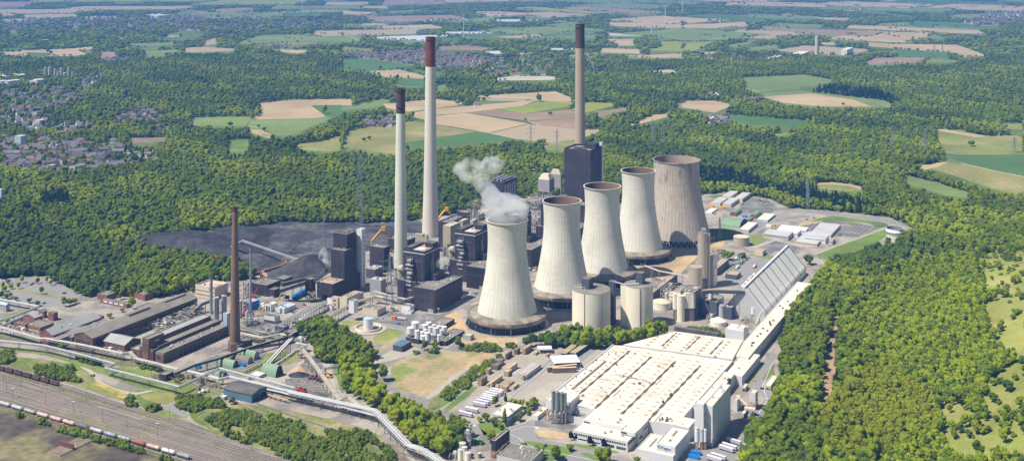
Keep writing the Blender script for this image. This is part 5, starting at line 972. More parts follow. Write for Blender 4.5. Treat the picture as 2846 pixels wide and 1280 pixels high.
# ---------------------------------------------------------------- far side site buildings
hall = dict(name='warehouse', vents=0)
for lb, x, yb, xL, xR, yt, w_, ro in (('beige flat shed, near left of a group of four', 815, 283, 680, 932, 238, 'cream', 'lightgrey'), ('beige flat shed, near right of the group of four, by the parked cars', 982, 305, 855, 1108, 250, 'cream', 'lightgrey'),
    ('beige flat shed, far left of the group of four', 975, 185, 847, 1093, 140, 'cream', 'lightgrey'), ('beige flat shed, far right of the group of four, longest', 1150, 232, 1020, 1280, 175, 'cream', 'lightgrey'),
    ('long low white warehouse by the crossing road', 1530, 530, 1362, 1645, 495, 'lightblue', 'white_roof'), ('low white warehouse beside the green arched one', 1245, 685, 1098, 1382, 640, 'lightgrey', 'white_roof'),
    ('white office container block, longest, striped roof', 1835, 800, 1455, 1910, 735, 'lightgrey', 'lightgrey'), ('white container offices, second row', 1975, 745, 1640, 2035, 690, 'paint', 'paint'), ('white container offices with a pale blue roof, third row', 2100, 712, 1690, 2145, 645, 'paint', 'paint'),
    ('white two-floor container block near the car park', 2395, 845, 2070, 2445, 775, 'paint', 'lightgrey'), ('long low container row in front of the two-floor block', 2270, 890, 1940, 2420, 850, 'cream', 'lightgrey'), ('white container row beside the car park kerb', 2470, 765, 2160, 2620, 720, 'paint', 'lightgrey'),
    ('small beige kiosk at the container blocks', 2500, 860, 2440, 2540, 805, 'cream', 'tan_roof'), ('flat white slab roof near the largest cooling tower', 690, 400, 590, 775, 392, 'paint', 'paint'), ('tan wall-like hut by the football pitch', 1455, 1035, 1330, 1500, 965, 'cream', 'tan_roof')):
    P_ = W('e', x, yb); a_, b_ = solve(P_, 'e', xL, xR); h_ = ZT('e', yt, P_.y); win = [('f', h_ * .55, h_ * .72, .03, .97, min(14, int(a_ / 3) + 1), 'glass')] if ('container' in lb) else None
    bld(lb, P_, a_, b_, max(2.5, h_), wall=w_, roof=ro, win=win, par=.2, cap='lightgrey', **hall)
for lb, x, yb, yt in (('yellow container beside the nearest beige sheds', 712, 300, 272), ('orange-yellow container between the beige sheds', 870, 325, 300), ('blue container between the two red-fronted arched halls', 1218, 460, 430), ('white van-like container by the container offices', 1580, 605, 570), ('small orange container by the container offices', 1635, 590, 560)):
    P_ = W('e', x, yb); bld(lb, P_, 8, 5, 3.4, wall={'y': 'yellow', 'o': 'yellow', 'b': 'blue', 'w': 'paint', 's': 'yellow'}[lb[0]], roof={'y': 'yellow', 'o': 'yellow', 'b': 'blue', 'w': 'paint', 's': 'yellow'}[lb[0]], name='container', cat='container', par=.05, cap='yellow' if lb[0] in 'yos' else 'paint')
def arch(label, P, ln, w, h, m, end, along=None, n=10, z0=0, name='arched_hall'):
    """arched hall: P is the near corner, arch across dv, length along du"""
    du, dv = along or (U, VV); P = Vector((P[0], P[1], 0)); r = root(name, label, 'arched hall', tuple(P)); pr = [(w / 2 - w / 2 * math.cos(math.pi * i / n), h * math.sin(math.pi * i / n)) for i in range(n + 1)]
    vs = [P + dv * a + Vector((0, 0, z0 + z)) for a, z in pr]; vs += [v + du * ln for v in vs]; mb = MB(); mb.add(vs, [(i, i + 1, n + 2 + i, n + 1 + i) for i in range(n)], m); mb.build('vault', r, smooth=False)
    mb = MB(); mb.add([v + du * .6 for v in vs[:n + 1]] , [tuple(range(n + 1))], end); mb.build('front', r); mb = MB(); mb.add([v - du * .6 for v in vs[n + 1:]], [tuple(range(n + 1))[::-1]], end); mb.build('back_wall', r); return r
P_ = W('e', 1065, 440); a_, b_ = solve(P_, 'e', 960, 1145); arch('red-fronted green arched hall nearer the cooling tower', P_, b_, a_, 7, 'green_roof', 'brick_red')
P_ = W('e', 1360, 478); a_, b_ = solve(P_, 'e', 1255, 1445); arch('red-fronted green arched hall nearer the crossing road', P_, b_, a_, 7, 'green_roof', 'brick_red')
P_ = W('e', 1265, 528); a_, b_ = solve(P_, 'e', 1205, 1320); arch('small green arched shed below the two red-fronted ones', P_, b_, a_, 4.5, 'green_roof', 'brick_red')
P_ = W('e', 1105, 630); a_, b_ = solve(P_, 'e', 822, 1225); arch('wide green roofed arched hall, largest of its group', P_ + VV * a_, a_, b_, 11, 'green_roof', 'rib', (-VV, U), 8)
# ---------------------------------------------------------------- left factory
br = dict(wall='brick', roof='slate', cap='slate')
def winrow(face, z1, z2, n): return (face, z1, z2, .03, .97, n, 'rib')
P_ = Vector((-453, 1204.7, 0))
bld('longest brick factory hall with a pitched grey roof', P_, 28.5, 159, 14, kind='gu', rh=4.5, wall='brick', roof='slate', vents=0, name='brick_hall', win=[('f', 2, 9, .12, .9, 6, 'rib'), ('s', 6, 11, .02, .98, 22, 'rib')])
r2 = root('roof_lantern', 'raised lantern on the ridge of the longest brick hall, nearer', 'roof lantern', tuple(P_ + U * 60)); mb = MB(); mb.box(P_ + U * 62 + VV * 11.5, 6, 32, 16.8, 20, 'slate'); mb.build('lantern', r2)
r2 = root('roof_lantern', 'raised lantern on the ridge of the longest brick hall, farther', 'roof lantern', tuple(P_ + U * 130)); mb = MB(); mb.box(P_ + U * 118 + VV * 11.5, 5, 34, 16.8, 19.6, 'slate'); mb.build('lantern', r2)
bld('low flat roofed wing along the far side of the longest hall', P_ + VV * 29 + U * 65, 13, 80, 9, roof='slate', wall='brick', name='brick_wing', vents=2)
bld('flat roofed lean-to with a pale rim beside the longest hall', P_ + VV * 29.2 + U * 102, 15, 22, 12, roof='slate', wall='brick', cap='path', name='brick_wing', vents=1)
bld('wide low brick hall with a ridged grey roof in front of the longest hall', Vector((-457, 1211, 0)) + VV * 29.2, 44, 38, 8, kind='gv', rh=3.2, wall='brick', roof='slate', name='brick_hall')
P5 = W('h', 1865, 1078); a_, b_ = solve(P5, 'h', 1390, 2110); bld('low brick hall with a pale zinc pitched roof between the brick halls', P5, a_, b_, 8, kind='gv', rh=4.5, wall='brick', roof='zinc', name='brick_hall')
P6 = WY('h', 880, 1215); a_, b_ = solve(P6, 'h', 740, 1640); bld('flat roofed hall with tall windows under a white roof edge', P6, 12, b_, 9.5, roof='slate', wall='brick', cap='paint', name='brick_hall', vents=8, win=[('s', 1, 8.5, .06, .98, 13, 'lightgrey')])
bld('long hall with a blue-grey single pitched roof', P6 + VV * 12.3 + U * 2, 20, b_ - 4, 11, kind='gu', rh=5, wall='brick_red', roof='zinc', name='brick_hall', vents=6)
for lb, x, yb, xL, xR, h_, ro, k_ in (('small red brick block with a flat roof at the left end of the works', 375, 770, 205, 425, 9, 'slate', 'flat'), ('flat roofed red brick building with white windows by the pipe bridge', 600, 805, 360, 810, 8, 'slate', 'flat'), ('small hipped grey roof building behind the red brick block', 520, 660, 350, 640, 8, 'zinc', 'gu'), ('red brick cube in front of the blue-grey roof', 800, 600, 722, 868, 9, 'slate', 'flat'),
      ('small red brick cube, farther left', 655, 560, 566, 705, 8, 'slate', 'flat'), ('low flat annex between the two long halls', 1355, 710, 1285, 1560, 9, 'slate', 'flat'), ('lower annex with a white edge between the two long halls', 1400, 740, 1368, 1620, 6, 'slate', 'flat'),
      ('flat dark brick block by the trees', 1600, 300, 1455, 1740, 7, 'slate', 'flat'), ('low red brick range with pale windows', 1900, 410, 1500, 1960, 5, 'slate', 'flat'), ('flat mossy roofed block behind the works trees', 2060, 260, 1872, 2225, 8, 'slate', 'flat'), ('flat roofed block behind the mossy one', 2170, 300, 2060, 2300, 8, 'slate', 'flat')):
    P7 = W('h', x, yb); a_, b_ = solve(P7, 'h', xL, xR); bld(lb, P7, a_, b_, h_, kind=k_, rh=3, wall='brick_red', roof=ro, cap='slate', name='brick_building', vents=2, win=[('f', 2, 4, .1, .9, 4, 'paint')] if 'window' in lb else None)
P8 = Vector((-365, 1168, 0)); r = root('power_house', 'brick power house with three stepped roofs and a square front tower', 'power house', tuple(P8))
bld('', P8, 13, 99, 9.6, wall='brick', roof='slate', parent=r, kind='flat', par=-1.2, vents=12, win=[('s', 0.3, 6.2, .22, .98, 11, 'water_dark'), ('f', 4, 7, .3, .7, 3, 'rib')])
bld('', P8 + VV * 13 + U * 6, 12, 95, 14.5, wall='brick', roof='slate', parent=r, cap='zinc')
bld('', P8 + VV * 25 + U * 12, 13, 86, 18.5, wall='brick', roof='zinc', parent=r, cap='zinc')
bld('', P8 + VV * 13 - U * 2, 5, 7.8, 13, wall='brick', roof='slate', parent=r, win=[('f', 2, 10, .35, .65, 1, 'rib')])
bld('', P8 + VV * 18.2 - U * 3, 9, 22, 24, wall='brick', roof='slate', parent=r, cap='slate', win=[('f', 1, 6, .3, .7, 1, 'brick_red'), ('s', 18, 20.5, .4, .7, 1, 'silo_tan')])
bld('', P8 + VV * 27.5 - U * 2, 5, 13.8, 14, wall='brick', roof='slate', parent=r, win=[('f', 2, 10, .35, .65, 1, 'rib')])
bld('', P8 + VV * 32.8 - U * 2, 12, 24, 10, wall='brick', roof='zinc', parent=r, win=[('f', 4, 7, .3, .7, 3, 'rib')])
bld('dark sloped brick duct at the foot of the brick chimney', Vector((-300, 1168, 0)), 5, 32, 4, wall='brick', roof='slate', name='brick_duct')
bld('low brick block around the brick chimney base', Vector((-294, 1200, 0)), 11, 22, 8, wall='brick', roof='slate', name='brick_building')
P9 = W('k', 1060, 390); a_, b_ = solve(P9, 'k', 770, 1260); bld('white building with an open pink roof deck, under construction', P9, a_, b_, 15, wall='cream', roof='graffiti', cap='white_roof', par=2, name='construction_building', vents=14, win=[('f', 3, 4, .02, .98, 1, 'rust'), ('f', 8, 9, .02, .98, 1, 'rust')])
for j, (x, hw, yt) in enumerate(((1068, 20, 360), (1105, 20, 350), (1190, 24, 325), (1222, 18, 330), (1450, 22, 400))):
    P_ = WY('k', x, 1300 + j * 4); silo('upright grey vessel %s' % ['next to the stout steel stack', 'second from the stout steel stack', 'third, thicker, near the pale blue cube', 'directly beside the pale blue cube', 'behind the brick chimney, standing alone'][j], P_.x, P_.y, hw * .18547 / FO * 1300 * 1.1, ZT('k', yt, P_.y), 'grey', 'lightgrey', n=14, cone=1)
P_ = WY('k', 1245, 1262); bld('pale blue panelled cube just left of the brick chimney', P_, 6, 8, 22, wall='lightblue', roof='lightgrey')
P_ = W('k', 1600, 560); a_, b_ = solve(P_, 'k', 1480, 1730); bld('blue and white plant building crowned with pipes', P_, a_, b_, 10, wall='blue', roof='lightgrey', cap='paint', vents=8, name='process_building')
gallery('long pale sloping conveyor rising to the steel stack', [W('k', 680, 590, 4), W('k', 860, 440, 12), W('k', 985, 395, 15)], 4, 3, 'steel_dark', 'slate', 2)
bp('black square block left of the conveyor junction', 'c', 700, 880, 555, 775, 800, wall='blueblack', roof='tar', vents=0)
bp('black conveyor junction house with a flat dirty roof', 'c', 835, 965, 700, 980, 890, wall='black', roof='tar', vents=1)
bp('green-roofed slanted machine house by the junction', 'c', 560, 930, 510, 700, 890, wall='black', roof='bluesteel', vents=0)
bp('black square transfer house on the railway side', 'm', 430, 750, 335, 550, 650, wall='black', roof='tar', name='transfer_house')
P_ = W('m', 1720, 1080); a_, b_ = solve(P_, 'm', 1300, 1950); r = bld('blue steel clad shed with a curved grey roof and open end', P_, a_, b_, 8, kind='gv', rh=2.4, wall='bluesteel', roof='tar_dark', name='shed', win=[('s', 0, 6.2, .12, .45, 1, 'water_dark'), ('s', 0, 5.2, .55, .95, 1, 'water_dark')])
for lb, x, yb, ln, w_, h_, m_, e_ in (('green arched tank shed, left of a joined pair', 1610, 395, 11, 9, 8, 'green_roof', 'green_roof'), ('green arched tank shed, right of the joined pair', 1755, 440, 13, 9, 8.5, 'green_roof', 'grey'), ('green arched shed with rows of small roof slots', 1440, 558, 20, 9, 7, 'green_roof', 'bluesteel'), ('weathered grey arched shed below the green pair', 1660, 500, 22, 9, 6.5, 'tar', 'grey'), ('small green shed beside the concrete post field', 1290, 690, 15, 7, 5, 'green_roof', 'bluesteel')):
    P_ = W('m', x, yb); arch(lb, P_, ln, w_, h_, m_, e_, (VV, U))
P_ = W('m', 2080, 700, 0); arch('large pale green drum lying on its side, open black end', P_, 19, 12, 11, 'green_roof', 'rib', (VV, U), 14)
for lb, x, yb in (('blue skip by the long black conveyor', 940, 560), ('blue skip in front of the weathered grey shed', 1610, 535)):
    P_ = W('m', x, yb); bld(lb, P_, 7, 3, 2.8, wall='blue', roof='steel_dark', cap='blue', name='skip', cat='skip', par=.5)
for lb, x, yb in (('upper blue skip at the foot of the white tower', 900, 1085), ('lower blue skip at the foot of the white tower', 870, 1145)):
    P_ = W('q', x, yb); bld(lb, P_, 9, 3, 3, wall='blue', roof='blue', cap='blue', name='skip', cat='skip', par=.3)
for lb, x, yb, s_, m_ in (('small white concrete hut by the fork of the path', 745, 1025, 4, 'path'), ('white cube hut in front of the blue shed', 1310, 1035, 4.5, 'paint'), ('white flat roofed hut beside the green drum', 1830, 720, 10, 'paint'), ('white cabin next to the pipe bundle', 1670, 745, 5, 'lightgrey')):
    P_ = W('m', x, yb); bld(lb, P_, s_ * 1.3, s_, 3.4, wall='lightgrey', roof=m_, cap=m_, name='hut', cat='hut')
P_ = W('r', 860, 925); bld('green container on the grey yard at the lower edge', P_, 12, 3, 3, wall='green', roof='green', cap='green', name='container', cat='container', par=.05)
P_ = W('h', 160, 650); bld('dark green container at the left end of the works', P_, 9, 4, 3, wall='green', roof='green', cap='green', name='container', cat='container', par=.05)
P_ = W('h', 90, 465); a_, b_ = solve(P_, 'h', -60, 145); bld('pale grey warehouse at the far left edge beside the pipe bridge', P_, a_, b_, 8, wall='grey', roof='lightblue', kind='gv', rh=1.5, name='warehouse')
# field of concrete posts: a group
post = None
rg = random.Random(5)
for x0, y0, x1, y1, n_ in ((215, 690, 330, 700, 10), (560, 680, 820, 720, 30), (880, 760, 1040, 800, 18), (1050, 830, 1250, 850, 24), (890, 880, 1010, 880, 12)):
    for k in range(n_):
        t = rg.random(); P_ = W('m', x0 + (x1 - x0) * t, y0 + (y1 - y0) * t + rg.uniform(-14, 14)); 
        if post is None:
            mb = MB(); mb.cbox((0, 0, 0), 1, 1, 5, 'silo_tan'); post = mb.build('concrete_post', None, (0, 0, 0)); o = post
        else: o = post.copy(); COL.objects.link(o)
        o.location = P_; o.scale = (1, 1, rg.uniform(.7, 1.1)); o['label'] = 'grey concrete pipe support post standing in rows beside the railway side bridge'; o['category'] = 'post'; o['group'] = 'concrete posts by the pipe bridge'
# ---------------------------------------------------------------- pipe bridges
def pipebridge(label, pts, w=3.2, np_=4, r_=.35, m='pipe_white', fm='steel', legs=8, legm='steel_dark', deck=True, truss=True):
    pts = [Vector(p) for p in pts]; r = root('pipe_bridge', label, 'pipe bridge', (pts[0].x, pts[0].y, 0))
    for k in range(np_):
        mb = MB(); L_ = []
        for i, p in enumerate(pts):
            d = pts[min(i + 1, len(pts) - 1)] - pts[max(i - 1, 0)]; sd = Vector((-d.y, d.x, 0)).normalized(); L_.append(p + sd * (w * ((k + .5) / np_ - .5)) + Vector((0, 0, r_)))
        for A_, B_ in zip(L_, L_[1:]): mb.tube(A_, B_, r_, m if k % 3 != 1 else 'galv', 6)
        mb.build('pipe', r)
    if deck:
        mb = MB()
        for A_, B_ in zip(pts, pts[1:]):
            d = B_ - A_; sd = Vector((-d.y, d.x, 0)).normalized() * w / 2; n_ = max(1, int(d.length / 6))
            for s in (-1, 1):
                mb.tube(A_ + sd * s, B_ + sd * s, .22, fm, 4); mb.tube(A_ + sd * s - Vector((0, 0, 1.6)), B_ + sd * s - Vector((0, 0, 1.6)), .22, fm, 4)
                if truss:
                    for i in range(n_):
                        a1 = A_.lerp(B_, i / n_); b1 = A_.lerp(B_, (i + 1) / n_); mb.tube(a1 + sd * s - Vector((0, 0, 1.6)), b1 + sd * s, .13, fm, 3)
            for i in range(n_ + 1): q_ = A_.lerp(B_, i / n_); mb.tube(q_ - sd, q_ + sd, .15, fm, 3)
        mb.build('truss', r)
    tot = sum((b_ - a_).length for a_, b_ in zip(pts, pts[1:]))
    for k in range(legs):
        t = tot * (k + .5) / legs
        for A_, B_ in zip(pts, pts[1:]):
            l = (B_ - A_).length
            if t <= l: break
            t -= l
        q_ = A_.lerp(B_, min(1, t / l)); d = B_ - A_; sd = Vector((-d.y, d.x, 0)).normalized() * w * .42; mb = MB()
        for s in (-1, 1): mb.tube((q_.x + sd.x * s, q_.y + sd.y * s, 0), (q_.x + sd.x * s, q_.y + sd.y * s, q_.z - 1), .32, legm, 4)
        mb.build('leg', r)
    return r
def WP(z, s):
    return [W('S', x, y, z) for x, y in PS(s)]
pipebridge('silver pipe bridge on blue legs zigzagging along the railway yard', WP(8.4, 'G -160,235 0,258 330,292 600,360 860,430 785,460 1060,530 1340,602 1640,462 1950,545 2210,612'), 2.6, 3, .3, 'pipe_white', 'galv', 13, 'bluesteel')
pipebridge('tan pipe bridge in front of the brick halls', WP(8, 'h -100,675 0,690 330,780 600,860 700,862 1250,960 1840,1085 1950,1060 m 0,408 300,480 620,570'), 4, 5, .35, 'pipe_tan', 'steel', 14)
pipebridge('white pipe rack along the left edge of the works', WP(6, 'h -100,255 60,285 570,380 220,520 0,590 -100,620'), 3, 3, .4, 'pipe_white', 'steel', 8)
pipebridge('second white pipe rack beside the far left warehouse', WP(4, 'h 690,410 420,500 200,590 0,680'), 2.4, 3, .35, 'pipe_white', 'steel', 5)
pipebridge('yellow-green pipe rack beside the blue shed', WP(6, 'm 740,590 1000,650 1230,715 1390,680 1800,780 2200,880 2600,960'), 3, 3, .5, 'pipe_white', 'steel', 8)
pipebridge('wide bundle of white pipes on a steel trestle running to the lower middle', WP(9, 's 560,740 1200,880 1840,1020 1950,1130 H 500,1040 620,1080 760,1180'), 6, 6, .38, 'pipe_white', 'steel', 15)
pipebridge('twin thick white pipes in front of the wide pipe bundle', WP(6.5, 's 230,710 470,760 560,790 1200,930 1900,1120 1960,1180'), 3, 2, .55, 'pipe_white', 'steel', 12, deck=False)
pipebridge('yellow gas pipe rack beside the blue shed', WP(3, 's 240,790 540,870'), 1.5, 2, .45, 'yellow', 'steel', 4, deck=False)
pipebridge('tan pipe bridge descending diagonally to the pipe bundle', WP(9, 's 640,120 770,110 970,370 1330,870 1450,820 1640,980'), 4, 5, .35, 'pipe_tan', 'silo_tan', 13)
pipebridge('short branch of the tan pipe bridge crossing the grit yard', WP(8, 's 870,400 1060,360 1080,390 1400,335'), 2, 2, .35, 'galv', 'silo_tan', 3)
pipebridge('beige pipe trestle from the junction to the white cube on stilts', WP(9, 'c 1000,880 1130,790 1420,620 1720,445 2070,335 2200,360'), 5, 4, .5, 'pipe_tan', 'silo_tan', 12)
pipebridge('white lattice pipe trestle rising beside the beige blocks', WP(10, 'c 690,720 800,660 980,570 1330,410'), 5, 5, .35, 'pipe_white', 'pipe_white', 8)
pipebridge('lower white pipe rack in front of the lattice trestle', WP(6, 'c 780,655 960,690 1100,600 1330,470'), 4, 4, .3, 'pipe_white', 'pipe_white', 6)
pipebridge('tan pipe rack crossing behind the brick chimney', WP(7, 'k 1440,890 1780,960 2050,900 2160,950'), 5, 4, .4, 'pipe_tan', 'silo_tan', 7)
pipebridge('dark pipe rack along the works yard edge', WP(6, 'k 1430,790 1800,870 1900,900 m 1540,-30 1850,50'), 4, 4, .3, 'tar', 'steel_dark', 7)
pipebridge('white pipe rack in front of the conveyor junction', WP(7, 's 660,10 820,40 700,100 650,115'), 3, 4, .3, 'pipe_white', 'pipe_tan', 4)
pipebridge('pipe rack between the turbine halls and the asphalt yard', WP(8, 'E 240,1020 380,1060 480,1080 545,1060'), 4, 4, .35, 'pipe_tan', 'steel', 5)
gallery('longest black belt conveyor, running from the transfer house to the junction', WP(9, 'm 560,620 860,492 1200,400 1700,230 2250,70'), 2.6, 2, 'rib', 'tar', 9, leg_m='rib')
gallery('grey twin belt conveyor rising to the junction, nearer belt', [W('m', 1935, 530, 1), W('m', 2330, 105, 14)], 2, 1.2, 'tar', 'lightgrey', 5)
gallery('grey twin belt conveyor rising to the junction, farther belt', [W('m', 1880, 540, 1), W('m', 2290, 110, 14)], 2, 1.2, 'tar', 'lightgrey', 5)
gallery('white pipe conveyor running low beside the twin belts', [W('m', 1990, 540, 2), W('m', 2350, 305, 3)], 1.4, 1, 'pipe_white', None, 4)
gallery('beige fence-like trestle in front of the green drum', [W('m', 1560, 610, 3), W('m', 1940, 430, 3)], 1.2, .5, 'silo_tan', None, 7, leg_m='silo_tan')
gallery('rusty steel beams stacked as a short ramp', [W('m', 510, 680, 5), W('m', 660, 770, 1)], 1.2, .8, 'wagon_rust', None, 1)
# ---------------------------------------------------------------- process units: open steel frames full of pipes and vessels
def process(label, P, a, bq, h, seed, m='steel', pm=('pipe_white', 'galv', 'pipe_tan', 'steel'), vess=4, dens=1.):
    rg = random.Random(seed); P = Vector((P[0], P[1], 0)); r = root('process_unit', label, 'process unit', tuple(P)); mb = MB(); nu = max(1, int(bq / 7)); nv = max(1, int(a / 7)); nz = max(1, int(h / 5))
    for i in range(nu + 1):
        for j in range(nv + 1):
            q = P + U * (bq * i / nu) + VV * (a * j / nv); hh = h * rg.choice([.6, .8, 1]); mb.tube(q, q + Vector((0, 0, hh)), .22, m, 4)
    for k in range(1, nz + 1):
        z = h * k / nz
        for i in range(nu + 1): 
            if rg.random() < .8: mb.tube(P + U * (bq * i / nu) + Vector((0, 0, z)), P + U * (bq * i / nu) + VV * a + Vector((0, 0, z)), .2, m, 4)
        for j in range(nv + 1):
            if rg.random() < .8: mb.tube(P + VV * (a * j / nv) + Vector((0, 0, z)), P + VV * (a * j / nv) + U * bq + Vector((0, 0, z)), .2, m, 4)
    mb.build('frame', r); mb = MB()
    for k in range(int(a * bq / 22 * dens)):
        z = rg.uniform(.5, h); w = rg.uniform(2, 6); q = P + U * rg.uniform(0, bq - 2) + VV * rg.uniform(0, a - 2); mb.box(q, rg.uniform(1, 4), rg.uniform(1, 4), z, z + rg.choice([.2, .2, 1.5, 2.5]), rg.choice(['lightgrey', 'tar', 'grey', 'rust', 'paint', 'silo_tan']))
    mb.build('decks', r); mb = MB()
    for k in range(int(a * bq / 16 * dens)):
        z = rg.uniform(1, h); q = P + U * rg.uniform(0, bq) + VV * rg.uniform(0, a); e = q + (U * rg.uniform(-.6, .6) * bq if rg.random() < .5 else VV * rg.uniform(-.6, .6) * a); mb.tube((q.x, q.y, z), (e.x, e.y, z), rg.uniform(.15, .4), rg.choice(pm), 5)
        if rg.random() < .5: mb.tube((q.x, q.y, 0), (q.x, q.y, z), rg.uniform(.15, .35), rg.choice(pm), 5)
    mb.build('pipework', r)
    for k in range(vess):
        q = P + U * rg.uniform(.1, .9) * bq + VV * rg.uniform(.1, .9) * a; mb = MB()
        if rg.random() < .6: mb.cyl((q.x, q.y, 0), rg.uniform(.8, 1.8), rg.uniform(.5, 1.05) * h, rg.choice(pm), n=10, dome=.8)
        else: z = rg.uniform(1.5, h * .8); mb.tube((q.x, q.y, z), (q + U * 6)[:2] + (z,), 1.2, rg.choice(pm), 10)
        mb.build('vessel', r)
    return r
PU = [('crowded steel process unit between the brick halls, nearer end', 'k', 230, 880, -20, 520, 8, 1.3, 'silo_tan'), ('crowded steel process unit between the brick halls, farther end', 'k', 560, 720, 300, 900, 9, 1.3, 'silo_tan'),
      ('open steel plant skeleton right of the brick chimney', 'k', 1560, 830, 1430, 1720, 16, 1.1, 'rib'), ('dark steel frame with a blue-grey canopy behind the brick chimney', 'k', 1500, 400, 1420, 1640, 22, 1., 'rib'), ('red crane parts and pipes left of the thin steel stack', 'k', 1490, 620, 1430, 1580, 14, 1.2, 'red'),
      ('yard full of steel parts behind the white factory block', 'k', 1790, 560, 1700, 1880, 4, 1.4, 'rust'), ('tangle of pipes under the nearest boiler house', 'E', 395, 1000, 340, 470, 20, 1.5, 'steel'), ('tall pipe frame between the first two boiler houses', 'E', 770, 890, 730, 850, 34, 1., 'steel'),
      ('pipes and vessels at the foot of the nearest turbine hall', 'E', 480, 1090, 420, 545, 8, 1.3, 'steel'), ('pale duct works left of the nearest boiler house', 'E', 330, 880, 240, 420, 22, 1.1, 'silo_tan'), ('mass of pale pipes behind the second cooling tower', 'E', 1440, 640, 1385, 1540, 34, 1.2, 'silo_tan'),
      ('pipe-filled yard in front of the huge black tower', 'E', 1450, 420, 1340, 1560, 16, 1.3, 'silo_tan'), ('pipe clutter on the ground behind the third turbine hall', 'E', 1440, 880, 1390, 1480, 5, 1.2, 'rust_light'), ('cream pipework above the cone-roofed white tank', 'd', 430, 900, 300, 560, 22, 1.3, 'cream'),
      ('cream pipes and posts before the blue-grey cube', 'd', 1050, 1110, 990, 1130, 7, 1.6, 'cream'), ('pipe frames at the head of the slanted hall', 'd', 1540, 985, 1490, 1620, 16, 1.3, 'rib'), ('small machines beside the long white roof', 'd', 1590, 1120, 1480, 1740, 6, 1.2, 'cream'),
      ('steel legs and pumps below the grey-green silos', 'p', 300, 620, 150, 420, 10, 1.3, 'steel'), ('orange machine under the grey-green silos', 'p', 135, 560, 100, 165, 9, 1.5, 'orange'), ('pipe clutter right of the conveyor junction', 'c', 950, 1080, 860, 1040, 7, 1.5, 'silo_tan'),
      ('pipe clutter below the conveyor junction', 'c', 700, 1060, 560, 860, 5, 1.3, 'rib'), ('rusty pipework beside the brick chimney base', 'c', 300, 1050, 170, 480, 5, 1.3, 'rust'), ('machines on the asphalt beside the white truck bay', 'H', 380, 60, 340, 420, 4, 1.4, 'lightgrey'),
      ('pipes between the pale roofed hall and the railway', 'h', 1820, 1140, 1450, 1900, 4, 1.5, 'rust'), ('ventilation vessels at the corner of the zinc roofed hall', 'h', 1850, 1020, 1800, 1890, 11, 1.4, 'lightgrey'), ('pipe works behind the open white tanks at the left works edge', 'h', 560, 850, 60, 640, 4, 1.4, 'silo_tan'),
      ('steel deck works behind the tall beige silo', 'd', 1200, 200, 1030, 1260, 12, .9, 'tar'), ('pipes and small tanks left of the silos at the lower edge', 'r', 500, 1180, 370, 620, 5, 1.4, 'lightgrey'), ('white machine frames above the silos at the lower edge', 'r', 680, 960, 600, 730, 18, 1.2, 'lightgrey'),
      ('metal parts scattered beside the concrete post field', 'm', 1010, 960, 920, 1110, 2, 2., 'steel'), ('black pipe racks under the longest conveyor', 'm', 1500, 260, 1300, 2000, 4, 1., 'rib'), ('green and grey equipment by the tanker road', 'd', 1480, 280, 1330, 1640, 4, 1.2, 'green'),
      ('rooftop ducts behind the steaming cooling tower', 'E', 1000, 560, 940, 1060, 40, .8, 'silo_tan'), ('heap of pipes at the foot of the stepped black tower', 'E', 260, 820, 175, 320, 16, 1.2, 'silo_tan')]
for j, (lb, t, x, yb, xL, xR, h_, dn, m_) in enumerate(PU):
    P_ = W(t, x, yb); a_, b_ = solve(P_, t, xL, xR); process(lb, P_, max(3, a_), max(3, min(60, b_)), h_, 100 + j, m_, dens=dn, vess=3)
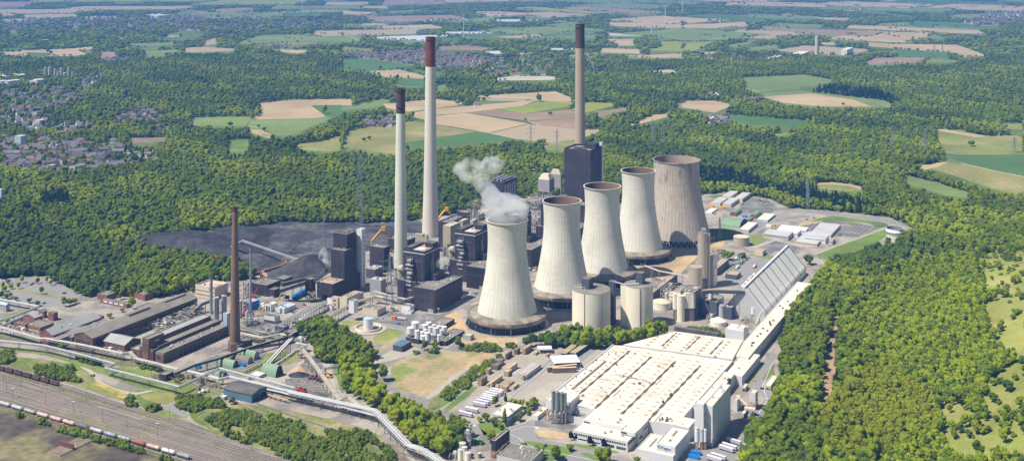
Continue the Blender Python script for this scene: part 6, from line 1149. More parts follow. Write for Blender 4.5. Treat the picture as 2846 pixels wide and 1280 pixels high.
# ---------------------------------------------------------------- timber yard
def stack(label, t, x, yb, xL, xR, yt=None, h=4, m='timber', top='timber_pale', rows=1, group=None):
    P = W(t, x, yb); a, bq = solve(P, t, xL, xR); h = ZT(t, yt, P.y) if yt else h; r = root('timber_stack', label, 'timber stack', tuple(P), group); w = a / rows
    for i in range(rows):
        mb = MB(); mb.box(P + VV * (i * w), w * (.9 if rows > 1 else 1), bq, .25, h * rb.uniform(.94, 1.0), m, top); mb.build('bundle', r)
    mb = MB()
    for k in range(max(2, int(bq / 4))): mb.box(P + U * (bq * (k + .4) / max(2, int(bq / 4))) - VV * .05, a + .1, .2, 0, h + .12, 'timber_dark')
    mb.build('bearers', r); return r
ST = [('widest block of pale wrapped timber rows in the yard', 1255, 670, 1100, 1478, 598, 'wrap', 'wrap', 7), ('grey weathered part of the wide timber block', 1150, 640, 1040, 1240, 590, 'wrap', 'wrap', 3), ('timber row behind the wide block, left end', 1000, 590, 885, 1125, 500, 'wrap', 'timber_pale', 4),
      ('square timber pile in front of the wide block', 985, 632, 918, 1045, 552, 'timber', 'timber_pale', 1), ('narrow tall timber pile at the near corner of the wide block', 1215, 682, 1183, 1262, 605, 'timber', 'timber_pale', 1),
      ('dark timber piles at the green bank, upper', 960, 0, 935, 1048, 290, 'timber_dark', 'timber_dark', 1), ('dark timber piles below the green bank, middle', 820, 532, 715, 918, 462, 'timber_dark', 'tar', 3), ('dark timber piles behind the middle ones', 865, 480, 765, 925, 395, 'timber_dark', 'tar', 2),
      ('timber wall at the yard edge with a pale end', 565, 635, 525, 640, 590, 'timber', 'timber_pale', 1), ('small jagged timber pile beside the timber wall', 690, 600, 640, 740, 515, 'timber', 'timber_pale', 2), ('brown timber pile at the lower yard corner', 580, 770, 515, 672, 670, 'timber', 'tar', 2),
      ('long pale timber row, longest single row', 738, 788, 712, 902, 715, 'timber_pale', 'timber_pale', 1), ('small light timber cube beside the long row', 835, 800, 792, 860, 755, 'timber_pale', 'timber_pale', 1), ('light timber rows with a stepped top', 940, 812, 836, 1072, 775, 'timber_pale', 'timber_pale', 3),
      ('brown strapped timber pile beside the trailers', 960, 862, 885, 1000, 775, 'timber', 'timber_pale', 1), ('separate pale timber row right of the strapped pile', 1065, 825, 1042, 1145, 778, 'timber_pale', 'timber_pale', 1), ('thin pale row behind the brown corner pile', 690, 780, 655, 778, 740, 'timber', 'timber_pale', 1),
      ('orange-brown timber frame pile under the trees', 1235, 300, 1185, 1345, 210, 'timber', 'rust_light', 2), ('dark timber piles beside the orange-brown frame pile', 1115, 300, 1062, 1165, 220, 'timber_dark', 'tar', 2), ('small broken timber pile in the upper yard', 1400, 308, 1365, 1445, 270, 'timber', 'timber_pale', 1), ('second small broken timber pile in the upper yard', 1580, 335, 1545, 1610, 290, 'timber', 'timber_pale', 1)]
for lb, x, yb, xL, xR, yt, m_, tp, rw in ST:
    stack(lb, 'n', x, yb or 375, xL, xR, yt, 4, m_, tp, rw)
P_ = W('n', 2020, 550)
for lb, P_, ln, z1, m_ in (('long dark timber wall across the yard, front', W('n', 2010, 565), 60, 5.4, 'timber_dark'), ('long pale-topped timber wall across the yard, rear', W('n', 2020, 520), 68, 5.4, 'timber_dark')):
    P_ = Vector((P_.x, P_.y, 0)); e = W('n', 1650 if 'front' in lb else 1580, 578 if 'front' in lb else 568); e = Vector((e.x, e.y, 0)); d = (e - P_); n_ = d.normalized(); s_ = Vector((-n_.y, n_.x, 0)) * -3.4; r = root('timber_stack', lb, 'timber stack', tuple(P_)); mb = MB(); mb.prism([P_, e, e + s_, P_ + s_], 0, z1, m_, 'timber_pale'); mb.build('bundle', r)
def canopy(label, t, c, w, d_, z, m='paint'):
    A_, B_ = W(t, *c[0], z), W(t, *c[1], z); v = (B_ - A_); v.z = 0; n_ = v.normalized(); s_ = Vector((-n_.y, n_.x, 0)) * d_; r = root('canopy', label, 'canopy', (A_.x, A_.y, 0)); mb = MB(); mb.prism([A_, B_, B_ + s_, A_ + s_], z, z + .4, m); mb.add([(q.x, q.y, z) for q in (A_, B_, B_ + s_, A_ + s_)], [(0, 3, 2, 1)], m); mb.build('roof', r)
    for q in (A_, B_, B_ + s_, A_ + s_):
        mb = MB(); mb.tube((q.x, q.y, 0), (q.x, q.y, z), .25, 'steel', 5); mb.build('leg', r)
canopy('white flat canopy roof over timber in the open yard', 'n', ((1668, 432), (2068, 408)), 0, 22, 6); canopy('small white canopy under the trees, upper yard', 'n', ((1425, 215), (1640, 212)), 0, 10, 5)
r = root('timber_stack', 'dark timber stored under the white canopy', 'timber stack', tuple(W('n', 1700, 465))); mb = MB(); A_, B_ = W('n', 1700, 462), W('n', 2015, 450); mb.prism([A_, B_, B_ + Vector((1, 9, 0)), A_ + Vector((1, 9, 0))], 0, 4, 'timber_dark'); mb.build('bundle', r)
for lb, x0, y0, x1, y1 in (('long low open rack with a tan top, nearer the trees', 1850, 352, 2035, 210), ('long low open rack with a tan top, nearer the white roof', 1990, 345, 2185, 215)):
    A_, B_ = W('n', x0, y0), W('n', x1, y1); d = (B_ - A_); s_ = Vector((-d.y, d.x, 0)).normalized() * 7; r = root('storage_rack', lb, 'rack', tuple(A_)); mb = MB(); q = [A_, B_, B_ + s_, A_ + s_]; mb.prism(q, 4.6, 5, 'tan_roof'); mb.build('roof', r); mb = MB()
    for k in range(9):
        for s in (0, 1): p = A_.lerp(B_, k / 8) + s_ * s; mb.tube((p.x, p.y, 0), (p.x, p.y, 4.7), .2, 'bluesteel', 4)
    for z in (.8, 2.6): mb.prism(q, z, z + .3, 'bluesteel')
    mb.build('frame', r)
# ---------------------------------------------------------------- vehicles
def mk_trailer():
    r = root('truck_trailer', '', 'trailer', (0, 0, 0)); L_ = 13.6
    mb = MB(); mb.cbox((0, 0, 1.2), L_, 2.55, 2.8, 'tarp'); b1 = mb.build('box', r); mb = MB(); mb.cbox((0, 0, 4.0), L_, 2.55, .08, 'paint'); b2 = mb.build('roof', r); mb = MB(); mb.cbox((0, 0, .8), L_ * .95, 1, .4, 'steel_dark'); b3 = mb.build('chassis', r); out = [b1, b2, b3]
    for x in (3.2, 4.5, 5.8):
        for y in (-1.1, 1.1): mb = MB(); mb.tube((x, y - .15, .5), (x, y + .15, .5), .5, 'rubber', 10); out.append(mb.build('wheel', r))
    mb = MB(); mb.cbox((-4.5, 0, 0), .3, 2, .9, 'steel_dark'); out.append(mb.build('landing_leg', r)); return r, out
tr_, trk = mk_trailer(); ang = math.atan2(-VV.y, -VV.x)
TP = [(618, 488), (706, 425), (822, 345), (870, 310), (922, 280), (948, 252), (965, 225), (1000, 195), (1058, 170), (1088, 142)]; first = True
def place(src, kids_, first, loc, rz, label, group, sc=1.):
    if first: src.location = loc; src.rotation_euler = (0, 0, rz); src['label'] = label; src['group'] = group; return src
    return dup(src, kids_, loc, rz, sc, label, group)
ords = ['nearest the office pavilion, first of the row', 'second of the row, standing apart', 'third of the row', 'fourth of the row', 'fifth of the row', 'sixth of the row', 'seventh of the row', 'eighth of the row', 'ninth of the row, set back', 'tenth of the row, closest to the timber piles']
for j, (x, y) in enumerate(TP): place(tr_, trk, j == 0, W('r', x, y), ang + math.pi, 'grey-sided box trailer, ' + ords[j], 'grey trailers parked in a row')
for j, (x, y, rz) in enumerate(((1400, 900, 2.45), (1335, 975, 2.45), (1290, 1010, 2.45), (1170, 1130, 2.5), (1110, 1165, 2.5))): dup(tr_, trk, W('q', x, y), rz, 1, 'grey trailer parked in the tower yard, ' + ['nearest the wood', 'second from the wood', 'middle of five', 'with a shiny curved top, inner', 'closest to the lower photo edge'][j], 'trailers in the tower yard')
for j, (x, y) in enumerate(((1570, 470), (1655, 480))): dup(tr_, trk, W('q', x, y), rad(62), 1, 'white truck trailer under the loading gantry, ' + ['inner', 'outer'][j], 'trailers under the gantry')
dup(tr_, trk, W('b', 0, 0) if 0 else W('H', 910, -55), rad(60), .9, 'white trailer parked beside the turbine hall road'); P_ = W('H', 448, 105); dup(tr_, trk, P_, rad(-15), .8, 'tan flatbed load behind the orange truck')
r = root('truck', 'orange truck on the asphalt yard', 'truck', tuple(W('H', 392, 98))); P_ = W('H', 392, 98); mb = MB(); mb.cbox((P_.x, P_.y, .6), 5, 3, 3, 'orange', rad(-15)); mb.build('cab', r); mb = MB(); mb.cbox((P_.x + 6, P_.y - 1.6, .8), 8, 2.6, 1.6, 'steel_dark', rad(-15)); mb.build('chassis', r)
r = root('lift_platform', 'small light blue lift platform on the asphalt yard', 'lift', tuple(W('H', 425, 135))); P_ = W('H', 425, 135); mb = MB(); mb.cbox((P_.x, P_.y, .2), 3.6, 2.2, 1.4, 'blue', .3); mb.build('base', r); mb = MB(); mb.tube((P_.x, P_.y, 1.5), (P_.x - 2, P_.y, 4), .3, 'lightblue', 5); mb.build('boom', r)
def tanker(label, P, rz, c='red'):
    r = root('tanker_truck', label, 'tanker', tuple(P), None, rz); r['_o'] = (0, 0, 0); out = []
    mb = MB(); mb.tube((-4, 0, 2.4), (3.5, 0, 2.4), 1.5, 'paint', 12); mb.build('tank', r); mb = MB(); mb.cbox((5.4, 0, .6), 2.4, 2.6, 3, c); mb.build('cab', r); mb = MB(); mb.cbox((0, 0, .5), 10, 2, .5, 'rubber'); mb.build('chassis', r); return r
tanker('red-cabbed white tanker truck driving on the asphalt', W('d', 1708, 285), rad(62)); tanker('grey-white tanker truck without a red cab beside the equipment', W('d', 1450, 300), rad(60), 'lightgrey')
for j, (x, y) in enumerate(((1740, 395), (1690, 440), (1665, 470), (1625, 510), (1575, 560))): tanker('red and white tanker truck parked behind the slanted hall ridge, ' + ['farthest', 'second farthest', 'middle', 'second nearest', 'nearest'][j], W('d', x - 40, y + 20), rad(62))
def mk_car(m):
    r = root('parked_car', '', 'car', (0, 0, 0)); mb = MB(); mb.cbox((0, 0, .3), 4.4, 1.85, .65, m); mb.cbox((-.2, 0, .95), 2.4, 1.6, .5, 'glass'); mb.cbox((-.2, 0, 1.45), 1.9, 1.5, .08, m)
    o = [mb.build('body', r)]
    for x in (-1.4, 1.4):
        for y in (-.85, .85): mb = MB(); mb.tube((x, y - .1, .33), (x, y + .1, .33), .33, 'rubber', 8); o.append(mb.build('wheel', r))
    return r, o
CAR = {k: mk_car('car_' + k) for k in ('white', 'black', 'red', 'blue', 'silver')}; usedc = set()
rg = random.Random(9)
CP = [('e', 1230, 225, 'white', 0), ('e', 1180, 245, 'white', 0), ('e', 1225, 275, 'white', 0), ('e', 1155, 310, 'silver', 0), ('e', 1155, 255, 'black', 0), ('e', 1345, 243, 'white', 0), ('e', 1380, 232, 'silver', 0), ('e', 1410, 200, 'blue', 0), ('e', 1440, 195, 'white', 0), ('e', 1465, 203, 'white', 0), ('e', 1435, 210, 'black', 0), ('e', 1480, 228, 'blue', 0), ('e', 1500, 250, 'white', 0), ('e', 1520, 225, 'silver', 0), ('e', 735, 405, 'blue', 0),
      ('e', 2010, 525, 'white', 0), ('e', 2115, 490, 'blue', 0), ('e', 2200, 452, 'white', 0), ('e', 2225, 462, 'blue', 0), ('e', 2210, 415, 'white', 0), ('e', 2285, 558, 'white', 0), ('e', 2295, 553, 'black', 0), ('e', 2415, 660, 'white', 0), ('e', 2290, 615, 'white', 0), ('e', 2225, 645, 'blue', 0), ('e', 2240, 655, 'black', 0), ('e', 2260, 625, 'silver', 0), ('e', 2540, 555, 'white', 0), ('e', 2520, 655, 'white', 0),
      ('F', 1145, 522, 'white', 1), ('F', 1235, 520, 'white', 1), ('F', 1225, 540, 'silver', 1), ('F', 1190, 540, 'silver', 1), ('F', 1170, 557, 'white', 1), ('F', 1200, 552, 'white', 1), ('F', 1135, 572, 'white', 1), ('F', 1085, 574, 'white', 1), ('F', 1185, 602, 'blue', 1), ('F', 1015, 520, 'black', 1), ('F', 1020, 550, 'white', 1), ('F', 985, 560, 'blue', 1), ('F', 1000, 568, 'silver', 1), ('F', 935, 487, 'black', 1),
      ('h', 400, 50, 'white', 1), ('h', 430, 60, 'white', 1), ('h', 470, 62, 'black', 1), ('h', 500, 40, 'red', 1), ('h', 930, 182, 'white', 1), ('h', 970, 190, 'blue', 1), ('h', 665, 340, 'blue', 1), ('h', 945, 55, 'white', 1), ('c', 985, 448, 'silver', 1), ('c', 1000, 475, 'red', 1), ('c', 520, 358, 'white', 1), ('r', 1810, 938, 'blue', 2), ('E', 960, 1036, 'white', 1), ('E', 985, 1034, 'silver', 1), ('E', 1008, 1040, 'blue', 1), ('E', 1045, 995, 'white', 1), ('H', 640, 100, 'white', 1), ('H', 610, 80, 'silver', 1), ('H', 300, 95, 'white', 1), ('d', 1250, 600, 'white', 1), ('d', 1290, 640, 'silver', 1), ('d', 1500, 330, 'white', 1), ('d', 1340, 170, 'white', 1), ('d', 1400, 250, 'blue', 1), ('I', 620, 700, 'white', 1), ('I', 600, 620, 'black', 1), ('I', 540, 560, 'silver', 1), ('h', 90, 680, 'red', 2), ('h', 130, 690, 'red', 2), ('h', 175, 700, 'red', 2), ('h', 20, 655, 'red', 2), ('h', 55, 665, 'red', 2)]
WHERE = {'e': 'on the far car park behind the largest cooling tower', 'F': 'on the marked car park near the container offices', 'h': 'near the left end of the works', 'c': 'on the road beside the white factory block', 'r': 'on the lawn island by the factory entrance', 'E': 'at the foot of the nearest turbine hall', 'H': 'on the asphalt yard above the tank farm', 'd': 'on the asphalt between beige silos and slanted hall', 'I': 'on the service road beside the white tower'}
for t, x, y, c_, _ in CP:
    s_, k_ = CAR[c_]; place(s_, k_, c_ not in usedc, W(t, x, y), rg.choice([ang, ang + math.pi / 2, ang + .1]), 'small %s car %s' % (c_, WHERE[t]), 'cars %s' % WHERE[t]); usedc.add(c_)
    if not (t in 'er'): pass
# rail wagons
def mk_wagon(m, label):
    r = root('tank_wagon', label, 'tank wagon', (0, 0, 0)); o = []; mb = MB(); mb.tube((-6, 0, 2.6), (6, 0, 2.6), 1.55, m, 14); mb.ball((-6, 0, 2.6), 1.5, m, 2); mb.ball((6, 0, 2.6), 1.5, m, 2); o.append(mb.build('tank', r)); mb = MB(); mb.cbox((0, 0, .9), 13.6, 2.4, .35, 'steel_dark'); o.append(mb.build('frame', r))
    mb = MB(); mb.cyl((0, 0, 4.05), .5, .4, 'steel', n=8); mb.cbox((0, 0, 4.1), 4, .6, .1, 'steel'); o.append(mb.build('walkway', r))
    for x in (-4.6, 4.6): mb = MB(); mb.cbox((x, 0, .3), 2.6, 1.8, .6, 'rubber'); o.append(mb.build('bogie', r))
    return r, o
A_, B_ = W('G', 35, 752, 0), W('G', 1375, 1140, 0); dirw = (B_ - A_); rz = math.atan2(dirw.y, dirw.x); tc = ['tank_light', 'tank_light', 'tank_grey', 'graffiti', 'graffiti', 'graffiti', 'tank_dark', 'tank_light', 'tank_blue', 'tank_grey', 'tank_rust', 'graffiti', 'paint', 'tank_grey']
nm_ = ['pale grey tank wagon at the head of the train, cut by the photo edge', 'pale grey tank wagon, second of the train', 'mid-grey tank wagon before the pink ones', 'pink and white graffiti tank wagon, first of three together', 'pink and white graffiti tank wagon, middle of three together', 'pink and white graffiti tank wagon, last of three together', 'black tank wagon with white letters on its side', 'pale tank wagon right after the black one', 'blue-grey tank wagon in the middle of the train', 'grey tank wagon just before the rust-red one', 'rust-red tank wagon without any graffiti', 'pink-white graffiti tank wagon after the rust-red one', 'clean white tank wagon', 'last grey tank wagon of the train at the lower edge']
for j in range(14):
    r, o = mk_wagon(tc[j], nm_[j]); P_ = A_.lerp(B_, j / 13.); r.location = (P_.x, P_.y, .35); r.rotation_euler = (0, 0, rz); r['group'] = 'tank wagons of one train'
    if j == 6:
        for k, ch in enumerate('aliyn'):
            pass
    if j in (2, 8, 9, 12):
        mb = MB(); mb.tube((-.25, 0, 2.6), (.25, 0, 2.6), 1.6, 'paint', 14); mb.build('white_band', r)
def mk_hopper():
    r = root('hopper_wagon', '', 'hopper wagon', (0, 0, 0)); o = []; mb = MB(); mb.prism([(-5.5, -1.4), (5.5, -1.4), (5.5, 1.4), (-5.5, 1.4)], 1.6, 4, 'wagon_rust', 'coal'); mb.cbox((0, 0, .9), 9, 1.8, .9, 'wagon_rust'); o.append(mb.build('body', r)); mb = MB(); mb.cbox((0, 0, .3), 12, 2, .6, 'rubber'); o.append(mb.build('chassis', r))
    mb = MB(); [mb.cbox((x, 0, 1.6), .2, 3, 2.3, 'tank_rust') for x in (-3.6, -1.2, 1.2, 3.6)]; o.append(mb.build('ribs', r)); return r, o
hs, hk = mk_hopper(); A_, B_ = W('G', -60, 465), W('G', 410, 592); dirw = B_ - A_; rz = math.atan2(dirw.y, dirw.x)
for j in range(8): P_ = A_.lerp(B_, j / 7.); place(hs, hk, j == 0, (P_.x, P_.y, .35), rz, 'rust-brown open hopper wagon in the short train below the bushes', 'rust-brown hopper wagons')
# other machines
for lb, t, x, y, c_, rz in (('green dumper among the parked yard vehicles', 's', 885, 550, 'green', .2), ('dark red dumper among the parked yard vehicles', 's', 945, 555, 'red', .3), ('black dumper among the parked yard vehicles', 's', 1005, 575, 'tank_dark', .3), ('second black dumper nearest the pipe bridge', 's', 1055, 595, 'tank_dark', .3), ('yellow crawler crane under the diagonal pipe bridge', 's', 1160, 530, 'yellow', -.5), ('bright red loader beside the pipe bundle', 's', 770, 750, 'red', -.3), ('small red vehicle behind the bright red loader', 's', 715, 735, 'red', -.3),
      ('yellow loader by the transfer tower', 'a', 1080, 860, 'orange', .9), ('orange bucket machine on the coal ridge edge', 'D', 2340, 885, 'orange', .9), ('yellow machine in the middle of the machine yard', 'a', 660, 940, 'yellow', .4), ('small orange bulldozer at the far left of the coal yard', 'D', 1435, 742, 'orange', .1), ('small yellow machine at the conveyor foot in the coal yard', 'a', 735, 705, 'yellow', .4), ('small digger on the woodchip track', 'I', 1105, 295, 'rust', .3)):
    P_ = W(t, x, y); r = root('yard_machine', lb, 'machine', tuple(P_), None, rz); r['_o'] = (0, 0, 0); mb = MB(); mb.cbox((0, 0, .8), 6, 2.8, 1.6, c_); mb.build('body', r); mb = MB(); mb.cbox((1.5, 0, 2.4), 2, 2, 1.5, 'glass'); mb.build('cab', r); mb = MB(); mb.tube((-2, 0, 2), (-5, 0, 4.6), .35, c_, 5); mb.tube((-5, 0, 4.6), (-7, 0, 1), .3, c_, 5); mb.build('arm', r)
    for y_ in (-1.3, 1.3): mb = MB(); mb.cbox((0, y_, 0), 5.4, .5, 1, 'rubber'); mb.build('crawler_track', r)
def beam(r, name, pts, w, m): mb = MB(); [mb.ribbon([a_, b_], w, w * .9, m) for a_, b_ in zip(pts, pts[1:])]; mb.build(name, r)
for lb, t, x0, yb0, xm, ym, x1, yb1, Y_ in (('bright yellow inverted V portal scraper in front of the coal yard', 'E', 222, 640, 310, 555, 368, 610, 1600), ('second yellow inverted V portal scraper, behind the tallest chimney', 'E', 722, 470, 785, 408, 820, 452, 1760)):
    a_ = WY(t, x0, Y_, max(1, ZT(t, yb0, Y_))); m_ = WY(t, xm, Y_ + 6, ZT(t, ym, Y_)); c_ = WY(t, x1, Y_ + 12, ZT(t, yb1, Y_)); r = root('portal_scraper', lb, 'scraper', (a_.x, a_.y, 0)); beam(r, 'arm', [a_, m_ - Vector((1.5, 0, 0))], 3.2, 'yellow'); beam(r, 'arm', [m_ + Vector((1.5, 0, 0)), c_], 3.2, 'yellow'); mb = MB(); mb.cbox((m_.x, m_.y, m_.z - 4), 6, 4, 6, 'yellow'); mb.build('head', r)
    for q in (a_, c_): mb = MB(); mb.tube((q.x, q.y, 0), (q.x, q.y, max(1, q.z - 1)), 1, 'yellow', 6); mb.build('leg', r)
for lb, pts, m_, w_ in (('long silver stacker boom reaching over the coal heap', [W('D', 1715, 690, 8), W('D', 1815, 636, 24), W('D', 2235, 780, 8)], 'steel', 2.6), ('yellow stacker boom rising behind the brick chimney', [W('D', 1625, 757, 22), W('D', 1735, 832, 6)], 'yellow', 3), ('dark tilted conveyor arm standing on the coal yard', [W('a', 760, 530, 2), W('a', 840, 480, 8), W('a', 900, 410, 14)], 'rust', 2.4),
                    ('rusty conveyor bridge along the coal yard edge', [W('a', 260, 850, 3), W('a', 560, 760, 4), W('a', 900, 650, 6), W('a', 1050, 600, 12)], 'rust', 3), ('tan conveyor arm in the machine yard', [W('a', 370, 820, 9), W('a', 470, 920, 3)], 'rust_light', 3), ('thin rusty conveyor on the pale coal yard border', [W('D', 1400, 735, 3), W('D', 1560, 785, 3), W('D', 1700, 828, 3)], 'rust', 2.2), ('rust coloured flat conveyor in front of the machine yard', [W('a', 310, 955, 2), W('a', 600, 965, 2), W('a', 800, 930, 3)], 'rust_light', 2.6),
                    ('orange mobile crane boom beside the white shed', [W('c', 565, 450, 2), W('c', 668, 270, 30)], 'yellow', 1.2), ('red crane boom right of the brick chimney', [W('k', 1490, 610, 2), W('k', 1550, 440, 26)], 'red', 1.6), ('thin red crane boom behind the steel stack', [W('k', 1640, 330, 4), W('k', 1715, 185, 34)], 'red', .8)):
    r = root('boom', lb, 'boom', tuple(pts[0][:2]) + (0,)); beam(r, 'boom', pts, w_, m_); q = pts[0]; mb = MB(); mb.cbox((q.x, q.y, 0), 5, 4, max(2, q.z - .5), 'rust' if m_ != 'red' else 'red'); mb.build('base', r)
    if pts[-1].z < 13: q = pts[-1]; mb = MB(); mb.cbox((q.x, q.y, 0), 3, 3, max(1, q.z - .5), 'rust'); mb.build('support', r)
r = root('ruined_foundation', 'rust-red wall and concrete foundation on the waste ground', 'ruin', tuple(W('t', 950, 1030))); P_ = W('t', 900, 1095); mb = MB(); mb.box(P_, 16, 40, 0, .9, 'path', 'earth'); mb.build('slab', r); mb = MB(); P_ = W('t', 1090, 1000); mb.box(P_, 17, 1.2, 0, 5, 'wagon_rust'); mb.build('wall', r)
# ---------------------------------------------------------------- masts, pylons, turbines
def mast(label, P, h, m='silo_tan', lamp=True, r_=.22, group=None):
    r = root('lamp_mast' if lamp else 'mast', label, 'mast', tuple(P), group); mb = MB(); mb.tube((P.x, P.y, 0), (P.x, P.y, h), r_, m, 6, r_ * .7); mb.build('pole', r)
    if lamp: mb = MB(); mb.cbox((P.x, P.y, h), 3, .8, .4, 'paint'); mb.build('lamp_head', r)
for x, yb, yt in ((95, 692, 615), (340, 740, 655), (550, 800, 715), (767, 865, 765), (950, 912, 820), (1180, 985, 878), (1268, 850, 755), (1628, 990, 870), (1887, 1085, 975), (2140, 1175, 1080), (975, 730, 620), (48, 640, 560), (195, 775, 712), (402, 835, 775), (622, 900, 840), (803, 960, 895), (1035, 1035, 950), (1108, 900, 830), (1512, 960, 905), (1262, 1120, 1050), (645, 700, 610), (160, 600, 520), (445, 640, 570), (25, 580, 510)):
    P_ = W('G', x, yb); mast('tall grey railway mast standing in the track field', P_, ZT('G', yt, P_.y), 'silo_tan', x in (95, 1180, 550), .3, 'railway masts')
for lb, t, x, yb, yt in (('white lamp mast beside the white tank farm', 'H', 475, 195, 62), ('white lamp mast at the corner of the turbine hall', 'H', 723, 108, 20), ('white lamp mast on the curve of the far car park road', 'F', 1160, 430, 378), ('white lamp mast near the open round tank', 'F', 1553, 515, 438), ('white lamp mast in the shade of the largest cooling tower', 'F', 240, 655, 618), ('lamp mast next to the lone dark tree by the slanted hall', 'F', 1050, 805, 728), ('lamp mast among the green trucks and equipment', 'F', 438, 810, 757), ('lamp mast in the trees behind the left car park', 'D', 1397, 900, 828), ('lamp mast in the coal yard behind the stepped black tower', 'a', 2165, 220, 105)):
    P_ = W(t, x, yb); mast(lb, P_, ZT(t, yt, P_.y), 'paint', True, .28)
def pylon(label, P, h, arms=2, w=.1, n=9, m='galv', thick=.16):
    r = root('pylon', label, 'pylon', tuple(P)); mb = MB(); b_ = h * w; lv = [h * (1 - (1 - i / n) ** 1.25) for i in range(n + 1)]; wd = [b_ * (1 - z / h) ** .9 + .9 for z in lv]
    for i in range(n):
        a0 = [Vector((P.x + sx * wd[i] / 2, P.y + sy * wd[i] / 2, lv[i])) for sx, sy in ((-1, -1), (1, -1), (1, 1), (-1, 1))]; a1 = [Vector((P.x + sx * wd[i + 1] / 2, P.y + sy * wd[i + 1] / 2, lv[i + 1])) for sx, sy in ((-1, -1), (1, -1), (1, 1), (-1, 1))]
        for k in range(4): mb.tube(a0[k], a1[k], thick * 1.5, m, 4); mb.tube(a0[k], a1[(k + 1) % 4], thick, m, 3); mb.tube(a0[(k + 1) % 4], a1[k], thick, m, 3); mb.tube(a1[k], a1[(k + 1) % 4], thick, m, 3)
    mb.build('tower', r)
    for j in range(arms):
        z = h * (.70 + .15 * j); s_ = h * (.17 - .03 * j); mb = MB()
        for s in (-1, 1): mb.tube((P.x, P.y, z), (P.x + s * s_, P.y, z), thick * 1.2, m, 4); mb.tube((P.x, P.y, z + h * .04), (P.x + s * s_, P.y, z), thick, m, 4); mb.tube((P.x + s * s_ * .9, P.y, z), (P.x + s * s_ * .9, P.y, z - 2.5), thick, 'tank_dark', 3)
        mb.build('cross_arm', r)
for lb, t, x, yb, yt, a_ in (('lattice pylon in front of the nearest boiler house', 'E', 358, 1120, 740, 2), ('lattice pylon at the far edge of the coal yard, left of the chimneys', 'E', 145, 545, 340, 2), ('faint lattice pylon on the coal yard beside the stepped tower', 'a', 1290, 500, 60, 2), ('tall lattice pylon in the wood behind the coal yard', 'E', 130, 420, -40, 3), ('lattice pylon at the wood beside the marked car park', 'F', 940, 405, 175, 2), ('lattice pylon beside the green arched hall', 'F', 282, 640, 470, 2),
     ('lattice pylon above the right-hand houses', 'C', 1572, 1145, 935, 2), ('lattice pylon right of the right-hand white house', 'C', 1822, 1165, 960, 2), ('pylon in front of the large tan field, left one', 'B', 1415, 1140, 935, 2), ('pylon in front of the large tan field, nearer the tan chimney', 'B', 1612, 1150, 965, 2), ('pylon behind the large brown cooling tower, left one', 'B', 2330, 1110, 890, 2), ('pylon behind the large brown cooling tower, right one', 'B', 2405, 1110, 880, 2), ('small far pylon on the tan field at right', 'C', 1888, 385, 325, 2), ('second small far pylon on the tan field', 'C', 1950, 385, 330, 2), ('pale pylon on the green meadow at the far right', 'C', 2490, 1140, 1020, 2)):
    P_ = W(t, x, yb); pylon(lb, P_, max(20, ZT(t, yt, P_.y)), a_, .11, 9, 'galv', .13 + P_.y * 2e-5)
def turbine(label, P, h, rz=0, ph=0.3):
    r = root('wind_turbine', label, 'wind turbine', tuple(P)); mb = MB(); mb.tube((P.x, P.y, 0), (P.x, P.y, h), 2.4, 'paint', 12, 1.4); mb.build('tower', r); mb = MB(); mb.cbox((P.x, P.y, h - 1.5), 4, 9, 3.6, 'paint', rz); mb.build('nacelle', r); hub = Vector((P.x, P.y - 5, h + .3)); R_ = h * .42
    mb = MB(); mb.ball(hub, 1.8, 'paint', 2); mb.build('hub', r)
    for k in range(3):
        a = ph + k * 2 * math.pi / 3; mb = MB(); mb.tube(hub, hub + Vector((math.sin(a) * R_ * math.cos(rz), math.sin(a) * R_ * math.sin(rz), math.cos(a) * R_)), 1.3, 'paint', 6, .3); mb.build('blade', r)
for lb, t, x, yb, yt in (('wind turbine left of the red-topped chimney, above the foil fields', 'B', 272, 285, 208), ('white wind turbine between the two tall chimneys', 'B', 913, 276, 140), ('white wind turbine, nearer of the pair right of the tan chimney', 'B', 2320, 270, 130), ('white wind turbine, farther of the pair right of the tan chimney', 'B', 2424, 190, 52), ('tallest white wind turbine cut by the top of the photo', 'C', 3, 103, -40), ('far wind turbine above the left-hand pale fields, first of three', 'A', 1917, 62, 22), ('far wind turbine above the left-hand pale fields, second of three', 'A', 2100, 85, 26), ('far wind turbine above the left-hand pale fields, third of three', 'A', 2263, 76, 22), ('distant turbine in the far left woodland', 'A', 548, 48, 22), ('hazy far turbine in the upper right woodland', 'C', 1400, 95, 45)):
    P_ = W(t, x, yb); turbine(lb, P_, ZT(t, yt, P_.y), rb.uniform(-.6, .6), rb.uniform(0, 2))
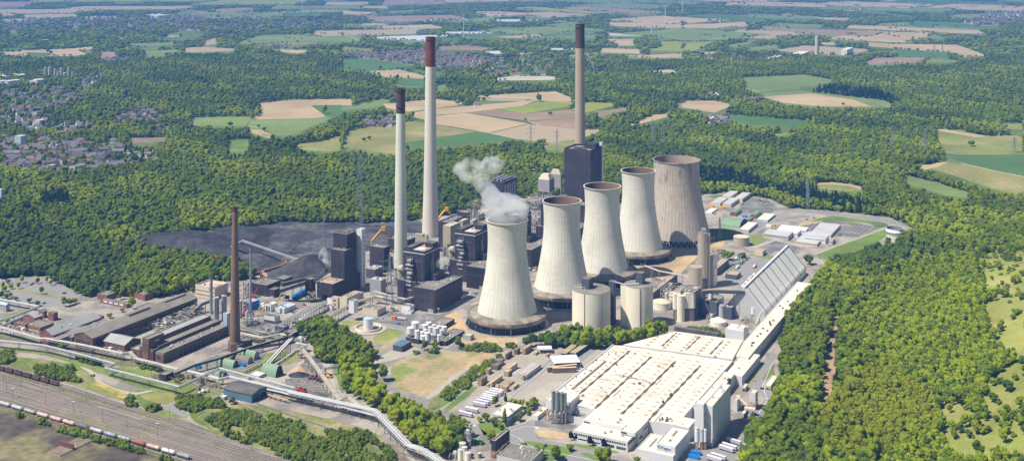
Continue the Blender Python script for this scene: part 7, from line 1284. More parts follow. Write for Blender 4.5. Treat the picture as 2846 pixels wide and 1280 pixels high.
# ---------------------------------------------------------------- houses
def mk_house(rm, wm, L_=12, w_=9, h_=5.2, rh=4.2):
    r = root('house', '', 'house', (0, 0, 0)); mb = MB(); x, y = L_ / 2, w_ / 2
    vs = [(-x, -y, 0), (x, -y, 0), (x, y, 0), (-x, y, 0), (-x, -y, h_), (x, -y, h_), (x, y, h_), (-x, y, h_), (-x, 0, h_ + rh), (x, 0, h_ + rh)]
    mb.add(vs, [(0, 1, 5, 4), (2, 3, 7, 6), (1, 2, 6, 9, 5), (3, 0, 4, 8, 7)], wm)
    for k in range(3):
        for s in (-1, 1): mb.cbox((-x + L_ * (k + .5) / 3, s * (y + .02), 2), 1.4, .1, 1.4, 'glass')
    o = [mb.build('wall', r)]; mb = MB(); e = .5
    for s in (-1, 1):
        z0 = h_ - rh / y * e; q = [(-x - e, s * (y + e), z0), (x + e, s * (y + e), z0), (x + e, 0, h_ + rh), (-x - e, 0, h_ + rh)]; q2 = [(a, b_, c + .25) for a, b_, c in q]; mb.add(q + q2, [(0, 1, 2, 3), (4, 5, 6, 7), (0, 1, 5, 4), (1, 2, 6, 5), (3, 0, 4, 7)], rm)
    mb.cbox((x * .3, .8, h_ + rh - 1.5), .8, .8, 2.4, 'brick_red'); o.append(mb.build('roof', r)); return r, o
HP = [mk_house('tile_dark', 'render_wall'), mk_house('tile_red', 'render_wall'), mk_house('tile_brown', 'brick_wall', 14, 10), mk_house('tile_dark', 'brick_wall', 20, 10, 6, 4), mk_house('tile_brown', 'render_wall', 11, 9), mk_house('tile_red', 'brick_wall', 13, 9)]
HD = ['dark-roofed white house', 'red-roofed white house', 'brown-roofed brick house', 'long dark-roofed brick house', 'brown-roofed white house', 'red-roofed brick house']
usedh = set(); rg = random.Random(21)
TOWNG = ['v 0,430 400,560 700,480 1150,500 1450,520 1450,640 1850,620 1850,920 1300,1000 700,1000 500,1040 0,960', 'B 0,415 250,400 400,385 620,378 800,400 1000,420 1150,450 1000,540 700,530 600,500 350,460 180,440 0,440', 'v 0,0 500,0 800,150 600,440 200,300 0,330', 'A 0,165 300,145 1100,135 1700,125 2561,185 2561,212 1900,228 1200,236 500,238 0,232', 'C 2100,170 2230,120 2561,90 2561,190 2200,195', 'C 100,440 350,430 900,430 1180,400 1180,415 900,460 350,470 120,465', 'v 800,240 1400,240 1400,420 900,440', 'v 1250,650 2350,600 2450,830 1900,890 1300,820']
for s in TOWNG: sheet('town_ground', chaikin(PS(s)), 'town_ground')
AREAS = [  # polygon, spacing, group
 ('v 0,430 400,560 700,480 1150,500 1450,520 1450,640 1800,620 1850,920 1300,1000 700,1000 500,1040 0,960', 18.5, 'in the near left-hand town at the wood edge', .8),
 ('v 2000,60 2400,60 2450,250 1700,260 1720,150', 22, 'in the pale row below the wooded hill in the town', .8), ('v 0,0 500,0 800,150 600,440 200,300 0,330', 22, 'in the left part of the town', .5), ('v 800,240 1400,240 1400,420 900,440', 22, 'around the long school roof in the town', .5),
 ('v 2250,280 2700,260 2700,420 2300,420', 26, 'beside the field edge in the town', .6),
 ('A 540,700 700,540 780,560 760,610 620,720', 22, 'along the tree avenue behind the left-hand town', .8), ('A 0,680 420,650 700,760 520,830 0,860', 30, 'in the middle of the left-hand town', .7), ('A 780,440 950,440 950,475 800,480', 24, 'on the hilltop hamlet in the left-hand wood', .8),
 ('B 0,410 250,400 400,390 620,380 800,400 1000,420 1150,450 1000,540 700,530 600,500 350,460 180,440 0,440', 24, 'in the dense village between the two chimneys', 1.), ('B 1150,440 1500,440 1700,560 1300,580 1000,600', 45, 'in the wooded edge of the village', .6),
 ('B 130,900 400,870 500,900 400,950 140,950', 24, 'at the red-roofed farm behind the shorter chimney', .9), ('C 150,880 340,880 350,950 180,950', 20, 'in the hamlet among woods right of the largest cooling tower', .9), ('C 170,700 300,710 300,745 180,740', 26, 'by the tan field right of the tan chimney', .6),
 ('C 450,740 600,745 590,775 460,770', 20, 'at the red-roofed farm below the right-hand tan field', .9), ('A 2050,340 2140,340 2140,368 2050,366', 30, 'at the far farm beyond the left-hand wood', .9), ('B 820,720 960,715 950,750 830,745', 28, 'at the farm by the wood behind the tallest chimney', .5),
 ('D 60,60 300,40 330,150 100,120', 26, 'at the lower end of the town', .6)]
cnt = 0; hx = []; HOUSEPOLY = []; rest = MB(); OCC = []
FARA = [('v 1250,650 2350,600 2450,830 1900,890 1300,820', 17, .45), ('v 1500,500 1800,480 1900,620 1500,640', 20, .3), ('A 0,160 300,140 1100,130 1700,120 2561,180 2561,215 1900,230 1200,240 500,240 0,235', 46, .55), ('C 2100,170 2230,120 2561,90 2561,190 2200,195', 48, .7), ('C 100,440 350,430 900,430 1180,400 1180,415 900,460 350,470 120,465', 34, .6), ('C 160,150 330,150 330,170 160,165', 50, .5), ('B 1500,440 2000,420 2050,560 1800,590 1600,560', 60, .35), ('A 0,690 300,700 280,740 0,730', 30, .5), ('C 360,20 700,25 650,35 380,32', 90, .5), ('B 600,150 760,145 740,175 600,172', 60, .6), ('C 1220,70 1400,75 1380,84 1230,82', 80, .5)]
for s, sp, g, dn in AREAS + [(a, b_, None, d) for a, b_, d in FARA]:
    pl = PS(s); HOUSEPOLY.append(pl); wp = [W('S', *p) for p in pl]; x0, x1 = min(p.x for p in wp), max(p.x for p in wp); y0, y1 = min(p.y for p in wp), max(p.y for p in wp); orient = rg.uniform(0, 1)
    X = np.arange(x0, x1, sp); Y = np.arange(y0, y1, sp * 1.25); XX, YY = np.meshgrid(X, Y); XX = (XX + np.array([[rg.uniform(-.25, .25) * sp for _ in X] for _ in Y])).ravel(); YY = (YY + np.array([[rg.uniform(-.25, .25) * sp for _ in X] for _ in Y])).ravel()
    sx, sy = proj(XX, YY, 0.); m_ = inpoly(sx, sy, pl)
    for x, y in zip(XX[m_], YY[m_]):
        if rg.random() > dn: continue
        k = rg.choice([0, 0, 0, 0, 1, 2, 3, 3, 4, 4]) if g is None or 'village' not in g else rg.choice([0, 0, 0, 0, 1, 2, 4, 4, 5, 3]); rz = orient + rg.choice([0, math.pi / 2]) + rg.uniform(-.2, .2)
        hx.append((y, x, k, rz, g, (.5 if sp == 17 else 1.15) if sp < 40 else 1.5))
hx.sort(key=lambda q: (q[4] is None, q[0])); BM_ = None
for i, (y, x, k, rz, g, sc) in enumerate(hx):
    if i < 298 and g:
        s_, kk_ = HP[k]; place(s_, kk_, k not in usedh, (x, y, 0), rz, HD[k] + ' ' + g, 'houses ' + g, 1.15); usedh.add(k)
    else:
        ca, sa = math.cos(rz), math.sin(rz)
        for ob in HP[k][1]:
            me = ob.data; base = len(rest.v); rest.v += [(x + (v.co.x * ca - v.co.y * sa) * sc, y + (v.co.x * sa + v.co.y * ca) * sc, v.co.z * sc) for v in me.vertices]
            nm2 = [mt.name for mt in me.materials]; mi2 = [rest.mi(q) for q in nm2]
            for f in me.polygons: rest.f.append(tuple(base + j for j in f.vertices)); rest.m.append(mi2[f.material_index])
    OCC.append((x, y))
for k in range(6):
    if k not in usedh:
        for o in HP[k][1] + [HP[k][0]]: bpy.data.objects.remove(o)
o = rest.build('distant_houses', kind='stuff'); o['label'] = 'hundreds of small roofs of the far towns and village'
# larger town buildings
for lb, t, x, yb, xL, xR, yt, w_, ro in (('pale blue high-rise apartment block in the town', 'v', 310, 592, 218, 400, 425, 'lightblue', 'lightgrey'), ('lower apartment slab behind the high-rise', 'v', 590, 280, 505, 685, 190, 'lightgrey', 'lightgrey'), ('orange-topped flat building in the town centre', 'v', 1255, 505, 1145, 1345, 465, 'brick_red', 'rust_light'), ('pink-balconied apartment block at the wood edge', 'v', 790, 950, 710, 850, 860, 'brick_red', 'lightgrey'),
     ('pale apartment block with rows of windows by the wood', 'v', 1120, 965, 1040, 1300, 880, 'lightgrey', 'tar'), ('long grey school roof, widest in the town', 'v', 850, 250, 800, 1220, 205, 'grey', 'lightgrey'), ('long flat factory roof at the left town edge', 'v', 40, 330, 20, 270, 250, 'grey', 'tile_brown'), ('pale flat roof at the left photo edge of the town', 'v', 20, 520, -60, 60, 480, 'lightgrey', 'lightgrey'), ('flat white strip building beside the high-rise', 'v', 430, 350, 410, 560, 340, 'paint', 'paint'),
     ('row of white gabled houses in the town centre', 'v', 870, 600, 690, 880, 545, 'paint', 'tile_dark'), ('wide dark-roofed building with a round end in the town', 'v', 1180, 600, 1170, 1420, 545, 'brick_wall', 'tile_dark'), ('tall brick gabled houses beside the yellow gable', 'v', 980, 640, 910, 1010, 565, 'brick_red', 'tile_brown'), ('pale villa with a pyramid roof above the high-rise', 'v', 550, 120, 495, 620, 60, 'lightgrey', 'tile_dark'), ('small light blue block behind the high-rise', 'v', 480, 330, 415, 510, 280, 'lightblue', 'lightgrey'), ('long slanted grey apartment roof near the wood', 'v', 900, 830, 840, 960, 765, 'lightgrey', 'tar'), ('pale grey house block at the lower left of the town', 'v', 60, 960, 30, 190, 905, 'lightgrey', 'tar'), ('white villa in the pale row, first', 'v', 1850, 260, 1800, 1900, 190, 'paint', 'tile_dark'), ('white villa in the pale row, second', 'v', 2070, 235, 2030, 2110, 170, 'paint', 'tile_dark'), ('white villa in the pale row, third', 'v', 2290, 235, 2240, 2330, 170, 'paint', 'tile_dark'), ('white long hall between trees in the upper town', 'v', 1020, 395, 960, 1080, 375, 'paint', 'lightgrey'),
     ('light blue apartment tower at the left photo edge', 'D', 10, 375, -30, 28, 258, 'lightblue', 'lightgrey'), ('white apartment block hidden among dark trees', 'D', 545, 290, 515, 620, 260, 'paint', 'lightgrey'), ('large white warehouse in the far business park', 'C', 1235, 415, 1190, 1330, 375, 'paint', 'paint'), ('dark barn roof by the right-hand meadow', 'C', 2380, 1020, 2330, 2480, 1000, 'grey', 'tar'), ('long red-brown barn at the farm behind the shorter chimney', 'B', 180, 945, 135, 290, 925, 'brick_red', 'tile_red'),
     ('dark barn beside the far foil strips', 'B', 1500, 378, 1455, 1555, 360, 'blueblack', 'tar'), ('flat pale shed roof beyond the village wood', 'B', 1720, 578, 1700, 1765, 565, 'lightgrey', 'paint'), ('far white factory roof in the business park', 'C', 900, 420, 820, 1000, 405, 'cream', 'white_roof'), ('second far white factory roof in the business park', 'C', 700, 450, 640, 800, 432, 'paint', 'paint'), ('pale blue far factory in the business park', 'C', 350, 465, 310, 400, 448, 'lightblue', 'lightblue'), ('long white far shed in the business park', 'C', 180, 462, 100, 290, 450, 'paint', 'paint'), ('cream far shed in the business park', 'C', 560, 465, 525, 640, 450, 'cream', 'cream'), ('white refinery hall at the left photo edge', 'A', 60, 662, 0, 140, 640, 'paint', 'lightblue'), ('cream hall beside the refinery tanks', 'A', 270, 650, 200, 310, 610, 'cream', 'lightgrey'), ('far white roof with a dark tank on the plain', 'A', 1190, 128, 1110, 1290, 118, 'paint', 'foil')):
    P_ = W(t, x, yb); a_, b_ = solve(P_, t, xL, xR); b_ = min(abs(b_), 60 if t == 'v' else 140); a_ = max(4, min(abs(a_), 150)); bld(lb, P_, a_, b_, max(5, ZT(t, yt, P_.y)), wall=w_, roof=ro, cap='lightgrey', par=.3, name='apartment_block' if 'apartment' in lb or 'high-rise' in lb else 'large_building')
P_ = W('C', 1010, 438); silo('slender cream water tower with a wider head in the business park', P_.x, P_.y, 8, 90, 'cream', 'paint', n=16, name='water_tower', cat='tower')
for lb, x, y, k in (('white house by the right-hand meadow, gable end showing', 1510, 1135, 1), ('white house with a dark roof right of the pylon', 1660, 1120, 0), ('small red-roofed house in the right-hand wood, nearer', 440, 1110, 1), ('small red-roofed house in the right-hand wood, farther', 395, 1095, 1)):
    dup(HP[k][0], HP[k][1], W('C', x, y), 1.1, 1.2, lb, 'single houses in the right-hand woods')
dup(HP[1][0], HP[1][1], W('F', 2250, 470), .7, 1.25, 'lone cream house with a brown roof at the edge of the slope wood', 'single houses in the right-hand woods')
for t, x, y, lb in (('B', 1010, 790, 'lone farmhouse on the tan fields behind the tallest chimney'), ('A', 1485, 990, 'orange-roofed house by the green field'), ('A', 1190, 990, 'pink house at the field edge of the town'), ('D', 110, 570, 'red-roofed hut by the allotment gardens'), ('B', 920, 740, 'white farmhouse at the wood edge behind the tallest chimney'), ('A', 1410, 945, 'white flat house at the edge of the green field')):
    dup(HP[1][0], HP[1][1], W(t, x, y), rg.uniform(0, 3), 1.2, lb, 'single houses in fields')
for j, (x, yb, yt, r_) in enumerate(((340, 600, 505, 5), (373, 600, 503, 6), (412, 600, 515, 4), (435, 600, 540, 5), (460, 600, 508, 4), (515, 605, 500, 4), (485, 603, 545, 6), (545, 605, 540, 4))):
    P_ = W('A', x, yb); silo('thin silver refinery column on the left horizon, %s from the left' % ['first', 'second', 'third', 'fourth', 'fifth', 'seventh', 'sixth', 'eighth'][j], P_.x, P_.y, r_, ZT('A', yt, P_.y), 'lightgrey', 'paint', n=8, name='refinery_column', cat='column')
for j, (x, y, r_) in enumerate(((30, 600, 36), (110, 595, 34), (20, 660, 14), (70, 660, 14), (110, 655, 14), (290, 650, 16))):
    P_ = W('A', x, y); silo('white storage tank of the refinery at the left edge, %s' % ['larger, cut by the edge', 'larger, fully visible', 'small, first', 'small, second', 'small, third', 'small, beside the cream hall'][j], P_.x, P_.y, r_, 16 if j < 2 else 24, 'grey' if j < 2 else 'paint', 'lightgrey' if j < 2 else 'paint', n=20, name='storage_tank', cat='tank')
# ---------------------------------------------------------------- trees
def mk_crown(kind, seed, mt):
    rg = random.Random(seed); mb = MB()
    if kind == 'broad':
        H_ = 16; bl = []
        for i in range(15):
            a = rg.uniform(0, 6.28); el = rg.uniform(0, 1); rr = 3.6 * math.sqrt(1 - (el * .85) ** 2) * rg.uniform(.55, 1.1); z = 5.2 + el * 8.2 * rg.uniform(.85, 1.08); bl.append((rr * math.cos(a), rr * math.sin(a), z, rg.uniform(1.5, 2.5)))
        bl += [(0, 0, 8, 3.6), (0, 0, 11, 3.0)]
    elif kind == 'round':
        bl = [(rg.uniform(-3.6, 3.6), rg.uniform(-3.6, 3.6), rg.uniform(4.5, 9.5), rg.uniform(1.6, 2.4)) for _ in range(15)] + [(0, 0, 6.5, 3.8)]
    elif kind == 'needle':
        bl = [(rg.uniform(-1, 1) * (1 - t) * 1.6, rg.uniform(-1, 1) * (1 - t) * 1.6, 3 + 14 * t, 2.7 * (1 - t) + .5) for t in [i / 11. for i in range(12)]]
    elif kind == 'poplar':
        bl = [(rg.uniform(-.8, .8), rg.uniform(-.8, .8), 2.5 + 14 * t, 1.9 * (1 - abs(t - .4)) + .2) for t in [i / 10. for i in range(11)]]
    else:
        bl = [(rg.uniform(-1.6, 1.6), rg.uniform(-1.6, 1.6), rg.uniform(.5, 2.2), rg.uniform(.6, 1.2)) for _ in range(9)]
    for x, y, z, r_ in bl: mb.ball((x, y, z), r_, mt, 2, .9, .17, rg)
    for k in range(260 if kind != 'bush' else 90):
        x, y, z, r_ = rg.choice(bl); a = rg.uniform(0, 6.28); c = rg.uniform(-.5, 1); s_ = math.sqrt(1 - c * c); p = Vector((x + r_ * 1.12 * s_ * math.cos(a), y + r_ * 1.12 * s_ * math.sin(a), z + r_ * c * 1.05)); w = .35 + .3 * rg.random()
        if kind == 'bush': w *= .6
        d1 = Vector((rg.uniform(-1, 1), rg.uniform(-1, 1), rg.uniform(-1, 1))).normalized() * w; d2 = Vector((rg.uniform(-1, 1), rg.uniform(-1, 1), rg.uniform(-.5, 1))).normalized() * w; mb.add([p, p + d1, p + d1 + d2, p + d2], [(0, 1, 2, 3)], mt)
    return mb
KINDS = [('broad', 'leaf'), ('broad', 'leaf_fresh'), ('round', 'leaf'), ('round', 'leaf_blue'), ('broad', 'leaf_blue'), ('broad', 'leaf_olive'), ('needle', 'needle'), ('poplar', 'leaf'), ('bush', 'scrub'), ('round', 'leaf_fresh'), ('broad', 'leaf_purple'), ('round', 'leaf_olive')]
PROTO = []
for i, (k_, m_) in enumerate(KINDS):
    r = root({'bush': 'shrub', 'needle': 'conifer_tree'}.get(k_, 'broadleaf_tree'), '', {'bush': 'shrub'}.get(k_, 'tree'), (0, 0, 0)); c_ = mk_crown(k_, 50 + i, m_).build('crown', r); o = [c_]
    mb = MB(); mb.tube((0, 0, -1), (0, 0, 8 if k_ != 'bush' else 1), .35 if k_ != 'bush' else .1, 'bark', 7, .15)
    if k_ in ('broad', 'round'):
        for q in range(4): a = q * 1.6; mb.tube((0, 0, 4), (2 * math.cos(a), 2 * math.sin(a), 7.5), .16, 'bark', 5, .06)
    o.append(mb.build('trunk', r)); PROTO.append((r, o)); r['_used'] = 0
rg = random.Random(77); nr = np.random.RandomState(4)
INC = [PS(s) for s in ('c 860,950 1130,850 1290,750 1480,850 1620,970 1800,1100 H 150,330 255,400 215,440 205,520 240,580 340,740 560,800 650,870 800,900 930,960 930,1060 760,1159 620,1100 470,990 330,860 290,800 180,740 20,640 0,450 G 2390,420 2330,270',
      'H 1330,305 1560,265 1720,225 1940,262 2150,245 2440,205 2440,232 2330,285 2150,302 1950,322 1720,325 1500,315', 'D 1150,1080 1460,1010 1500,960 1900,930 1920,900 1700,850 1290,790 1090,700 1000,720 900,900 1100,1000')]
SCR = [PS(s) for s in ('G 1560,860 1680,790 1850,800 2100,850 2350,930 2561,950 H 180,960 380,1120 430,1190 G 2250,1190 2000,1090 1700,980', 'G 950,690 1010,675 1190,775 1150,800 960,745', 'G 260,455 570,480 700,525 600,570 400,550 290,520', 'H 680,725 1000,470 1200,382 1180,420 1000,560 790,715',
      'G 1290,745 1480,680 1570,735 1460,800', 'G 0,795 150,830 160,850 0,820', 'G 250,860 560,940 900,1040 1300,1160 1280,1175 850,1050 500,960', 'G 1060,445 1180,470 1200,495 1060,470', 'H 880,300 1300,300 1310,330 1100,345 900,330', 'G 0,360 90,350 90,420 0,440', 'G 580,385 760,430 750,450 590,420', 'I 0,160 230,190 330,240 280,250 0,170', 'H 520,350 780,340 780,350 520,362', 'F 560,1140 640,1050 720,1130 640,1159', 'm 620,1000 1250,1060 1300,1159 620,1130')]
DENS = [(PS('v 1250,620 2300,620 2500,900 1850,950 1250,1000'), .38), (PS('A 740,720 1440,745 960,810'), .3), (PS('D 0,380 330,440 260,640 0,600'), .55), (PS('B 1150,440 2000,420 2050,600 1000,600'), .75)]
DARK = [PS('F 120,120 400,150 700,260 1000,290 1550,440 1400,440 1000,400 700,320 520,285 130,250'), PS('C 880,640 1500,700 1650,800 1300,740 900,700'), PS('D 300,330 500,300 560,420 330,420')]
OLIVE = PS('I 1050,760 1420,470 1700,560 1900,760 1900,900 1500,1159 1080,1159')
def field_noise(x, y, s, o): return np.sin(x / s + o) * np.cos(y / (s * .8) + o * 2) + .6 * np.sin(x / (s * .37) + y / (s * .5) + o * 3)
def zone(y0, y1, sp):
    xs = []; ys = []; y = y0
    while y < y1:
        w = y * .475 + 30; n = int(2 * w / sp); xs.append(np.linspace(-w, w, n)); ys.append(np.full(n, y)); y += sp * .87
    X = np.concatenate(xs) + nr.uniform(-.38, .38, sum(map(len, xs))) * sp; Y = np.concatenate(ys) + nr.uniform(-.38, .38, len(X)) * sp; return X, Y
ZON = [(760, 1560, 6.6, 1., 0), (1560, 2700, 8.4, 1.0, 1), (2700, 4600, 12, 1.12, 2), (4600, 11500, 28, 2.4, 3)]
NEAR = []; INST = {i: [] for i in range(len(KINDS))}
occ = np.array(OCC) if OCC else np.zeros((0, 2))
cell = {}
for x, y in OCC: cell.setdefault((int(x // 14), int(y // 14)), []).append((x, y))
for y0, y1, sp, sc0, zi in ZON + [(700, 1560, 4.9, .64, 0.5)]:
    hil = zi == .5; zi = 0 if hil else zi; X, Y = zone(y0, y1, sp)
    if hil: q_ = X > 240; X, Y = X[q_], Y[q_]
    Z_ = np.where(Y < 2700, hillh(X, Y), 0); sx, sy = proj(X, Y, Z_); tx, ty = proj(X, Y, Z_ + (12., 16., 18., 17.)[zi]); hx_, hy_ = proj(X, Y, Z_ + (12., 16., 18., 17.)[zi] * .5)
    ok = (sx > -60) & (sx < 2906) & (ty < 1330)
    bad = np.zeros(len(X), bool)
    for pl in OPEN: bad |= inpoly(sx, sy, pl)
    for pl in OPEN[:-1]:
        if pl is PLANT: continue
        bad |= inpoly(tx, ty, pl) | inpoly(hx_, hy_, pl)
    for pl in OPENH: bad |= inpoly(sx, sy, pl) & (nr.random_sample(len(X)) > .07)
    inc = np.zeros(len(X), bool)
    if zi < 2:
        for pl in INC: inc |= inpoly(sx, sy, pl)
    keep = nr.random_sample(len(X))
    for pl, dn in DENS: bad |= inpoly(sx, sy, pl) & (keep > dn)
    for jp, pl in enumerate(HOUSEPOLY): bad |= inpoly(sx, sy, pl) & (keep > (.07 if jp == 8 else .20 if zi < 2 else .42 if jp > 16 else .16))
    if zi >= 2:   # open strips between the hedges on the plain
        fn = field_noise(X, Y * .35, 260 if zi == 3 else 210, 1.3); bad |= (fn > (1.1 if zi == 3 else 9)) 
    if zi == 0: bad |= (Z_ <= .5) if hil else (Z_ > .5)
    sel = ok & (inc | ~bad); idx = np.nonzero(sel)[0]
    fn = field_noise(X, Y, 90, .4); f2 = field_noise(X, Y, 170, 2.1); dark = np.zeros(len(X), bool); oli = inpoly(sx, sy, OLIVE)
    for pl in DARK: dark |= inpoly(sx, sy, pl)
    for i in idx:
        x, y, z = X[i], Y[i], Z_[i]
        if zi < 3 and any((x - a) ** 2 + (y - b_) ** 2 < 90 for dx in (-1, 0, 1) for dy in (-1, 0, 1) for a, b_ in cell.get((int(x // 14) + dx, int(y // 14) + dy), ())): continue
        u = rg.random()
        if z > 0 and zi == 1 and rg.random() < .1: continue
        if dark[i]: k = 6 if u < .8 else 4
        elif z > 0 and zi == 0 and not oli[i]: k = 1 if u < .32 else 9 if u < .55 else 0 if u < .75 else 2 if u < .9 else 4
        elif oli[i]: k = 5 if u < .5 else (11 if u < .75 else 1)
        elif f2[i] > .75: k = 4 if u < .45 else 3 if u < .85 else 0
        elif fn[i] > .45: k = 1 if u < .5 else (9 if u < .8 else 0)
        else: k = (0 if u < .44 else 2 if u < .80 else 3 if u < .87 else 4 if u < .91 else 9 if u < .96 else 1 if u < .98 else 5 if u < .99 else 6)
        s_ = sc0 * (.58 + .62 * rg.random() ** .8)
        if zi == 0:
            s_ *= 1.02 if z <= .5 else 1.05
        if zi < 3 and zi > 0 and any(False for _ in ()): pass
        sz = s_ * (1 if zi < 3 else .42) * rg.uniform(.9, 1.12)
        rec = (x, y, z - .3, s_, sz, rg.uniform(0, 6.28), k)
        if zi == 0: NEAR.append(rec)
        else: INST[k].append(rec)
# hedges along the far fields
for pl in OPEN:
    if len(pl) > 14 or pl is PLANT: continue
    wp = [W('S', *p) for p in pl]
    if min(p.y for p in wp) < 3500: continue
    for a, b_ in zip(wp, wp[1:] + wp[:1]):
        n_ = int((b_ - a).length / (13 if a.y < 4600 else 22)); ph = rg.uniform(0, 6)
        if n_ > 400: continue
        for i in range(n_):
            if math.sin(i * .35 + ph) + rg.uniform(-.6, .6) < (.95 if a.y < 3600 else .5): continue
            p = a.lerp(b_, i / n_); s_ = rg.uniform(.6, 1.05) * (.6 if p.y < 3600 else .85 if p.y < 4600 else 1.5); INST[rg.choice([0, 2, 2, 3, 4, 9])].append((p.x + rg.uniform(-5, 5), p.y + rg.uniform(-5, 5), -.3, s_, s_ * (.8 if p.y < 4600 else .5), rg.uniform(0, 6), 0))
# hill shrubs and yard scrub
for pl, sp, dn in [(s, 2.6, .8) for s in SCR] + [(s, 8, .16) for s in OPENH]:
    wp = [W('S', *p) if sp < 4 else WH('S', *p) for p in pl]; x0, x1 = min(p.x for p in wp), max(p.x for p in wp); y0, y1 = min(p.y for p in wp), max(p.y for p in wp)
    XX, YY = np.meshgrid(np.arange(x0, x1, sp), np.arange(y0, y1, sp)); XX = XX.ravel() + nr.uniform(-.4, .4, XX.size) * sp; YY = YY.ravel() + nr.uniform(-.4, .4, YY.size) * sp; Z_ = hillh(XX, YY); sx, sy = proj(XX, YY, Z_)
    fnn = field_noise(XX, YY, 14, 1.); m_ = inpoly(sx, sy, pl) & (nr.random_sample(len(XX)) < dn) & (fnn > -.5)
    for x, y, z in zip(XX[m_], YY[m_], Z_[m_]): s_ = rg.uniform(.5, 1.25) * (1.5 if sp < 4 else 1); INST[8].append((x, y, z - .2, s_, s_ * rg.uniform(.8, 1.5), rg.uniform(0, 6.28), 8))
# undergrowth in gaps of near woods
NEAR.sort(key=lambda q: q[1]); DESC = {0: 'mid-green leafy tree', 1: 'fresh yellow-green leafy tree', 2: 'round mid-green tree', 3: 'round blue-green tree', 4: 'blue-green leafy tree', 5: 'olive-yellow leafy tree', 6: 'dark narrow conifer', 7: 'slim green poplar tree', 9: 'round fresh green tree', 11: 'round olive-yellow tree', 10: 'copper-purple leafy tree'}
def region(x, y, z):
    sx, sy = proj(x, y, z)
    if z > .5: return 'in the wood on the right-hand slope'
    if inpoly([sx], [sy], INC[0])[0]: return 'in the belt between tank farm and trailers'
    if sx > 2000: return 'in the row between factory and woodchip track'
    if inpoly([sx], [sy], INC[1])[0]: return 'in the tree group at the foot of the twin silos'
    return 'in the wood around the works'
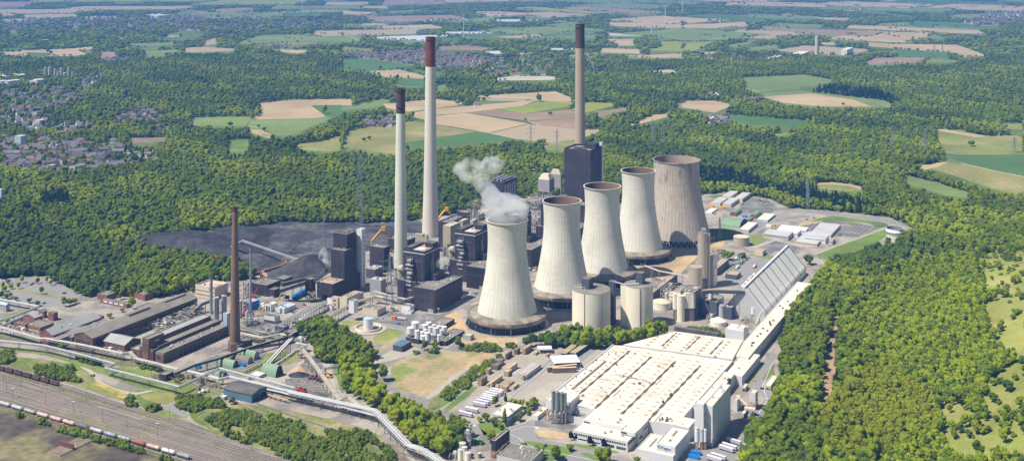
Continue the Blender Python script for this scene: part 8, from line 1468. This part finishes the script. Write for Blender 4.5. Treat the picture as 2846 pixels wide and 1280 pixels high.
# singles with labels of their own
SG = [('H', 315, 560, 0, 1.15, 'large lone broad tree with a dark shadow on the dry meadow'), ('H', 872, 320, 4, .95, 'dark tree between the tank farm and the grey concrete hut'), ('H', 620, 330, 4, .7, 'dark tree in front of the white tank farm, left one'), ('H', 700, 320, 2, .75, 'tree in front of the white tank farm, right one'), ('F', 950, 820, 3, 1.25, 'big lone dark tree behind the slanted hall'), ('F', 350, 790, 2, 1.2, 'broad tree near the pale round tank, largest of its group'), ('F', 450, 790, 3, 1.0, 'tree right of the broad one near the pale round tank'), ('F', 300, 760, 2, .9, 'tree left of the broad one near the pale round tank'),
      ('F', 610, 740, 3, .6, 'small tree on the gravel pitch'), ('r', 925, 560, 3, .7, 'tree at the left corner of the office pavilion'), ('r', 1205, 640, 7, .95, 'slim tall tree before the office pavilion windows'), ('r', 1040, 640, 2, .75, 'round tree on the lawn before the office pavilion'), ('r', 985, 880, 9, .95, 'fresh green tree south of the office pavilion lawn'), ('r', 1420, 560, 3, .65, 'round tree at the right-hand side of the office pavilion'), ('r', 1150, 690, 9, .6, 'low round tree on the pavilion lawn'), ('r', 1330, 350, 9, .75, 'yellow-green tree behind the office pavilion, first'), ('r', 1440, 370, 9, .8, 'fresh tree behind the office pavilion, second'), ('r', 1600, 390, 2, .85, 'green tree behind the office pavilion, third'), ('r', 1640, 330, 2, .7, 'green tree behind the office pavilion, farthest'), ('r', 1550, 470, 2, .6, 'low tree right behind the office pavilion'), ('r', 1215, 270, 6, .5, 'small dark conifer by the trailers'), ('r', 1060, 340, 4, .7, 'dark tree between the trailers and the pavilion'), ('r', 830, 580, 9, .5, 'small pale tree at the trailer yard corner'),
      ('p', 475, 850, 10, .5, 'purple-leaved tree by the parked car at the office wing, first'), ('p', 545, 855, 10, .42, 'purple-leaved tree by the office wing, second'), ('p', 760, 935, 10, .55, 'purple-leaved tree on the grass strip, middle'), ('p', 970, 985, 10, .6, 'purple-leaved tree on the grass strip nearest the entrance'), ('r', 1700, 1090, 2, .8, 'round tree on the lawn island, nearest'), ('r', 1960, 1120, 0, .75, 'leafy tree on the lawn island, middle'), ('r', 2180, 1010, 2, .55, 'round bushy tree on the lawn island, end'), ('r', 1480, 1000, 8, 2.2, 'low bush on the edge of the lawn island'), ('p', 260, 1159, 0, .9, 'leafy tree at the lower photo edge on the island'), ('p', 900, 1150, 2, .9, 'green tree at the lower photo edge near the entrance'), ('p', 1000, 1190, 0, .9, 'second green tree at the lower photo edge near the entrance'), ('p', 1460, 1190, 2, .5, 'small tree in front of the sign building'),
      ('h', 275, 120, 1, .55, 'small tree on the car park strip, left'), ('h', 625, 200, 1, .65, 'lone tree in the middle of the left-hand car park'), ('h', 240, 300, 2, .5, 'small tree below the left-hand car park'), ('h', 440, 330, 2, .55, 'tree beside the white pipe rack, first'), ('h', 555, 380, 3, .65, 'tree beside the white pipe rack, second'), ('h', 960, 390, 5, .85, 'olive tree behind the blue-grey roof'), ('h', 1050, 370, 2, .8, 'broad tree behind the blue-grey roof'), ('h', 1800, 280, 0, .7, 'tree between the flat brick blocks'), ('h', 1980, 420, 1, .95, 'fresh tall tree beside the brick hall'), ('h', 1640, 560, 2, .55, 'small tree in the brick court'), ('h', 1830, 470, 2, .45, 'small bushy tree in the brick court'), ('h', 930, 1040, 2, .7, 'tree behind the silver pipe bridge'), ('k', 725, 280, 2, .55, 'round small tree behind the brick halls'), ('k', 635, 285, 9, .45, 'pale small tree behind the brick halls'), ('k', 385, 320, 9, .45, 'second pale small tree behind the brick halls'), ('k', 300, 330, 9, .45, 'third pale small tree behind the brick halls'), ('c', 740, 400, 3, .6, 'dark bushy tree beside the blue tanks'), ('c', 860, 400, 3, .45, 'small dark bush-like tree below the blue tanks'), ('m', 1440, 1090, 3, .6, 'bushy tree in front of the blue shed'),
      ('B', 1478, 765, 0, 1.6, 'large round lone tree on the tan field'), ('B', 970, 785, 0, 1.0, 'lone tree beside the farmhouse on the tan field'), ('B', 1560, 865, 2, 1.0, 'wide tree on the brown field'), ('B', 1375, 908, 2, .7, 'small tree on the corner of the brown field'), ('B', 1720, 830, 0, 1.2, 'tree beside the lime green field'), ('B', 415, 600, 0, 1.3, 'tree on the small tan field behind the shorter chimney'), ('B', 497, 592, 0, .9, 'single small tree on the small tan field'), ('B', 287, 527, 0, 1.2, 'lone tree on the far green field'), ('A', 2430, 850, 0, 1.5, 'lone dark tree on the green field above the town'), ('A', 1565, 990, 3, 1.5, 'dark round tree at the edge of the bright green field'), ('A', 1725, 950, 2, 1.2, 'tree by the red house at the bright green field'), ('A', 1980, 985, 2, 1.0, 'tree on the meadow path'), ('A', 1938, 955, 2, .7, 'small tree on the meadow'), ('B', 165, 1060, 2, .9, 'small tree on the olive meadow, left'), ('B', 205, 1050, 2, .9, 'small tree on the olive meadow, right'), ('B', 1510, 1085, 9, 1.3, 'pale tree group by the tan field, first'), ('B', 1475, 1085, 9, 1.2, 'pale tree group by the tan field, second'),
      ('C', 1205, 790, 2, .8, 'pair of small trees on the right-hand tan field'), ('C', 2168, 1095, 2, 1.2, 'lone tree on the right-hand meadow'), ('A', 360, 398, 0, 1.5, 'lone far tree on the left-hand tan field'), ('D', 915, 880, 10, 1.25, 'large copper-purple tree in the left-hand wood'), ('D', 285, 510, 6, 1.1, 'tall dark conifer by the gardens'), ('I', 2440, 635, 3, .95, 'large lone dark tree on the bare slope'), ('I', 2335, 715, 3, .75, 'lone tree below the large dark one on the slope'), ('I', 2350, 865, 3, .55, 'small lone tree on the lower slope'), ('I', 2240, 840, 2, .55, 'small round tree on the lime green slope'), ('I', 2100, 740, 2, 1.35, 'broad olive-green tree at the edge of the slope wood'), ('I', 2150, 980, 3, .6, 'dark bush-like tree on the lime green slope'), ('I', 2290, 940, 3, .5, 'narrow small tree on the lime green slope'), ('I', 2390, 190, 3, .7, 'tree on the yellow grass of the upper slope'), ('I', 2450, 395, 3, .55, 'small tree on the yellow grass of the upper slope'), ('I', 2480, 100, 2, .5, 'small tree near the photo edge on the upper slope')]
for j, (x, y) in enumerate(((40, 90), (120, 35), (170, 110), (330, 20), (820, 30), (900, 40), (1000, 60), (1090, 110), (20, 250), (110, 260), (160, 230), (700, 15), (1130, 180), (1120, 330), (60, 150), (760, 60), (560, 30), (1010, 20))): SG.append(('h', x, y + 12, (0, 2, 9, 1)[j % 4], .5 + .05 * (j % 5), 'leafy green tree at the border of the left car park'))
for t, x, y, k, s_, lb in SG:
    P_ = WH(t, x, y) if t in 'IF' else W(t, x, y); r, o = PROTO[k]
    if r['_used'] == 0: place(r, o, True, P_, rg.uniform(0, 6), lb, ''); r.scale = (s_, s_, s_); del r['group']; r['_used'] = 1
    else: q = dup(r, o, P_, rg.uniform(0, 6), s_, lb); q.pop('group', None)
    if 'border of the left car park' in lb: q['group'] = 'trees bordering the left car park'
nind = 0
for q in NEAR:
    x, y, z, s_, sz, rz, k = q; r, o = PROTO[k]
    if nind < 215:
        nind += 1; lb = DESC[k] + ' ' + region(x, y, z); gp = 'trees ' + region(x, y, z)
        if r['_used'] == 0: place(r, o, True, (x, y, z), rz, lb, gp); r.scale = (s_, s_, sz); r['_used'] = 1
        else: dup(r, o, (x, y, z), rz, (s_, s_, sz), lb, gp)
    else: INST[k].append(q)
for i, (r, o) in enumerate(PROTO):
    if r['_used'] == 0:
        lst = INST[i]; q = lst.pop(0) if lst else (0, 3000, 0, 1, 1, 0, i); r.location = q[:3]; r.scale = (q[3], q[3], q[4]); r['label'] = DESC.get(i, 'green shrub') + ' within the closed woods'; r['_used'] = 1
        if i == 8: r['label'] = 'green shrub in the scrub beside the railway'
    c_ = o[0]
TOT = sum(len(v) for v in INST.values()); print('instances', TOT, {k: len(v) for k, v in INST.items()})
# one object per sort of wood: points carrying crowns
def scatter(name, recs, crown, label):
    me = bpy.data.meshes.new(name); n = len(recs); A = np.array([q[:6] for q in recs], dtype=np.float32); me.vertices.add(n); me.vertices.foreach_set('co', A[:, :3].ravel())
    for nm, dt in (('sc', 'FLOAT_VECTOR'), ('ro', 'FLOAT_VECTOR')): me.attributes.new(nm, dt, 'POINT')
    me.attributes['sc'].data.foreach_set('vector', np.stack([A[:, 3], A[:, 3], A[:, 4]], 1).ravel()); me.attributes['ro'].data.foreach_set('vector', np.stack([A[:, 5] * 0, A[:, 5] * 0, A[:, 5]], 1).ravel()); me.update()
    ob = bpy.data.objects.new(name, me); COL.objects.link(ob); ob['kind'] = 'stuff'; ob['label'] = label
    ng = bpy.data.node_groups.new(name, 'GeometryNodeTree'); ng.interface.new_socket('Geometry', in_out='INPUT', socket_type='NodeSocketGeometry'); ng.interface.new_socket('Geometry', in_out='OUTPUT', socket_type='NodeSocketGeometry')
    N = ng.nodes; L = ng.links; gi = N.new('NodeGroupInput'); go = N.new('NodeGroupOutput'); oi = N.new('GeometryNodeObjectInfo'); oi.inputs['Object'].default_value = crown; oi.inputs['As Instance'].default_value = True; oi.transform_space = 'ORIGINAL'
    ip = N.new('GeometryNodeInstanceOnPoints'); L.new(gi.outputs[0], ip.inputs['Points']); L.new(oi.outputs['Geometry'], ip.inputs['Instance'])
    for nm, sk in (('sc', 'Scale'), ('ro', 'Rotation')):
        na = N.new('GeometryNodeInputNamedAttribute'); na.data_type = 'FLOAT_VECTOR'; na.inputs['Name'].default_value = nm; L.new(na.outputs['Attribute'], ip.inputs[sk])
    L.new(ip.outputs[0], go.inputs[0]); md = ob.modifiers.new('scatter', 'NODES'); md.node_group = ng
LBL = {6: 'dark conifer parts of the woods', 8: 'scrub and low bushes', 5: 'olive-yellow parts of the slope wood', 11: 'rounder olive-yellow parts of the slope wood'}
for k, recs in INST.items():
    if recs: scatter('scrub' if k == 8 else 'forest', recs, PROTO[k][1][0], LBL.get(k, 'closed leafy canopy of the woods'))
# ---------------------------------------------------------------- steam
def steam(name, label, balls, dens, sc, vox, thr=.42, col=(1, 1, 1)):
    mb = MB(); mats = 'steam_' + name
    m = bpy.data.materials.new(mats); m.use_nodes = True; MATS[mats] = m; nt = m.node_tree; N = nt.nodes; L = nt.links; N.remove(N['Principled BSDF']); out = [n for n in N if n.type == 'OUTPUT_MATERIAL'][0]
    pv = N.new('ShaderNodeVolumePrincipled'); pv.inputs['Color'].default_value = (*col, 1); pv.inputs['Anisotropy'].default_value = -.25; L.new(pv.outputs[0], out.inputs['Volume'])
    ge = N.new('ShaderNodeNewGeometry'); no = N.new('ShaderNodeTexNoise'); no.inputs['Scale'].default_value = sc; no.inputs['Detail'].default_value = 6; no.inputs['Roughness'].default_value = .62; L.new(ge.outputs['Position'], no.inputs['Vector'])
    mr = N.new('ShaderNodeMapRange'); mr.inputs[1].default_value = thr; mr.inputs[2].default_value = thr + .16; mr.inputs[3].default_value = 0; mr.inputs[4].default_value = dens; L.new(no.outputs['Fac'], mr.inputs[0]); L.new(mr.outputs[0], pv.inputs['Density'])
    for c_, r_, sq in balls: mb.ball(c_, r_, mats, 3, sq, .05)
    o = mb.build(name, kind='stuff'); o['label'] = label; rm = o.modifiers.new('r', 'REMESH'); rm.mode = 'VOXEL'; rm.voxel_size = vox; dm = o.modifiers.new('d', 'DISPLACE'); tx = bpy.data.textures.new('t' + name, 'CLOUDS'); tx.noise_scale = r_ * .7; dm.texture = tx; dm.strength = r_ * .5; dm.texture_coords = 'GLOBAL'; return o
def TP_(t, x, y, Y): p = WY(t, x, Y, ZT(t, y, Y)); return (p.x, p.y, p.z)
steam('steam_plume', 'dense white steam leaving the nearest cooling tower', [(TP_('E', 1240, 500, 1298), 20, .45), (TP_('E', 1300, 455, 1298), 15, .8), (TP_('E', 1180, 440, 1298), 18, .8), (TP_('E', 1240, 405, 1298), 24, .75), (TP_('E', 1140, 390, 1298), 15, .8), (TP_('E', 1320, 420, 1298), 13, .8), (TP_('E', 1200, 350, 1298), 15, .7), (TP_('E', 1110, 335, 1298), 11, .7), (TP_('E', 1270, 360, 1298), 14, .7), (TP_('E', 1110, 300, 1298), 11, .9)], .062, .05, 2.2, .34)
steam('steam_wisp', 'thin ragged steam cloud drifting off above the cooling tower', [(TP_('E', 1130, 330, 1298), 13, .9), (TP_('E', 1095, 275, 1298), 11, 1.), (TP_('E', 1060, 220, 1298), 11, .9), (TP_('E', 1010, 180, 1298), 10, .8), (TP_('E', 960, 170, 1298), 12, .6), (TP_('E', 900, 110, 1298), 12, .7), (TP_('E', 960, 60, 1298), 11, .6), (TP_('E', 1040, 110, 1298), 12, .6), (TP_('E', 1120, 60, 1298), 12, .7), (TP_('E', 1180, 70, 1298), 9, .7), (TP_('E', 1130, 120, 1298), 9, .5)], .055, .07, 2., .40)
steam('steam_puff', 'small puff of steam beside the nearest boiler house', [(TP_('b', 660, 920, 1385), 6.5, .9), (TP_('b', 735, 890, 1385), 6, .9), (TP_('b', 770, 920, 1385), 4, 1.), (TP_('b', 640, 960, 1385), 4, .8)], .13, .17, 1.2, .42)
steam('steam_puff', 'small steam wisp left of the stepped black tower', [(TP_('a', 1370, 700, 1420), 6, 1.), (TP_('a', 1330, 640, 1420), 6.5, 1.), (TP_('a', 1290, 580, 1420), 7, 1.), (TP_('a', 1290, 530, 1420), 5, 1.)], .12, .17, 1.2, .45)
steam('smoke', 'faint bluish smoke drifting from the tallest chimney', [(TP_('B', 655, 264, 1697), 7, .6), (TP_('B', 610, 245, 1697), 11, .6), (TP_('B', 550, 232, 1697), 14, .6), (TP_('B', 490, 215, 1697), 15, .7), (TP_('B', 430, 185, 1697), 16, .8), (TP_('B', 380, 150, 1700), 16, .8), (TP_('B', 350, 105, 1700), 15, .9)], .010, .035, 4, .42, (.55, .72, 1.))
# ---------------------------------------------------------------- haze, light, camera
hz = bpy.data.materials.new('haze'); hz.use_nodes = True; MATS['haze'] = hz; nt = hz.node_tree; N = nt.nodes; N.remove(N['Principled BSDF']); out = [n for n in N if n.type == 'OUTPUT_MATERIAL'][0]
pv = N.new('ShaderNodeVolumePrincipled'); pv.inputs['Color'].default_value = (.12, .33, .88, 1); pv.inputs['Density'].default_value = 7.8e-5; pv.inputs['Anisotropy'].default_value = .0; nt.links.new(pv.outputs[0], out.inputs['Volume'])
mb = MB(); mb.prism([(-30500, -3500), (30500, -3500), (30500, 45500), (-30500, 45500)], -2, 470, 'haze'); mb.add([(-30500, -3500, -2), (30500, -3500, -2), (30500, 45500, -2), (-30500, 45500, -2)], [(3, 2, 1, 0)], 'haze'); o = mb.build('haze', kind='stuff'); o['label'] = 'thin blue summer haze over the plain'
SUN = Vector((-.92, -.39, 0)).normalized(); EL = rad(57)
wd = bpy.data.worlds.new('World'); SC.world = wd; wd.use_nodes = True; nt = wd.node_tree; bg = nt.nodes['Background']; sk_ = nt.nodes.new('ShaderNodeTexSky'); sk_.sky_type = 'NISHITA'; sk_.sun_disc = False; sk_.sun_elevation = EL; sk_.sun_rotation = math.atan2(SUN.x, SUN.y); sk_.altitude = 100; sk_.air_density = 1.; sk_.dust_density = .8
nt.links.new(sk_.outputs[0], bg.inputs[0]); bg.inputs[1].default_value = .058
l = bpy.data.lights.new('sun', 'SUN'); l.energy = 5.0; l.angle = rad(.5); l.color = (1, .93, .82); lo = bpy.data.objects.new('sun', l); COL.objects.link(lo)
d = Vector((SUN.x * math.cos(EL), SUN.y * math.cos(EL), math.sin(EL))); lo.rotation_euler = d.to_track_quat('Z', 'Y').to_euler(); lo.location = (0, 0, 900)
cd = bpy.data.cameras.new('camera'); co = bpy.data.objects.new('camera', cd); COL.objects.link(co); co.location = (0, 0, HC); co.rotation_euler = (rad(90), 0, 0); cd.sensor_width = 36; cd.lens = 36 * FO / 2846; cd.shift_y = -(640 - YH) / 2846; cd.clip_start = 5; cd.clip_end = 80000
SC.camera = co; SC.view_settings.view_transform = 'Standard'; SC.view_settings.look = 'None'; SC.view_settings.exposure = 0.46; SC.view_settings.gamma = 1
SC.cycles.use_denoising = True; SC.cycles.volume_bounces = 5; SC.cycles.max_bounces = 6; SC.cycles.diffuse_bounces = 2; SC.cycles.volume_step_rate = 2.; SC.cycles.volume_max_steps = 256; SC.render.threads_mode = 'AUTO'
bpy.context.view_layer.update()
for o in SC.objects:
    if '_o' in o: del o['_o']
    if '_used' in o: del o['_used']
